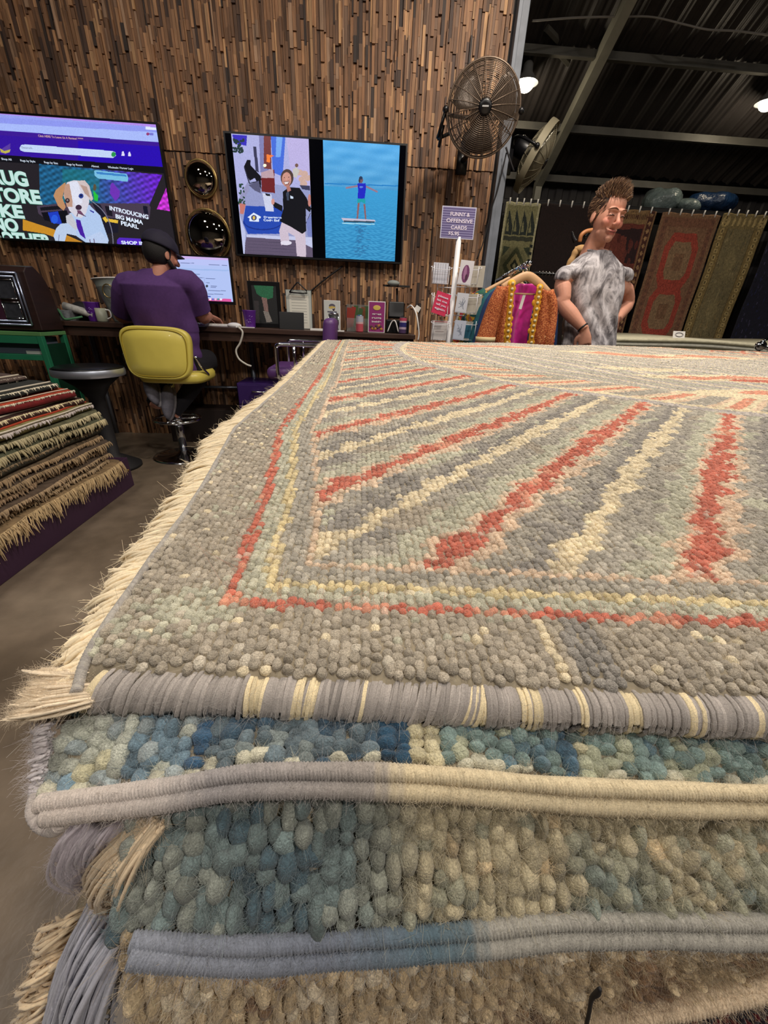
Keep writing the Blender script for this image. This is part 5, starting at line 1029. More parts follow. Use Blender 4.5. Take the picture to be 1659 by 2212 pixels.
# green stand
mGreen = mat('green_paint', (38, 118, 84), .45, noise=(8, .15)); 
g0 = at(*c3(450, 820), KY - .03); g1 = at(*c3(570, 1215), KY - .03)
gx = (g0[0] + g1[0]) / 2; gz = g0[2]
t = thing('stand_shelf', (gx - .45, KY + .2, 0), 'green painted open stand under the old console', 'stand')
obj('stand_top', MB().add(*box2(gx - .95, gx, KY - .03, KY + .235, gz - .025, gz)), mat('lit_green_top', (92, 140, 84), .5, noise=(3, .3)), t, smooth=False, bevel=.003)  # lighter green of the top has the light falling on it painted in
for x in (gx - .95, gx - .035):
    for y in (KY - .03, KY + .2): obj('leg', MB().add(*box2(x, x + .035, y, y + .035, 0, gz - .026)), mGreen, t, smooth=False, bevel=.003)
mb = MB(); mb.add(*box2(gx - .914, gx - .036, KY - .03, KY - .01, gz - .075, gz - .026)); obj('apron', mb, mGreen, t, smooth=False)
z2 = at(*c3(450, 1075), KY - .03)[2]
obj('shelf', MB().add(*box2(gx - .914, gx - .036, KY - .028, KY + .225, z2 - .035, z2)), mGreen, t, smooth=False)
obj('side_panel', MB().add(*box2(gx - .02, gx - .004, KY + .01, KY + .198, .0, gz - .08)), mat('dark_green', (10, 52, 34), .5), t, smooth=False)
t2 = thing('clear_storage_box', (gx - .4, KY + .2, z2 + .002), 'clear plastic storage box on the shelf of the green stand', 'box')
mb = MB(); zb = z2 + .002
for q in ((gx - .8, gx - .06, KY + .02, KY + .024, zb, zb + .11), (gx - .8, gx - .06, KY + .2, KY + .204, zb, zb + .11), (gx - .8, gx - .796, KY + .02, KY + .2, zb, zb + .11), (gx - .064, gx - .06, KY + .02, KY + .2, zb, zb + .11)): mb.add(*box2(*q))
obj('box_walls', mb, mat('cloudy_plastic', (130, 138, 156), .2, trans=.4), t2, smooth=False)
obj('label_strip', MB().add(*box2(gx - .17, gx - .05, KY + .015, KY + .019, zb, zb + .02)), mPaper, t2, smooth=False)
# round table with chrome band
c0, c1_ = at(118, 797, 2.95), at(250, 797, 2.95)
cx_, rr = (c0[0] + c1_[0]) / 2 + .02, .21; zt = .715
t = thing('round_stool', (cx_, 2.95, 0), 'round black stool with a wide chrome band beside the green stand', 'stool')
obj('seat', MB().add(*lathe([(0, zt + .012), (rr - .02, zt + .012), (rr, zt)], (cx_, 2.95, 0), 48)), mBlack, t)
obj('chrome_band', MB().add(*lathe([(rr + .002, zt + .002), (rr + .006, zt - .01), (rr + .006, zt - .04), (rr + .002, zt - .045)], (cx_, 2.95, 0), 48, cap=False)), mat('brushed_band', (225, 232, 248), .38, .9), t)
obj('pedestal', MB().add(*lathe([(rr * .9, zt - .045), (.1, zt - .12), (.05, zt - .2), (.05, .1), (.18, .02), (.18, 0)], (cx_, 2.95, 0), 32)), mDark, t)

# ================================================================== yellow swivel bar chair
SX, SY = at(398, 985, 3.226)[0], 3.24
mYel = mat('yellow_vinyl', (222, 204, 96), .38, noise=(5, .08), coat=.15)
mYelD = mat('yellow_vinyl_piping', (165, 142, 40), .45)
t = thing('bar_chair', (SX, SY, 0), 'yellow vinyl swivel bar chair with chrome pedestal, under the seated person', 'chair')
zb = .66; RY = 3.03
# backrest: rounded rectangle shell, slightly curved
def superrect(w, h, n=48, p=4.2):
    th = np.linspace(0, 2 * PI, n, endpoint=False); c, s = np.cos(th), np.sin(th)
    return np.c_[np.sign(c) * np.abs(c) ** (2 / p) * w, np.sign(s) * np.abs(s) ** (2 / p) * h]
bc = np.array([at(335, 755, RY)[0], RY, .815]); bw, bh = .232, .175
V = []; lay = [(1.0, .03), (1.0, .0), (.985, -.014), (.93, -.02), (.915, -.017), (.90, -.022), (.5, -.026), (.02, -.027)]
ring = superrect(1, 1)
def lay_pts(lays, bw, bh, c, curve=.35, front=1):
    V = []
    for s_, dy in lays:
        w_ = bw - (1 - s_) * .2 if s_ > .5 else bw * s_; h_ = bh - (1 - s_) * .2 if s_ > .5 else bh * s_
        P = ring * (w_, h_); tap = 1 + .08 * (P[:, 1] / bh); x = P[:, 0] * tap
        V.append(np.c_[x, dy + curve * x ** 2, P[:, 1]])
    return np.concatenate(V)
fl = [(.5, .05), (.9, .047), (.97, .04)] 
Vb = lay_pts([(.02, .052)] + fl + lay, bw, bh, bc, .5)
nn = len([(.02, .052)] + fl + lay); Vb = Vb @ rotm(x=-.06).T + bc
obj('backrest', MB().add(Vb, [gridf(nn, 48, True), np.arange(48)[None, ::-1], (np.arange(48) + 48 * (nn - 1))[None]]), mYel, t)
P = ring * (bw - .022, bh - .022); P = np.c_[P[:, 0] * (1 + .08 * P[:, 1] / bh), -.021 + .5 * (P[:, 0]) ** 2, P[:, 1]] @ rotm(x=-.06).T + bc; P = np.vstack([P, P[:1]])
obj('piping', MB().add(*tube(P, .004, 6, cap=False)), mYelD, t)
lays = [(.02, .06), (.5, .06), (.94, .055), (1.0, .03), (1.0, .0), (.95, -.02), (.02, -.025)]
V = []
for s_, dz in lays:
    P = ring * ((.235 * s_, .22 * s_)); V.append(np.c_[P[:, 0], P[:, 1], np.full(48, dz)])
V = np.concatenate(V) + np.array([bc[0] + .03, SY + .03, zb - .03])
obj('seat', MB().add(V, [gridf(7, 48, True)[:, ::-1], np.arange(48)[None], (np.arange(48) + 48 * 6)[None, ::-1]]), mYel, t)
mb = MB(); 
for s_ in (-1, 1): mb.add(*tube([(bc[0] + s_ * .245, RY + .05, .8), (bc[0] + s_ * .262, RY + .1, .72), (bc[0] + s_ * .262, SY, .655), (bc[0] + s_ * .2, SY + .05, .64)], .009, 8, 5))
obj('side_bracket', mb, mChrome, t)
obj('post', MB().add(*tube([(SX, SY, .05), (SX, SY, .64)], .024, 20)).add(*tube([(SX, SY, .05), (SX, SY, .35)], .031, 20)), mChrome, t)
obj('seat_plate', MB().add(*lathe([(.1, .635), (.1, .625), (.03, .6)], (SX, SY, 0), 24)), mDark, t)
obj('base', MB().add(*lathe([(0, .05), (.034, .05), (.06, .025), (.2, .012), (.235, .006), (.235, 0), (0, 0)], (SX, SY, 0), 48)), mChrome, t)
zr = .31; th = np.linspace(0, 2 * PI, 41)
mb = MB().add(*tube(np.c_[SX + .17 * np.cos(th), SY + .17 * np.sin(th), np.full(41, zr)], .011, 8, cap=False))
for k in range(3): q = k * 2.09 + .4; mb.add(*tube([(SX + .03 * math.cos(q), SY + .03 * math.sin(q), zr), (SX + .165 * math.cos(q), SY + .165 * math.sin(q), zr)], .008, 8))
mb.add(*lathe([(.035, zr - .03), (.035, zr + .03)], (SX, SY, 0), 20)); obj('foot_ring', mb, mChrome, t)

# purple armchair on the right
mPV = mat('purple_vinyl', (96, 58, 118), .42, noise=(4, .1)); PY = 2.96
s0, s1 = at(577, 800, PY), at(700, 780, PY); b0, b1 = at(690, 785, PY), at(720, 702, PY)
sx0, sx1 = s0[0] + .0, b1[0]
t = thing('bar_chair', ((sx0 + sx1) / 2, PY + .2, 0), 'purple vinyl bar chair with chrome armrest, half hidden by the rug stack', 'chair')
zs = .745
V, F = box(((sx0 + sx1) / 2 - .02, PY + .22, zs - .03), (sx1 - sx0 - .02, .44, .085)); obj('seat', MB().add(V, F), mPV, t, smooth=True, bevel=.035)
V, F = box(((b0[0] + b1[0]) / 2 + .01, PY + .22, (zs + b1[2]) / 2 - .01), (.085, .42, b1[2] - zs + .1), rotm(y=.06)); obj('backrest', MB().add(V, F), mPV, t, smooth=True, bevel=.036)
az = at(600, 743, PY)[2]; ax0 = at(597, 743, PY)[0]
for yy in (PY - .015, PY + .455):
    obj('armrest', MB().add(*tube([(ax0, yy, zs - .06), (ax0, yy, az - .04), (ax0 + .01, yy, az - .008), (ax0 + .05, yy, az), (ax0 + .2, yy, az), (b1[0] - .03, yy, az)], .013, 10, 5)).add(*tube([(ax0 + .12, yy, zs), (ax0 + .12, yy, az)], .011, 10)), mChrome, t)
obj('post', MB().add(*tube([((sx0 + sx1) / 2, PY + .22, .03), ((sx0 + sx1) / 2, PY + .22, zs - .07)], .026, 16)), mChrome, t)
obj('base', MB().add(*lathe([(0, .045), (.04, .045), (.2, .012), (.235, 0)], ((sx0 + sx1) / 2, PY + .22, 0), 40)), mChrome, t)
# purple filing cabinet
FY = 3.5
f0, f1 = at(510, 828, FY), at(603, 828, FY)
t = thing('filing_cabinet', ((f0[0] + f1[0]) / 2, FY + .18, 0), 'purple metal filing cabinet under the counter, two drawers with silver pulls', 'cabinet')
mPC = mat('purple_enamel', (52, 28, 92), .4, noise=(3, .1)); fz = f0[2]
obj('cabinet_body', MB().add(*box2(f0[0], f1[0], FY + .012, FY + .36, 0, fz)), mPC, t, smooth=False, bevel=.004)
for (za, zb_) in ((fz - .17, fz - .01), (fz - .34, fz - .18), (.04, fz - .35)):
    d_ = obj('drawer', MB().add(*box2(f0[0] + .008, f1[0] - .008, FY, FY + .012, za, zb_)), mPC, t, smooth=False, bevel=.003)
    xm = (f0[0] + f1[0]) / 2 + .01; zm = zb_ - .05
    obj('handle', MB().add(*tube([(xm - .055, FY, zm), (xm - .05, FY - .025, zm), (xm + .05, FY - .025, zm), (xm + .055, FY, zm)], .007, 8, 3)), mChrome, d_)
# dark crate on floor behind chair
tag(obj('dark_crate', MB().add(*box2(-1.72, -1.08, 3.62, 3.86, 0, .3)), mat('brown_crate', (36, 24, 20), .6), smooth=False, bevel=.005), 'low dark brown crate on the floor under the counter', 'crate')
# ================================================================== wall fans
mCage = mat('dark_bronze_wire', (112, 96, 82), .4, .5); mBlade = mat('fan_blade', (80, 70, 62), .4, .3)
def fan(c, R, axis, label, mcage, wall, deep=.09, dense=26, closed=False):
    """axis: the way the fan blows"""
    ax = np.array(axis, float); ax /= np.linalg.norm(ax); q = np.array(Vector((0, 0, 1)).rotation_difference(Vector(ax)).to_matrix())
    t = thing('wall_fan', c, label, 'fan'); T = lambda P: np.asarray(P) @ q.T + c
    th = np.linspace(0, 2 * PI, 49)
    P = []; rr = []
    for k in range(dense):
        u = (k + 1.5) / (dense + .5); r = R * u; z = deep * (1 - u ** 2.6); P.append(T(np.c_[r * np.cos(th), r * np.sin(th), np.full(49, z)])); rr.append(.0011)
        if k % 2 == 0: P.append(T(np.c_[r * np.cos(th), r * np.sin(th), np.full(49, -deep * (1 - u ** 3))]))
    V, F = tubes_many(P, .0023, 4); mb = MB().add(V, F)
    rd = []
    for k in range(20):
        a_ = k * 2 * PI / 20
        u = np.linspace(.16, 1, 10); rd.append(T(np.c_[R * u * math.cos(a_), R * u * math.sin(a_), deep * (1 - u ** 2.6) + .002])); rd.append(T(np.c_[R * u * math.cos(a_), R * u * math.sin(a_), -deep * (1 - u ** 3) - .002]))
    V, F = tubes_many(rd, .0024, 5); mb.add(V, F)
    obj('guard', mb, mcage, t)
    mb = MB().add(*tube(T(np.c_[R * np.cos(th), R * np.sin(th), np.zeros(49)]), .0065, 8, cap=False)); 
    if closed: mb.add(*(lambda V, F: (T(V), F))(*lathe([(R + .004, .028), (R + .006, 0), (R + .004, -.028)], (0, 0, 0), 48, cap=False)))
    obj('guard_ring', mb, mcage, t)
    for k in range(3):
        a_ = k * 2.094 + .3; V = []
        for u, w in ((.14, .34), (.4, .62), (.7, .66), (.9, .5)):
            for s_ in np.linspace(-1, 1, 7):
                V.append((R * u * math.cos(a_ + s_ * w), R * u * math.sin(a_ + s_ * w), s_ * .03))
        obj('blade', MB().add(T(V), gridf(4, 7)), mBlade, t, solid=.002)
    hub = [(0, deep + .014), (.03, deep + .014), (.04, deep + .008), (.043, deep - .005), (.04, deep - .012), (0, deep - .014)]
    V, F = lathe(hub, (0, 0, 0), 32); h = obj('hub', MB().add(T(V), F), mBlack, t)
    V, F = lathe([(0, .02), (.05, .02), (.055, -.02), (.07, -.06), (.075, -.17), (.05, -.2), (0, -.205)], (0, 0, 0), 32); obj('motor', MB().add(T(V), F), mBlack, t)
    # yoke and wall arm
    side = np.cross(ax, (0, 0, 1.)); side /= np.linalg.norm(side); down = np.cross(side, ax) * -1
    c_ = np.asarray(c, float)
    Y = [c_ + side * R * 1.02, c_ + side * R * 1.04 - ax * .05, c_ + side * R * .8 - ax * .17, c_ - ax * .24, c_ - side * R * .8 - ax * .17, c_ - side * R * 1.04 - ax * .05, c_ - side * R * 1.02]
    obj('yoke', MB().add(*tube(Y, .011, 8, 5)), mBlack, t)
    for s_ in (-1, 1): obj('knob', MB().add(*ell(c_ + side * R * 1.05 * s_, (.02, .02, .02), n=12, m=8)), mBlack, t)
    w_ = np.asarray(wall, float); obj('wall_arm', MB().add(*tube([c_ - ax * .24, (c_ - ax * .24) * .4 + w_ * .6 - (0, 0, .05), w_], .018, 10, 5)).add(*box(w_, (.08, .03, .16))), mBlack, t)
    return t, T, h
fc = at(1044, 238, 3.42)
ft, fT, fh = fan(fc, .232, (-.12, -1, -.16), 'black wall fan with a round wire guard, high beside the steel post', mCage, (fc[0] - .02, WY - .035, fc[2] - .14))
obj('badge', MB().add(*box(fT([[0, 0, .106]])[0], (.04, .003, .008), rotm(z=-.12))), mat('badge_grey', (150, 150, 150), .4), fh, smooth=False)
ob = MB()
for k, (pa, pb) in enumerate((((945, 300), (962, 240)), ((962, 240), (968, 262)), ((945, 300), (972, 288)), ((948, 318), (958, 270)))): ob.add(*tube([at(*pa, 3.6), at(*pb, 3.55)], .011, 8))
obj('side_bracket', ob, mBlack, ft)
f2 = at(1157, 340, 4.25)
fan(f2, .25, (.80, -.28, -.46), 'dusty beige fan seen edge-on behind the steel post', mat('dusty_wire', (150, 142, 118), .6, .2), (f2[0] - .3, 4.05, f2[2] - .1), closed=True)
# cords from the fan
tag(obj('fan_cord', MB().add(*tube([at(1094, 330, 3.78), at(1075, 410, 3.78), at(1062, 450, 3.79), at(1045, 520, 3.8), at(1030, 560, 3.8)], .005, 6, 5)), mDark), 'dark power cord trailing down the wood wall below the wall fan', 'cord')
tag(obj('post_cord', MB().add(*tube([at(1093, 318, 3.76), at(1103, 350, 3.76), at(1110, 370, 3.77)], .007, 6, 5)), mDark), 'short dark cord behind the fan at the steel post', 'cord')

# ================================================================== card spinner with sign
RY = 2.95
pt = at(988, 512, RY); pb = at(972, 735, RY); rx = (pt[0] + pb[0]) / 2
t = thing('card_spinner', (rx, RY, 0), 'white wire card spinner with a purple price sign on top', 'card rack')
obj('pole', MB().add(*tube([(rx, RY, .03), (rx, RY, pt[2])], .0165, 16)), mWhite, t)
obj('base', MB().add(*lathe([(0, .03), (.03, .03), (.2, .012), (.21, 0)], (rx, RY, 0), 32)), mWhite, t)
obj('sign_clip', MB().add(*box((rx, RY - .002, pt[2] + .005), (.085, .02, .022))), mWhite, t, smooth=False, bevel=.003)
S = [at(953, 446, RY), at(1027, 447, RY), at(1023, 517, RY), at(951, 515, RY)]
sx0, sx1, sz1, sz0 = (S[0][0] + S[3][0]) / 2, (S[1][0] + S[2][0]) / 2, S[0][2] + .002, S[3][2]
sg = obj('sign', MB().add(*box2(sx0, sx1, RY - .014, RY - .010, sz0, sz1)), mWhite, t, smooth=False)
cv = Canvas(80, 80, (94, 84, 132))
for i in range(13): cv.rect(.03, .03 + i * .075, .97, .045 + i * .075, (150, 146, 190))
for i, e in enumerate(((0, 0, 1, .025), (0, .975, 1, 1), (0, 0, .02, 1), (.98, 0, 1, 1))): cv.rect(*e, (200, 202, 225))
cv.sheet('sign_face', flat(sx0, sx1, sz0, sz1, RY - .0145), mAttr, sg, smooth=False)
sw = sx1 - sx0; sh = sz1 - sz0
def sgn(s, u0, u1, v, h): return text(s, (sx0 + sw * u0, RY - .015, sz1 - sh * v), (sx0 + sw * u1, RY - .015, sz1 - sh * v), mInk, sg, h, bold=.02, thick=.0005)
sgn('FUNNY &', .25, .82, .29, .019); sgn('OFFENSIVE', .15, .92, .49, .019); sgn('CARDS', .3, .77, .70, .019); sgn('$5.95', .24, .56, .89, .019)
mWire = mat('white_wire', (214, 214, 220), .4)
def pocket(px0, py0, px1, py1, y, yaw):
    a_, b_ = at(px0, py0, y), at(px1, py1, y); c_ = (a_ + b_) / 2; w = abs(b_[0] - a_[0]) * .9; h = abs(a_[2] - b_[2]); Rz = rotm(z=yaw)
    mb = MB(); L = lambda P: [np.asarray(p) @ Rz.T + c_ for p in P]
    wr = lambda P: mb.add(*tube(L(P), .0022, 5))
    for dy in (-.02, .02): wr([(-w / 2, dy, h / 2), (-w / 2, dy, -h / 2), (w / 2, dy, -h / 2), (w / 2, dy, h / 2)])
    wr([(-w / 2, -.02, h * .3), (w / 2, -.02, h * .3)]); wr([(-w / 2, -.02, h * .3), (-w / 2 - .02, -.02, h * .42), (-w / 2, .02, h / 2)]); wr([(w / 2, -.02, h * .3), (w / 2 + .02, -.02, h * .42), (w / 2, .02, h / 2)])
    for k in range(5): x = -w / 2 + w * (k + .5) / 5; wr([(x, .02, h / 2), (x, .02, -h / 2), (x, -.02, -h / 2)])
    obj('wire_pocket', mb, mWire, t); return c_, w, h, Rz
def card(pk, label, w, h, dx=0, dz=0, dy=0, col=(226, 224, 222), rot=0, paint=None, yaw=0):
    c_, W, H_, Rz = pk; R_ = rotm(z=yaw) @ Rz @ rotm(y=rot); o0 = c_ + Rz @ np.array([dx, dy, dz])
    o = obj('greeting_card', MB().add(*box(o0, (w, .003, h), R_)), mat('card_stock', col, .7), smooth=False); tag(o, label, 'card', 'cards in the spinner pockets')
    if paint:
        cv = Canvas(40, 50, col); paint(cv)
        cv.sheet('card_front', lambda u, v: (np.c_[(u - .5) * w * .92, np.full(len(u), -.0022), (.5 - v) * h * .92] @ R_.T + o0), mAttr, o, smooth=False)
    return o, o0, R_
def stripes(cv):
    for i in range(5): cv.rect(.08 + i * .18, .0, .12 + i * .18, 1, (150, 150, 160))
def vase(cv): cv.oval(.5, .55, .3, .4, (120, 60, 110)); cv.oval(.45, .5, .12, .3, (170, 120, 160)); cv.oval(.6, .7, .1, .15, (80, 40, 70))
def sketch(cv):
    for i in range(14): cv.line((random.uniform(.2, .8), random.uniform(.15, .85)), (random.uniform(.2, .8), random.uniform(.15, .85)), .03, (110, 120, 140))
def teal(cv): cv.rect(.05, .15, .5, .9, (46, 110, 136)); cv.rect(.5, .15, .95, .9, (200, 198, 190))
pk = pocket(934, 574, 968, 614, RY - .03, .15); card(pk, 'white striped card, topmost pocket left of the white pole', .1, .115, 0, .01, 0, (206, 208, 220), 0, stripes)
pk = pocket(934, 632, 966, 680, RY - .03, .15)
c_, o0, R_ = card(pk, 'red card with pale lettering, tilted in the middle pocket left of pole', .1, .13, .0, .0, -.026, (214, 52, 92), .25)
for i in range(4):
    p_ = o0 + R_ @ np.array([-.036, -.003, .035 - i * .024]); q_ = o0 + R_ @ np.array([.036, -.003, .035 - i * .024]); text(('please', 'let me', 'tell you', 'again')[i], p_, q_, mInk, c_, .012, bold=.02, thick=.0004, normal=tuple(R_ @ np.array([0, -1, 0])))
card(pk, 'darker red card peeking out behind the red lettered card', .09, .12, .02, -.005, -.012, (176, 40, 70), -.15)
pk = pocket(934, 692, 964, 735, RY - .03, .1); card(pk, 'white card with red top line, lowest pocket left of the white pole', .11, .12, 0, .0, 0, (206, 200, 198), 0, lambda cv: (cv.rect(0, 0, 1, .05, (200, 90, 90)), cv.rect(.2, .55, .8, .6, (160, 150, 150))))
pk = pocket(998, 575, 1032, 615, RY - .03, -.35); card(pk, 'white card showing a purple vase, topmost pocket right of pole', .085, .135, -.025, .012, -.03, (228, 226, 232), .08, vase, .15)
card(pk, 'blank cream card behind the purple vase card', .1, .12, .04, -.005, .008, (196, 190, 176), 0)
pk = pocket(990, 634, 1030, 676, RY - .03, -.35); card(pk, 'white card with grey scribble, middle pocket right of pole', .075, .115, -.035, .0, -.028, (214, 218, 228), .06, sketch, .15)
card(pk, 'cream card in the middle pocket nearest the kaftans', .095, .12, .04, -.005, .008, (190, 184, 170), 0)
pk = pocket(986, 692, 1026, 735, RY - .03, -.35); card(pk, 'pale card with blue grey sketch, lowest pocket right of pole', .075, .12, -.04, .0, -.028, (200, 208, 226), .05, sketch, .15)
card(pk, 'teal and cream card in the lowest pocket nearest the kaftans', .1, .12, .035, -.005, .008, (180, 178, 168), 0, teal)
mb = MB()
for (px, sgn_) in ((950, -1), (1010, 1)):
    for z_ in (620, 682): 
        a_ = at(px, z_, RY - .03); mb.add(*tube([(rx, RY, a_[2]), (a_[0], RY - .01, a_[2])], .003, 6))
    for dx in (-5, 5): mb.add(*tube([at(px + dx, 570, RY), at(px + dx, 735, RY)], .0025, 5))
obj('wire_frame', mb, mWire, t)

# ================================================================== clothes rail with kaftans
mOr = 0
rl0, rl1 = at(1140, 571, 2.72), at(1086, 600, 3.3)
t = thing('clothes_rail', ((rl0[0] + rl1[0]) / 2, 3.0, 0), 'chrome clothes rail running back behind the orange kaftan', 'clothes rail')
e0 = rl0 + (rl0 - rl1) * .08; e1 = rl1 + (rl1 - rl0) * .3
obj('rail', MB().add(*tube([e0, e1], .014, 12)), mChrome, t)
for e in (rl0 * .08 + rl1 * .92, rl1 * 1.25 - rl0 * .25): obj('post', MB().add(*tube([(e[0], e[1], 0), e], .014, 10)), mDark, t)
hk = MB()
for i in range(9): p_ = rl0 + (rl1 - rl0) * (i * .11 + .03); hk.add(*tube([p_ + (.016 * math.cos(q), 0, .016 * math.sin(q)) for q in np.linspace(-.6, 3.6, 9)], .0035, 5))
obj('hanger_hooks', hk, mChrome, t)
mHang = mat('pale_beech', (206, 164, 122), .5)
def sil(c, half, zlen, y, m_, dep=.05, n=14, sh=.07, flare=.08, fold=.012, seed=1, gap=None, name='body'):
    """draped body: loft of flattened ovals from neck to hem with folds"""
    th = np.linspace(0, 2 * PI, 56, endpoint=False); V = []
    zs = np.linspace(0, 1, n)
    for u in zs:
        hw = half * (.3 + .7 * min(1, (u / .09) ** .5)) + flare * u; d_ = dep * (.5 + .5 * min(1, u * 6)) + .02 * u
        f_ = 1 + fold / .05 * .5 * np.sin(th * 9 + seed) * min(1, u * 2.5)
        V.append(np.c_[c[0] + hw * np.cos(th), y + d_ * np.sin(th) * f_, np.full(56, c[2] - u * zlen) - sh * np.abs(np.cos(th)) ** 1.5 * (u < .3) * max(0, 1 - u * 3) * 1])
    return np.concatenate(V), [gridf(n, 56, True)]
def garment(cx, y, ztop, half, zlen, rgb, label, pat=None, sleeve=True, seed=1):
    t_ = thing('kaftan', (cx, y, ztop - zlen), label, 'kaftan', 'kaftans on the clothes rail')
    m_ = mat('kaftan_cloth', rgb, .75, noise=(30, .25)) if pat is None else mat('kaftan_print', ramp=pat, rough=.75)
    obj('body', MB().add(*sil((cx, y, ztop), half, zlen, y, m_, seed=seed)), m_, t_)
    if sleeve:
        for s_ in (-1, 1):
            P = [(cx + s_ * half * .8, y, ztop - .05), (cx + s_ * (half + .03), y, ztop - .12), (cx + s_ * (half + .06), y - .01, ztop - .3), (cx + s_ * (half + .07), y - .01, ztop - .48)]
            obj('sleeve', MB().add(*tube(P, [(.045, .04), (.06, .045), (.07, .04), (.085, .035)], 18, 4)), m_, t_)
    H_ = [(cx - half * .9, y, ztop - .04), (cx - half * .4, y, ztop + .015), (cx, y, ztop + .05), (cx + half * .4, y, ztop + .015), (cx + half * .9, y, ztop - .04)]
    obj('hanger', MB().add(*tube(H_, [(.013, .009)] * 5, 8, 4)).add(*tube([(cx, y, ztop + .05), (cx, y, ztop + .08)], .004, 5)), mHang, t_)
    return t_
gd = (rl1 - rl0)
def gp(k): p_ = rl0 + gd * k; return p_
G = [(.20, (30, 56, 104), 'royal blue kaftan hanging right behind the orange one', None), (.34, (28, 92, 104), 'teal kaftan on the clothes rail with a shoulder showing near the standing man', None),
     (.54, None, 'green and yellow floral kaftan showing left of the orange one', (26, (1, 1, 1), [(.35, (24, 92, 70)), (.48, (30, 70, 84)), (.55, (214, 172, 40)), (.66, (176, 50, 44))])),
     (.76, None, 'red and yellow patterned kaftan near the back of the rail', (24, (1, 1, 1), [(.35, (150, 36, 60)), (.5, (196, 52, 50)), (.55, (220, 180, 60)), (.7, (40, 90, 70))])), (.98, (186, 182, 176), 'pale grey kaftan at the far end of the rail beside the card spinner', None)]
for i, (k, c_, lb, pat) in enumerate(G):
    p_ = gp(k); garment(p_[0] + (.035 if i < 2 else .0), p_[1], p_[2] - .085, (.15, .165, .20, .205, .205)[i], .95, c_, lb, pat, seed=i)
# the orange kaftan in front: open, pink lining, yellow floral frill
y = gp(.0)[1] - .03; hz = at(1137, 592, y); cx = hz[0]; zt = hz[2] - .02
KC = thing('kaftan', (cx, y, zt - .95), 'orange patterned kaftan with magenta lining and yellow floral edging, front of the rail', 'kaftan', 'kaftans on the clothes rail')
def pk_(px, py, dy=0): p_ = at(px, py, y + dy); return p_
mPink = mat('magenta_satin', (206, 36, 150), .4, noise=(26, .3), sheen=.4); mOrg = mat('orange_weave', ramp=(150, (1, 1, 1.6), [(.40, (128, 54, 26)), (.5, (184, 88, 42)), (.62, (220, 146, 88))]), rough=.8)
mYelF = mat('marigold_cloth', (226, 168, 30), .7, noise=(40, .25)); mRedF = mat('red_cloth', (176, 36, 50), .7)
def strip(L, R_, n, m_, name, dep=.03, wave=0, seed=0, solid=.004, back=0):
    """cloth between two edge polylines, bowed forward"""
    k = 10; L = catmull(L, k); R_ = catmull(R_, k); u = np.linspace(0, 1, n); V = []
    for i, (a_, b_) in enumerate(zip(L, R_)):
        P = a_[None] * (1 - u[:, None]) + b_[None] * u[:, None]
        P[:, 1] += -dep * np.sin(u * PI) + wave * np.sin(u * 14 + seed + i * .03) + back; V.append(P)
    return obj(name, MB().add(np.concatenate(V), gridf(len(L), n)), m_, KC, solid=solid)
strip([pk_(1108, 610), pk_(1113, 660), pk_(1103, 700), pk_(1098, 745), pk_(1088, 860)], [pk_(1170, 612), pk_(1160, 650), pk_(1150, 700), pk_(1144, 745), pk_(1150, 860)], 24, mPink, 'lining', -.04, .006, solid=.004, back=.035)
strip([pk_(1080, 622), pk_(1078, 660), pk_(1074, 700), pk_(1070, 745), pk_(1062, 860)], [pk_(1112, 612), pk_(1108, 660), pk_(1104, 700), pk_(1098, 745), pk_(1092, 860)], 14, mOrg, 'front_panel', .03, .004)
strip([pk_(1160, 622), pk_(1160, 660), pk_(1156, 700), pk_(1150, 745), pk_(1148, 860)], [pk_(1188, 632), pk_(1190, 670), pk_(1188, 710), pk_(1186, 745), pk_(1192, 860)], 14, mOrg, 'front_panel', .03, .004)
# sleeves
SL = [pk_(1084, 622), pk_(1072, 650), pk_(1060, 690), pk_(1048, 735, -.01), pk_(1046, 750, -.01)]
obj('sleeve', MB().add(*tube(SL, [(.03, .05), (.04, .055), (.05, .05), (.06, .045), (.06, .045)], 20, 5)), mOrg, KC)
SR = [pk_(1184, 630), pk_(1190, 655), pk_(1190, 690), pk_(1184, 732, -.01), pk_(1182, 748, -.01)]
obj('sleeve', MB().add(*tube(SR, [(.03, .04), (.035, .045), (.035, .045), (.035, .045), (.035, .045)], 20, 5)), mOrg, KC)
for S_, r_ in ((SL, .063), (SR, .04)):
    d_ = S_[-1] - S_[-2]; d_ /= np.linalg.norm(d_)
    mb = MB()
    mb.add(*tube([S_[-2] - d_ * .02, S_[-2] + d_ * .012], [(r_, r_ * .8)] * 2, 20), lin((206, 186, 140))); mb.add(*tube([S_[-2] + d_ * .012, S_[-2] + d_ * .03], [(r_ * 1.02, r_ * .82)] * 2, 20), lin((176, 40, 50))); mb.add(*tube([S_[-2] + d_ * .03, S_[-2] + d_ * .09], [(r_, r_ * .8)] * 2, 20), lin((222, 150, 50)))
    obj('cuff', mb, mAttr, KC)
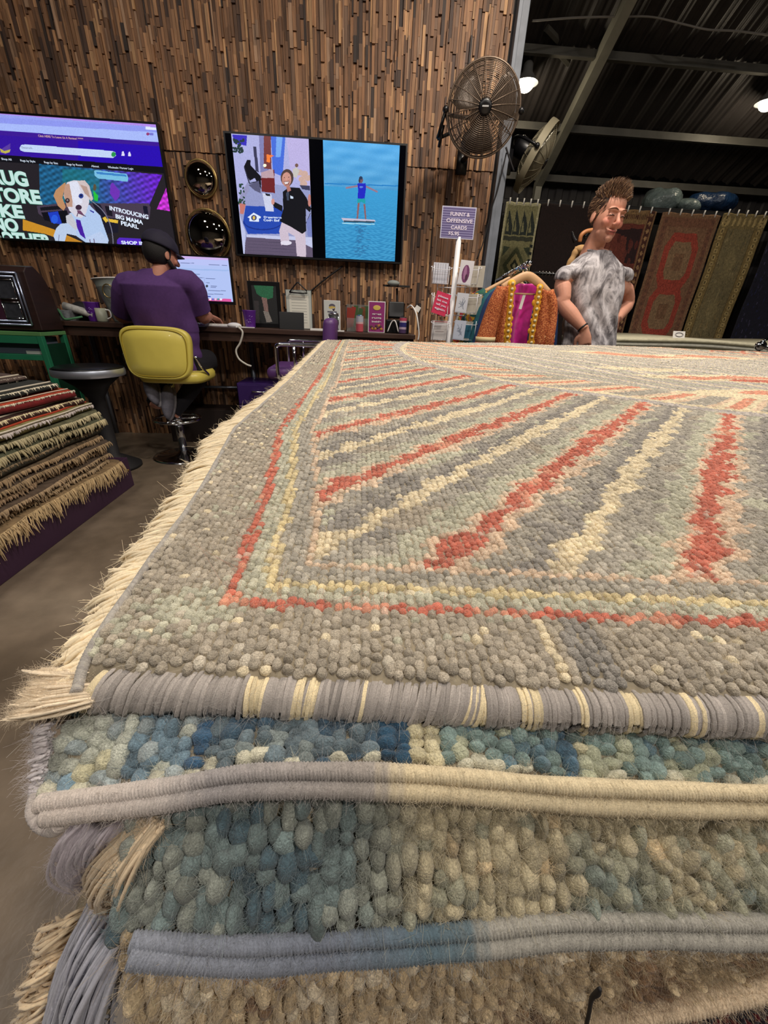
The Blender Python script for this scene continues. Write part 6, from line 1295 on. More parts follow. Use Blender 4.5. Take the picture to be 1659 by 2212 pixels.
for nm, pts in (('L', [(1107, 612), (1103, 645), (1100, 680), (1097, 715), (1094, 748)]), ('R', [(1166, 620), (1161, 650), (1156, 685), (1150, 715), (1146, 748)])):
    P = catmull([pk_(*q, -.03) for q in pts], 8); mb = MB()
    for i, p_ in enumerate(P[:-1:3]):
        jj = random.uniform(.7, 1.15); mb.add(*ell(p_ + (random.uniform(-.004, .004), .004, 0), (.027 * jj, .007, .022 * jj), n=12, m=7), lin(random.choice([(228, 168, 28), (216, 150, 24), (232, 184, 50)]))); mb.add(*ell(p_ + (0, -.008, 0), (.010, .006, .009), n=8, m=5), lin((214, 196, 150)))
    mb.add(*tube(P, [(.018, .006)] * len(P), 8), lin((214, 150, 24)))
    obj('floral_edging', mb, mAttr, KC)
p_ = [pk_(1060, 0)] 
obj('hanger', MB().add(*tube([pk_(1085, 622, -.01), pk_(1105, 611, -.012), pk_(1137, 596, -.012), pk_(1160, 608, -.012), pk_(1186, 632, -.01)], [(.02, .01), (.024, .012), (.024, .012), (.024, .012), (.018, .01)], 10, 5)).add(*tube([pk_(1112, 634, .0), pk_(1160, 636, .0)], .005, 8)), mHang, KC)
obj('hook', MB().add(*tube([pk_(1137, 594, -.012), pk_(1137, 580, -.0), pk_(1134, 572, .02), pk_(1138, 568, .02), pk_(1142, 572, .02)], .0035, 6, 5)), mChrome, KC)
obj('price_label', MB().add(*box((pk_(1128, 652, .0) + pk_(1128, 652, 0)) / 2, (.018, .002, .08), rotm(y=.15))), mPaper, KC, smooth=False)
# second rail deeper in the shop with bare hooks
r0, r1 = at(1150, 590, 3.9), at(1196, 592, 3.9)
t = thing('clothes_rail', (r0[0], 3.9, 0), 'black clothes rail with shiny hooks behind the teal kaftan', 'clothes rail')
r0 = r0 - (.1, 0, 0); r1 = r1 + (.5, 0, 0); obj('rail', MB().add(*tube([r0, r1], .012, 8)), mBlack, t)
for e in (r0, r1): obj('post', MB().add(*tube([(e[0], e[1], 0), e], .012, 8)), mBlack, t)
mb = MB()
for i in range(8): mb.add(*tube([r0 + (.16 + i * .03, 0, .015), r0 + (.16 + i * .03, -.012, .005), r0 + (.16 + i * .03, 0, -.015)], .004, 5))
obj('hanger_hooks', mb, mChrome, t)
# rope wrapped stand with black horns behind the man
mRope = mat('jute_rope', (190, 150, 100), .85, bump=(200, .4, .002))
A_, B_ = at(1196, 640, 3.35), at(1248, 535, 3.35); t = thing('rope_stand', (A_[0], 3.35, 0), 'rope wrapped stand with curved black horns behind the standing man', 'stand')
P = catmull([(A_[0] - .12, 3.35, 0), A_ - (.02, 0, .1), A_, B_], 30); seg = np.cumsum(np.r_[0, np.linalg.norm(np.diff(P, axis=0), axis=1)]); rr_ = .022 + .003 * np.sin(seg * 420)
obj('pole', MB().add(*tube(P, rr_, 10)), mRope, t)
obj('second_pole', MB().add(*tube([A_ + (.06, .03, -.9), A_ + (.07, .03, 0), B_ + (.05, .03, .0)], .016, 8, 6)), mRope, t)
obj('knot', MB().add(*ell(B_ + (.03, 0, -.01), (.05, .04, .03))), mRope, t)
for pts in ([(1243, 522), (1238, 512), (1236, 500)], [(1262, 512), (1275, 500), (1290, 492), (1300, 492)]):
    P = catmull([at(*q, 3.35) for q in pts], 6); obj('horn', MB().add(*tube(P, np.linspace(.016, .006, len(P)), 10)), mBlack, t)
obj('leather_loop', MB().add(*tube([at(1252, 522, 3.35), at(1256, 508, 3.34), at(1266, 500, 3.34), at(1280, 497, 3.34)], .014, 8, 5)), mat('tan_leather', (196, 130, 80), .5), t)

# ================================================================== rugs hung at the back
HY = 5.5
mRug = mat('rug_cloth', attr=True, rough=.95, noise=(60, .2))
def hang(px0, px1, pxb0, pxb1, ytop, name, label, cvf, y=HY, zb=.12, w=70, h=150):
    a_, b_ = at(px0, ytop, y), at(px1, ytop, y); c_, d_ = at(pxb0, 722, y), at(pxb1, 722, y)
    x0_, x1_ = (a_[0] + c_[0]) / 2, (b_[0] + d_[0]) / 2; zt_ = a_[2]
    cv = Canvas(w, h, (100, 80, 60)); cvf(cv); cv.noise(.07)
    pf = lambda u, v: np.c_[x0_ + (x1_ - x0_) * u, y + .015 * np.sin(u * 9) * v + .006 * np.sin(v * 17), zt_ + (zb - zt_) * v + .008 * np.abs(np.sin(u * PI * 4))]
    o = cv.sheet(name, pf, mRug, solid=.01); tag(o, label, 'rug', None)
    n = 5
    for i in range(n):
        q = np.array([x0_ + (x1_ - x0_) * (i + .5) / n, y, zt_ + .012]); c = obj('hanging_clip', MB().add(*tube([q + (0, 0, -.03), q + (0, -.008, .03)], .008, 6)), mPaper, o)
    return o
def kil(cv):
    cv.a[:] = (128, 124, 88); 
    for i in range(4): x = .08 + i * .22; cv.poly([(x, .14), (x + .2, .14), (x + .2, .1), (x + .04, .03)], (44, 50, 46)); cv.poly([(x + .03, .13), (x + .12, .13), (x + .05, .07)], (128, 124, 88))
    cv.rect(0, 0, 1, .015, (170, 165, 130)); cv.rect(.0, .0, .06, 1, (176, 170, 134)); cv.rect(.94, .0, 1, 1, (176, 170, 134)); cv.rect(.06, .145, .94, .165, (60, 62, 50))
    for k in range(5):
        yc = .28 + k * .17; c = [(80, 84, 58), (96, 78, 50)][k % 2]
        cv.poly([(.5, yc - .09), (.86, yc), (.5, yc + .09), (.14, yc)], c); cv.poly([(.5, yc - .06), (.72, yc), (.5, yc + .06), (.28, yc)], (160, 148, 100)); cv.poly([(.5, yc - .035), (.62, yc), (.5, yc + .035), (.38, yc)], (50, 54, 42)); cv.poly([(.5, yc - .015), (.55, yc), (.5, yc + .015), (.45, yc)], (170, 160, 120))
        for s_ in (-1, 1): cv.poly([(.5 + s_ * .4, yc - .085), (.5 + s_ * .2, yc - .085), (.5 + s_ * .4, yc - .04)], (58, 66, 50))
    for i in range(24): cv.rect(.88, .18 + i * .035, .97, .195 + i * .035, (34, 40, 40))
hang(1090, 1166, 1056, 1122, 436, 'hanging_rug', 'olive and cream patterned flatweave rug hung beside the steel post', kil)
hang(1172, 1300, 1120, 1235, 440, 'hanging_rug', 'plain very dark brown rug hung behind the standing man', lambda cv: cv.a.__setitem__(slice(None), (34, 22, 20)))
def red(cv):
    cv.a[:] = (104, 50, 40); cv.rect(0, 0, 1, .06, (128, 100, 66)); cv.rect(.86, 0, 1, 1, (124, 92, 62)); cv.rect(.89, 0, .97, 1, (70, 38, 30)); cv.rect(0, 0, .1, 1, (124, 92, 62))
    for i in range(30): cv.oval(.93, .02 + i * .034, .025, .01, (150, 116, 80)); cv.oval(.05 + i * .031, .03, .01, .012, (80, 50, 36))
    cv.poly([(.2, .09), (.84, .08), (.84, .24), (.66, .24), (.6, .12)], (44, 24, 26))
    for i in range(60): cv.oval(random.uniform(.15, .82), random.uniform(.1, 1), .03, .02, random.choice([(84, 36, 30), (120, 66, 52), (92, 44, 38)]))
hang(1300, 1412, 1225, 1352, 450, 'hanging_rug', 'dark red rug with a brown patterned border, hung right behind the man', red)
def pink(cv):
    cv.a[:] = (128, 96, 70); cv.rect(.05, .02, .95, 1, (120, 82, 62)); cv.rect(.14, .06, .86, 1, (128, 94, 70)); 
    for yc in (.22, .47, .73): cv.poly([(.3, yc - .13), (.7, yc - .13), (.8, yc - .07), (.8, yc + .07), (.7, yc + .13), (.3, yc + .13), (.2, yc + .07), (.2, yc - .07)], (156, 66, 52)); cv.poly([(.36, yc - .09), (.64, yc - .09), (.7, yc - .05), (.7, yc + .05), (.64, yc + .09), (.36, yc + .09), (.3, yc + .05), (.3, yc - .05)], (134, 106, 78)); cv.rect(.42, yc - .04, .58, yc + .04, (120, 88, 64))
    for i in range(30): cv.rect(.07, .03 + i * .033, .12, .045 + i * .033, (104, 70, 56)); cv.rect(.88, .03 + i * .033, .93, .045 + i * .033, (104, 70, 56))
hang(1421, 1540, 1366, 1487, 458, 'hanging_rug', 'faded brown rug with red octagon medallions, hung in the middle of the row', pink)
def gold(cv):
    cv.a[:] = (118, 106, 74); cv.rect(.0, .0, .2, 1, (128, 108, 66)); cv.rect(.8, 0, 1, 1, (128, 108, 66)); cv.rect(0, 0, 1, .07, (124, 108, 70))
    for i in range(34):
        v = .02 + i * .03
        for u_ in (.1, .9): cv.oval(u_, v, .05, .012, (168, 146, 96)); cv.oval(u_, v, .02, .006, (84, 70, 44))
    for i in range(9): cv.oval(.05 + i * .115, .035, .03, .02, (172, 150, 100))
    for i in range(150): cv.oval(random.uniform(.24, .76), random.uniform(.09, 1), random.uniform(.01, .035), .008, random.choice([(96, 88, 62), (140, 126, 90), (130, 110, 72), (104, 96, 72)]), rot=random.uniform(0, 3))
    for k in range(4): cv.poly([(.5, .15 + k * .24), (.64, .22 + k * .24), (.5, .29 + k * .24), (.36, .22 + k * .24)], (136, 122, 84), al=.6)
    cv.rect(.205, .07, .22, 1, (90, 76, 50)); cv.rect(.78, .07, .795, 1, (90, 76, 50))
hang(1552, 1656, 1484, 1569, 460, 'hanging_rug', 'gold and olive all-over patterned rug hung at the right of the row', gold)
def navy(cv):
    cv.a[:] = (24, 24, 40)
    for i in range(400): cv.oval(random.uniform(0, 1), random.uniform(0, 1), random.uniform(.005, .02), .006, random.choice([(16, 16, 26), (44, 42, 66), (62, 58, 84), (30, 34, 70)]), rot=random.uniform(0, 3))
hang(1668, 1800, 1592, 1740, 470, 'hanging_rug', 'dark navy mottled rug hung at the far right edge', navy, y=5.35)
a_, b_ = at(1085, 430, HY), at(1700, 462, HY)
zz = at(1400, 455, HY)[2]
tag(obj('hanging_wire', MB().add(*tube([(1.25, HY, zz + .03), (6.6, HY, zz + .03)], .004, 6)), mDark), 'thin wire strung across the back on which the rugs hang', 'wire')
# plastic bundles on top of the rack at the back
mPl = mat('cloudy_wrap', (110, 124, 124), .3, noise=(6, .35), bump=(9, .9, .05)); mBl = mat('blue_wrap', (22, 46, 78), .35, noise=(6, .35), bump=(9, .9, .05))
for (px, py, rx_, rz_, m_, lb) in ((1425, 437, .22, .16, mPl, 'cloudy plastic wrapped bundle above the middle hanging rugs'), (1478, 450, .2, .09, mPl, 'flat cloudy wrapped bundle right of the tall plastic bundle'), (1535, 440, .28, .13, mBl, 'blue plastic wrapped bundle above the gold hanging rug')):
    c_ = at(px, py, 5.95); V, F = ell(c_, (rx_, .2, rz_), n=40, m=24); V = V + (V - c_) * (.2 * wob(V, 14, 3)[:, None] + .08 * wob(V, 40, 5)[:, None]); tag(obj('wrapped_bundle', MB().add(V, F), m_), lb, 'bundle')
t = thing('storage_rack', (3.9, 6.0, 0), 'dark storage rack behind the hanging rugs carrying wrapped bundles', 'rack')
zt_ = at(1480, 462, 5.95)[2]
obj('shelf', MB().add(*box2(1.6, 6.4, 5.7, 6.3, zt_ - .06, zt_ - .01)), mDark, t, smooth=False)
for x in (1.65, 4.0, 6.35): obj('post', MB().add(*box2(x, x + .06, 5.7, 5.76, 0, zt_ - .061)), mDark, t, smooth=False)
# pale rug stack behind, with a small label
y0 = 3.35; a_, b_ = at(1330, 733, y0), at(1659, 737, y0); zt_ = (a_[2] + b_[2]) / 2 + .0
mPale = mat('pale_wool', (190, 186, 160), .9, noise=(25, .15), bump=(60, .4, .01)); 
xx0 = at(1325, 740, y0)[0] + .02; zc_ = zt_
stk = [(zc_ - .03, zc_, 0.0, (206, 200, 172)), (zc_ - .065, zc_ - .032, -.03, (176, 174, 160)), (zc_ - .1, zc_ - .067, .02, (190, 180, 150)), (zc_ - .14, zc_ - .102, -.02, (168, 164, 150))]
for i, (za, zb_, dx, c_) in enumerate(stk):
    n = 50; xs_ = np.linspace(xx0 + dx, xx0 + 2.3 + dx, n); V = []; sec = [(y0 + .01, za), (y0 - .012, (za + zb_) / 2), (y0 + .01, zb_), (y0 + .9, zb_ + .01), (y0 + .9, za)]
    for x in xs_:
        w_ = .008 * math.sin(x * 5); e_ = .012 * (x < xs_[1]); V += [(x, y_ + w_ * .5, z_ + w_ * .5 + .006 * math.sin(x * 3.1)) for y_, z_ in sec]
    tag(obj('folded_rug', MB().add(np.array(V), [gridf(n, 5, True), np.array([[4, 3, 2, 1, 0]]), np.arange(5)[None] + 5 * (n - 1)]), mat('pale_wool', c_, .9, noise=(25, .15), bump=(60, .4, .01))), ['cream folded rug on top of the pale stack right of the man', 'grey folded rug, second from top in the pale stack', 'beige folded rug, third from top in the pale stack', 'dull grey rug lowest in sight in the pale stack'][i], 'rug', 'pale rug stack behind the man')
tag(obj('display_table', MB().add(*box2(xx0, xx0 + 2.3, y0 + .02, y0 + .88, .0, zc_ - .15)), mDark, smooth=False), 'dark display block under the pale rug stack', 'table')
p_ = at(1467, 722, y0 + .15); t = obj('price_card', MB().add(*box((p_[0], y0 + .15, zc_ + .032), (.105, .006, .06), rotm(x=-.3))), mPaper, smooth=False, bevel=.002); tag(t, 'small white oval-printed price card standing on the pale rug stack', 'card')
th = np.linspace(0, 2 * PI, 25); Rx = rotm(x=-.3)
for k_ in (1, .82): obj('oval_print', MB().add(*tube((np.c_[.036 * k_ * np.cos(th), np.full(25, -.0038), .017 * k_ * np.sin(th)] @ Rx.T) + (p_[0], y0 + .15, zc_ + .032), .0012, 5, cap=False)), mInkD, t)
# chrome clamp lamp at the right edge
p_ = at(1643, 747, 3.2); t = thing('chrome_tap', p_, 'small chrome clamp at the right edge in front of the pale rugs', 'clamp')
obj('clamp_body', MB().add(*ell(p_, (.045, .03, .035))).add(*tube([p_ + (0, 0, 0), p_ + (.1, 0, -.02), p_ + (.2, 0, -.01)], .016, 10)), mChrome, t)
obj('clamp_stem', MB().add(*tube([p_ + (0, 0, -.01), p_ + (-.0, 0, .03), p_ + (.03, 0, .05)], .012, 10)).add(*tube([p_, (p_[0], p_[1], 0)], .012, 8)), mChrome, t)
# ================================================================== people
def headblob(mb, Rh, c, smile=True, beard=False):
    A = lambda V, F: mb.add(np.asarray(V) @ Rh.T + c, F)
    A(*ell((0, .018, .035), (.073, .094, .085), n=32, m=20)); A(*ell((0, -.012, -.02), (.065, .076, .082), n=28, m=18))
    A(*ell((0, -.028, -.078), (.053, .052, .042), n=24, m=14)); A(*ell((0, -.078, -.1), (.021, .017, .019), n=16, m=10))
    for s in (-1, 1):
        A(*ell((s * .036, -.062, -.034), (.023, .021, .021), n=16, m=10)); A(*ell((s * .0105, -.1, -.040), (.0085, .011, .008), n=12, m=8))
        A(*ell((s * .031, -.074, -.002), (.0165, .011, .0085), n=14, m=8)); A(*ell((s * .077, .012, -.012), (.007, .019, .033), rotm(y=s * -.15, x=-.15), n=16, m=10))
        A(*ell((s * .031, -.077, -.014), (.017, .008, .006), n=12, m=8))
    A(*tube([(0, -.086, .008), (0, -.098, -.015), (0, -.11, -.034), (0, -.104, -.044)], [.0075, .009, .0125, .008], 12, 3))
    A(*tube([(-.048, -.066, .018), (-.025, -.082, .021), (0, -.085, .017), (.025, -.082, .021), (.048, -.066, .018)], [.008, .0095, .008, .0095, .008], 10, 3))
    A(*tube([(-.034, -.074, -.060), (-.015, -.089, -.067), (0, -.093, -.068), (.015, -.089, -.067), (.034, -.074, -.060)], [.003, .0052, .0056, .0052, .003], 8, 3))
    A(*tube([(-.028, -.076, -.070), (0, -.089, -.080), (.028, -.076, -.070)], [.004, .0068, .004], 8, 3))
    A(*tube([(0, -.01, -.07), (0, .02, -.11), (0, .035, -.2)], [(.052, .052), (.050, .052), (.056, .056)], 24, 3))
def hand(mb, w, d, n, side, curl=.5, s=1.0):
    """w wrist, d pointing direction, n back-of-hand normal, side +1/-1 thumb side along cross(d, n)"""
    d = np.array(d, float); d /= np.linalg.norm(d); n = np.array(n, float); n -= d * (n @ d); n /= np.linalg.norm(n); b = np.cross(d, n) * side; w = np.asarray(w, float)
    mb.add(*tube([w - d * .02, w + d * .01, w + d * .05, w + d * .09], [(.017, .026), (.015, .03), (.014, .04), (.012, .038)], 16, 3, up=n))
    for k, (o_, L) in enumerate(((.03, .072), (.011, .082), (-.009, .076), (-.028, .06))):
        p = w + d * .085 + b * o_; P = [p]; a_ = .15
        for f in (.45, .3, .25):
            a_ += curl * .75; dd = d * math.cos(a_) - n * math.sin(a_); P.append(P[-1] + dd * L * f * s)
        mb.add(*tube(P, [.0098, .009, .0082, .0068], 10, 3))
    p = w + d * .03 + b * .03; P = [p, p + (b * .7 + d * .6) * .03, p + (b * .55 + d * 1.0) * .055 - n * .008, p + (b * .3 + d * 1.2) * .075 - n * .016]
    mb.add(*tube(P, [.013, .0115, .010, .008], 10, 3))
def skincol(V, base, Rh, c, lip, stub, cheek):
    L = (V - c) @ Rh / np.linalg.det(Rh) ** (2 / 3); C = np.tile(lin(base), (len(V), 1)); g = lambda p, r: np.exp(-(((L - p) / r) ** 2).sum(1))
    def mix(w, rgb):
        nonlocal C
        w = np.clip(w, 0, 1)[:, None]; C = C * (1 - w) + lin(rgb) * w
    if stub: mix(.6 * np.clip(g((0, -.05, -.1), (.06, .07, .035)) + g((0, -.1, -.056), (.03, .02, .008)), 0, 1), stub)
    for s in (-1, 1): mix(.55 * g((s * .04, -.075, -.03), (.022, .03, .018)), cheek)
    mix(.6 * g((0, -.115, -.036), (.014, .02, .014)), cheek)
    mix(1.1 * g((0, -.096, -.0672), (.027, .02, .0045)), lip); mix(1.1 * g((0, -.09, -.0785), (.022, .02, .0055)), lip); mix(1.3 * g((0, -.096, -.0728), (.029, .022, .0024)), (96, 44, 42))
    return C
mSkin = mat('skin', attr=True, rough=.6, noise=(60, .05)); mSkin.node_tree.nodes['Principled BSDF'].inputs['Subsurface Weight'].default_value = .12
mSkin.node_tree.nodes['Principled BSDF'].inputs['Subsurface Radius'].default_value = (.02, .008, .004)

# ---- the standing man
MYY = 2.88; mc = at(1290, 640, MYY); K = lambda px, py, dy=0: at(px, py, MYY + dy)
man = thing('person', (mc[0], MYY, 0), 'standing smiling person in a sleeveless grey and white marbled shirt, brown swept-up hair', 'person')
hc = K(1313, 468, -.02); Rh = rotm(z=.5) @ rotm(x=.16) @ rotm(y=.08)    # turned to the right, looking down
Rh = rotm(z=math.radians(6)) @ rotm(x=math.radians(9)) @ rotm(y=math.radians(4)) * 1.13; hc = hc + (.0, 0, .006)
mb = MB(); headblob(mb, Rh, hc)
nk = K(1300, 550, .03); sh = K(1288, 575, .03); hip = K(1272, 745, .04)
yaw = math.radians(6); ex = np.array([math.cos(yaw), math.sin(yaw), 0]); ey = np.array([-math.sin(yaw), math.cos(yaw), 0])    # body right-left, back
def tor(sec):
    V = []; th = np.linspace(0, 2 * PI, 40, endpoint=False)
    for c, a_, b_ in sec: V.append(np.asarray(c) + ex * (np.cos(th)[:, None] * a_) + ey * (np.sin(th)[:, None] * b_))
    n = len(sec); return np.concatenate(V), [gridf(n, 40, True), np.arange(40)[None, ::-1], (np.arange(40) + 40 * (n - 1))[None]]
up = np.array([0, 0, 1.]); shz, hpz = sh[2], hip[2]
cl = lambda z: sh * ((z - hpz) / (shz - hpz)) + hip * (1 - (z - hpz) / (shz - hpz))
ch = lambda z: np.array([cl(max(z, hpz))[0], cl(max(z, hpz))[1], z])
secs = [(ch(.86), .15, .115), (ch(.95), .155, .12), (ch(1.05), .145, .115), (ch(1.2), .155, .12), (ch(1.33), .17, .125), (ch(1.41), .165, .115), (ch(1.46), .14, .095), (ch(1.505), .09, .075), (ch(1.54), .06, .06)]
mb.add(*tor(secs))
sL = K(1222, 578, -.0) - (0, 0, .036); sR = K(1350, 585, .1) - (0, 0, .028)
eL, wL = K(1214, 655, -.05), K(1262, 712, -.16)
mb.add(*tube([ch(1.41), sL + (.02, 0, -.01), sL + (.005, 0, -.07), (sL + eL) / 2 + (-.0, 0, 0), eL + (.004, 0, .03), eL, eL * .6 + wL * .4, eL * .25 + wL * .75, wL], [(.044, .05), (.045, .052), (.049, .056), (.048, .053), (.042, .046), (.043, .046), (.044, .047), (.033, .037), (.025, .031)], 18, 3))
hand(mb, wL, (.25, -.1, -.9), (-.5, -.8, 0), 1, .5)
eR, wR = K(1356, 655, .16), K(1334, 690, .05)
mb.add(*tube([ch(1.41), sR + (-.03, 0, 0), sR + (0, 0, -.07), (sR + eR) / 2, eR, eR * .5 + wR * .5, wR], [(.044, .05), (.045, .052), (.049, .053), (.046, .05), (.042, .044), (.038, .04), (.025, .031)], 18, 3))
hand(mb, wR, (-.1, .0, -1), (.6, -.6, .2), -1, .9)
for s in (-1, 1):
    h0 = ch(.9) + ex * s * .085; mb.add(*tube([h0, h0 + (0, 0, -.25), h0 + (0, -.01, -.42), h0 + (0, .01, -.6), h0 * (1, 1, 0) + (0, .02, .09)], [.088, .078, .058, .055, .042], 16, 4))
V, F, N = fuse(mb, .0042, 3, .5)
C = skincol(V, (206, 148, 124), Rh, hc, (176, 92, 86), (150, 108, 92), (205, 108, 96))
obj('body', (V, F, C), mSkin, man, colf=None) if False else None
def cobj(name, V, F, C, m_, par):
    off = np.array(wloc(par)); me = raw_mesh(name, V - off, F, C); o = bpy.data.objects.new(name, me); COL.objects.link(o); me.materials.append(m_); o.parent = par; return o
cobj('body', V, F, C, mSkin, man)
HL = lambda P: np.asarray(P, float) @ Rh.T + hc
# eyes: narrow smiling slits, brows
for s in (-1, 1):
    obj('eye', MB().add(*tube(HL([(s * .018, -.0845, -.006), (s * .026, -.0868, -.003), (s * .036, -.0862, -.0035), (s * .046, -.079, -.009)]), [.0012, .0024, .0023, .001], 8, 4)), mat('eye_dark', (44, 30, 28), .2), man)
    obj('eyebrow', MB().add(*tube(HL([(s * .012, -.0915, .020), (s * .028, -.091, .026), (s * .044, -.079, .023), (s * .054, -.064, .016)]), [(.002, .003), (.003, .004), (.0026, .0034), (.001, .0015)], 8, 4)), mat('brow_hair', (104, 72, 54), .8), man)
# hair: short at the sides, swept up and forward on top
def hair(par, Rh, hc, n, rgbs, up_=.075, topz=.0):
    r = np.random.default_rng(5); mb = MB()
    Vc, Fc = ell((0, .024, .042), (.077, .094, .084), n=40, m=26); k = ~((Vc[:, 1] < -.045) & (Vc[:, 2] < .075)) & (Vc[:, 2] > -.03 - .25 * (Vc[:, 1] - .02)) 
    Vc[~k] = (Vc[~k] - (0, .024, .042)) * .86 + (0, .024, .042)
    mb.add(HL2(Vc, Rh, hc), Fc, lin(rgbs[0]))
    P = []; R_ = []; Cc = []
    while len(P) < n:
        v = r.normal(size=3); v /= np.linalg.norm(v); p = v * (.077, .094, .084) + (0, .024, .042)
        if p[1] < -.045 and p[2] < .066: continue
        if p[2] < -.03 - .25 * (p[1] - .02) or (abs(p[0]) > .055 and p[1] < -.015 and p[2] < .06): continue
        top = np.clip((p[2] - .06) / .06, 0, 1) * np.clip((.08 - p[1]) / .1, 0, 1)
        L = .021 + top * up_ * r.uniform(.4, 1.7)
        d0 = v * .55 + np.array([.35 * top + r.normal() * .16, .12 - .25 * top + r.normal() * .16, .35 + .6 * top]) if top > .05 else v * .35 + np.array([0, .5, -.55])
        d0 /= np.linalg.norm(d0); d1 = d0 + np.array([r.normal() * .3 + .4 * top, -.6 * top + .1 + r.normal() * .2, .1 * r.normal()]); d1 /= np.linalg.norm(d1)
        P.append([p - v * .004, p + d0 * L * .35, p + d0 * L * .7 + d1 * L * .1, p + d0 * L * .75 + d1 * L * .4]); w = r.uniform(.0016, .0032); R_.append([w, w * 1.2, w * .8, w * .15]); Cc.append(lin(rgbs[r.integers(len(rgbs))]))
    P = np.array(P); V, F = tubes_many(HL2(P.reshape(-1, 3), Rh, hc).reshape(P.shape), np.array(R_), 4)
    mb.add(V, F, np.repeat(np.array(Cc), 16, 0)); V, F, C = mb.arrays(); return cobj('hair', V, F, C, mat('hair', attr=True, rough=.45), par)
def HL2(P, R_, c): return np.asarray(P, float) @ R_.T + c
hair(man, Rh, hc, 2600, [(70, 50, 40), (98, 72, 54), (128, 98, 72), (84, 60, 46), (150, 120, 92)], .014)
# sleeveless shirt
mb = MB()
secs = [(ch(.93), .185, .15), (ch(1.0), .185, .15), (ch(1.1), .18, .145), (ch(1.2), .182, .145), (ch(1.31), .188, .145), (ch(1.38), .19, .135), (ch(1.43), .192, .122), (ch(1.462), .172, .108), (ch(1.492), .132, .096), (ch(1.515), .098, .085), (ch(1.53), .08, .078)]
mb.add(*tor(secs))
for s_, P in ((-1, sL), (1, sR)):
    mb.add(*tube([ch(1.41), ch(1.41) * .4 + P * .6 + (0, 0, .008), P + (0.0, 0, .002), P + ex * s_ * .014 + (0, 0, -.035)], [(.048, .085), (.048, .08), (.046, .064), (.045, .057)], 24, 4))
V, F, N = fuse(mb, .006, 5, .6)
L = np.c_[(V - ch(1.2)) @ ex, (V - ch(1.2)) @ ey, V[:, 2]]
low = np.clip((1.45 - V[:, 2]) / .25, 0, 1)
fold = np.sin(L[:, 0] * 62 + 9 * np.sin(L[:, 2] * 5 + 1) + L[:, 2] * 8) * .006 + np.sin(L[:, 0] * 31 - L[:, 2] * 17 + 2 * np.sin(L[:, 2] * 11)) * .008 + wob(L, 30, 4) * .006
fold += -.009 * np.exp(-((L[:, 0] * .8 + .09 + (V[:, 2] - 1.2) * -.55) / .018) ** 2) * (L[:, 1] < 0)
fold = np.clip(fold, -.011, .02)
V = V + N * (fold * (.2 + .75 * low))[:, None]
mShirt = mat('marbled_cotton', ramp=(11, (1.1, 1.1, .6), [(.34, (92, 88, 92)), (.43, (136, 132, 136)), (.50, (176, 172, 176)), (.62, (210, 206, 210))]), rough=.85, noise=(40, .14), bump=(220, .2, .002))
for nd in mShirt.node_tree.nodes:
    if nd.type == 'TEX_NOISE' and abs(nd.inputs['Scale'].default_value - 11) < .01: nd.inputs['Distortion'].default_value = 1.6; nd.inputs['Roughness'].default_value = .65
cobj('shirt', V, F, np.zeros((len(V), 3)), mShirt, man)
th = np.linspace(0, 2 * PI, 33)
cc = ch(1.53); obj('collar', MB().add(*tube(np.array([cc + ex * .078 * math.cos(q) + ey * .072 * math.sin(q) + (0, 0, .005 + .018 * math.sin(q)) for q in th]), (.008), 8, cap=False)), mShirt, man)
dW = (wL - eL); dW /= np.linalg.norm(dW); u_ = np.cross(dW, (0, 0, 1.)); u_ /= np.linalg.norm(u_); v_ = np.cross(dW, u_); wp = wL * .93 + eL * .07
obj('wristband', MB().add(*tube(np.array([wp + u_ * .034 * math.cos(q) + v_ * .031 * math.sin(q) for q in th]), .005, 8, cap=False)), mBlack, man)
mb = MB()
mb.add(*tor([(ch(.84), .165, .13), (ch(.92), .17, .135), (ch(.97), .168, .132)]))
for s in (-1, 1):
    h0 = ch(.9) + ex * s * .085; mb.add(*tube([h0, h0 + (0, 0, -.25), h0 + (0, -.01, -.42), h0 + (0, .01, -.6), h0 * (1, 1, 0) + (0, .02, .06)], [.1, .092, .075, .07, .066], 18, 4))
V, F, N = fuse(mb, .009, 2, .5); obj('trousers', (V, F, np.zeros((len(V), 3))), mat('grey_denim', (70, 76, 84), .85, noise=(50, .15)), man)
for s in (-1, 1):
    h0 = (ch(.9) + ex * s * .085) * (1, 1, 0); V, F = ell((0, 0, 0), (.05, .135, .05), n=24, m=14); V[:, 2] = np.maximum(V[:, 2], -.035); obj('shoe', MB().add(V @ rotm(z=yaw).T + h0 + (0, -.05, .037), F), mDark, man)

# ---- the seated person, seen from behind
BY = 3.2; B = lambda px, py, dy=0: at(px, py, BY + dy)
hc2 = B(351, 548, .03); Rh2 = rotm(z=math.radians(180 - 38)) @ rotm(x=math.radians(12))
sit = thing('person', (SX, BY, 0), 'seated person from behind in a purple tee and dark cap, working at the monitor', 'person')
mb = MB(); headblob(mb, Rh2, hc2 + (0, 0, .0))
cx0 = B(338, 640)[0]
ex = np.array([1., .12, 0]); ex /= np.linalg.norm(ex); ey = np.array([-ex[1], ex[0], 0])
T2 = lambda z, dx=0, dy=0: np.array([cx0 + dx, BY + dy, z])
shz2 = B(338, 592)[2]
def torso2(g, z0):
    return [(T2(z0, .02, .05), .17 + g, .11 + g), (T2(.8, .02, .05), .185 + g, .105 + g), (T2(.95, .01, .05), .19 + g, .115 + g), (T2(1.1, .0, .03), .2 + g, .13 + g), (T2(shz2 - .07, .0, .0), .205 + g, .12 + g), (T2(shz2 - .01, .01, .03), .14 + g, .085 + g), (T2(shz2 + .03, .02, .03), .065 + g, .06 + g)]
mb.add(*tor(torso2(0, .69)))
shL, shR = B(278, 618), B(408, 612, .04)
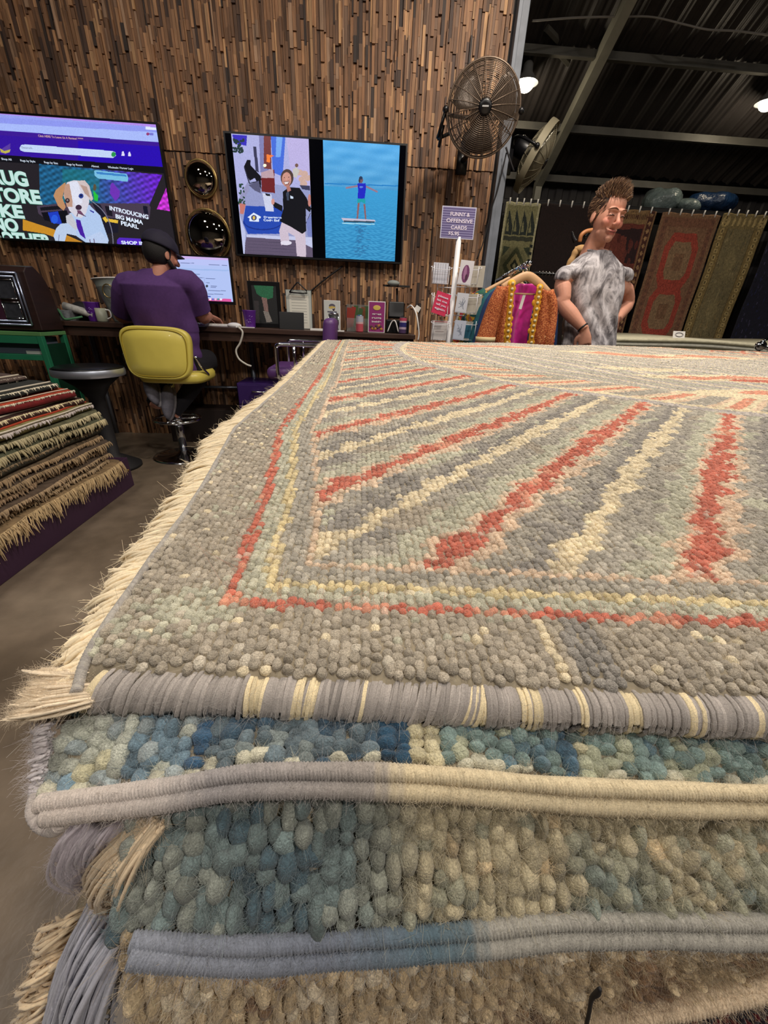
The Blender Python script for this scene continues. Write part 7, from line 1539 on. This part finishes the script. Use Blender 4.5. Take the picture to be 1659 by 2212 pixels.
elL, wrL = B(262, 682, .12), B(300, 690, .42)
elR, wrR = B(438, 683, .14), B(450, 668, .33)
wrR[2] = CZ + .075; wrL[2] = CZ + .04
for S_, E_, W_2 in ((shL, elL, wrL), (shR, elR, wrR)):
    mb.add(*tube([T2(shz2 - .07, 0, .0), S_, (S_ + E_) / 2, E_, (E_ + W_2) / 2, W_2], [(.06, .06), (.066, .066), (.056, .056), (.047, .047), (.042, .044), (.026, .031)], 18, 4))
hand(mb, wrR, (.25, .6, -.22), (0, .1, 1), -1, .5); hand(mb, wrL, (.2, 1, -.1), (0, 0, 1), 1, .5)
hx = T2(.72, .02, 0)
LEG = []
for s in (-1, 1):
    h0 = hx + ex * s * .1; kn = h0 + (s * .06, .28, .0); an = np.array([B(340 + (10 if s > 0 else -4), 845)[0] + s * .04, BY + .02, .40 if s < 0 else .33]); LEG.append((h0, kn, an))
    mb.add(*tube([h0, (h0 + kn) / 2, kn, kn * .5 + an * .5 + (0, .0, 0), an], [.09, .08, .062, .052, .04], 16, 4))
V, F, N = fuse(mb, .0045, 3, .5)
C = skincol(V, (186, 128, 106), Rh2, hc2, (150, 80, 76), None, (190, 110, 96)); cobj('body', V, F, C, mSkin, sit)
mb = MB(); mb.add(*tor(torso2(.018, .66)))
for S_, E_ in ((shL, elL), (shR, elR)):
    mb.add(*tube([T2(shz2 - .07, 0, .0), S_, S_ * .4 + E_ * .6, S_ * .12 + E_ * .88], [(.075, .075), (.083, .085), (.08, .08), (.078, .076)], 22, 4))
V, F, N = fuse(mb, .006, 3, .5)
L = V - T2(0); low = np.clip((shz2 - .05 - V[:, 2]) / .3, 0, 1)
fo = np.sin(L[:, 0] * 30 + 3 * np.sin(V[:, 2] * 7)) * .004 + np.sin(L[:, 0] * 55 - V[:, 2] * 25 + 2) * .003 + wob(V, 22, 9) * .005 + np.sin(V[:, 2] * 60 + L[:, 0] * 20) * .003 * (V[:, 2] < .95)
V = V + N * (fo * (.2 + .8 * low))[:, None]
cobj('tee_shirt', V, F, np.zeros((len(V), 3)), mat('purple_cotton', (82, 50, 108), .9, noise=(60, .1), bump=(250, .15, .002)), sit)
# beard, hair and cap
H2 = lambda P: HL2(P, Rh2, hc2)
mHairD = mat('dark_hair', (20, 16, 16), .7, bump=(300, .6, .004))
mbh = MB(); V, F = ell((0, .032, .0), (.082, .094, .092), n=32, m=20); V[:, 1] = np.maximum(V[:, 1], -.02); V[:, 2] = np.maximum(V[:, 2], -.075); mbh.add(H2(V), F); obj('hair', mbh, mHairD, sit)
mbb = MB(); V, F = ell((0, -.045, -.09), (.056, .058, .05), n=28, m=16); V = V + wob(V, 160, 2)[:, None] * .002; mbb.add(H2(V), F); V, F = tube([(-.07, -.0, -.04), (-.066, -.03, -.07), (-.04, -.07, -.085)], .013, 10, 4); mbb.add(H2(V), F); V, F = tube([(.07, -.0, -.04), (.066, -.03, -.07), (.04, -.07, -.085)], .013, 10, 4); mbb.add(H2(V), F); obj('beard', mbb, mHairD, sit)
mCap = mat('navy_cap', (34, 30, 50), .8, noise=(40, .12)); capR = rotm(x=.12)
V = []; n = 40; th = np.linspace(0, 2 * PI, n, endpoint=False)
for ph in np.linspace(.04, PI / 2 + .12, 14): V.append(np.c_[np.sin(ph) * np.cos(th) * .092, np.sin(ph) * np.sin(th) * .112 + .018, np.full(n, np.cos(ph) * .094 + .034)])
V = np.concatenate(V); V = V + (V - (0, .016, .04)) * (.02 * np.sin(np.arctan2(V[:, 1] - .016, V[:, 0]) * 6))[:, None]
cp = obj('cap', MB().add(H2(V @ capR.T + (0, .0, .0)), [gridf(14, n, True), np.arange(n)[None, ::-1]]), mCap, sit, solid=.003)
uu = np.linspace(-1, 1, 17); V = np.array([((.072 * u) , -.075 - (.07 * v) * (1 - .35 * u * u) + .03 * u * u, .045 - .025 * u * u - .012 * v) for v in (0, .5, 1) for u in uu])
obj('brim', MB().add(H2(V @ capR.T), gridf(3, 17)), mCap, cp, solid=.004); obj('button', MB().add(*ell(H2([(0, .01, .128)])[0], (.008, .008, .005), n=10, m=6)), mCap, cp)
# dark shorts and sneakers
mb = MB(); mb.add(*tor([(T2(.69, .02, .05), .175, .12), (T2(.76, .02, .05), .18, .12)]))
for h0, kn, an in LEG: mb.add(*tube([h0, (h0 + kn) / 2, kn, kn * .5 + an * .5, an + (0, 0, .03)], [.105, .098, .078, .066, .056], 18, 4))
V, F, N = fuse(mb, .009, 2, .5); obj('trousers', (V, F, np.zeros((len(V), 3))), mat('black_cloth', (22, 20, 28), .9), sit)
mShoe = mat('grey_mesh_shoe', (104, 102, 112), .8, noise=(50, .2)); mSole = mat('pale_sole', (128, 124, 128), .6, noise=(30, .25)); k_ = 0
for (px, py, rx_, rz_) in ((327, 842, .95, -.5), (362, 868, 1.25, .05)):
    c_ = B(px, py, -.04); Rs = rotm(y=rz_) @ rotm(x=rx_)
    V, F = ell((0, 0, 0), (.045, .13, .05), n=28, m=16); V[:, 0] *= 1 + .18 * (V[:, 1] / .13); V[:, 2] *= 1 - .35 * (V[:, 1] / .13); V[:, 2] = np.maximum(V[:, 2], -.028)
    s_ = obj('shoe', MB().add(V @ Rs.T + c_, F), mShoe, sit)
    q = np.linspace(0, 2 * PI, 29)[:-1]; V = np.concatenate([np.c_[.05 * np.cos(q) * (1 + .16 * np.sin(q)), .138 * np.sin(q), np.full(28, z)] for z in (-.046, -.026)]); obj('sole', MB().add(V @ Rs.T + c_, [gridf(2, 28, True), np.arange(28)[None, ::-1], (np.arange(28) + 28)[None]]), mSole, s_)
    obj('tread', MB().add(*tube(np.c_[.03 * np.cos(q), .09 * np.sin(q) + .01, np.full(28, -.048)] @ Rs.T + c_, .004, 6)), mShoe, s_)
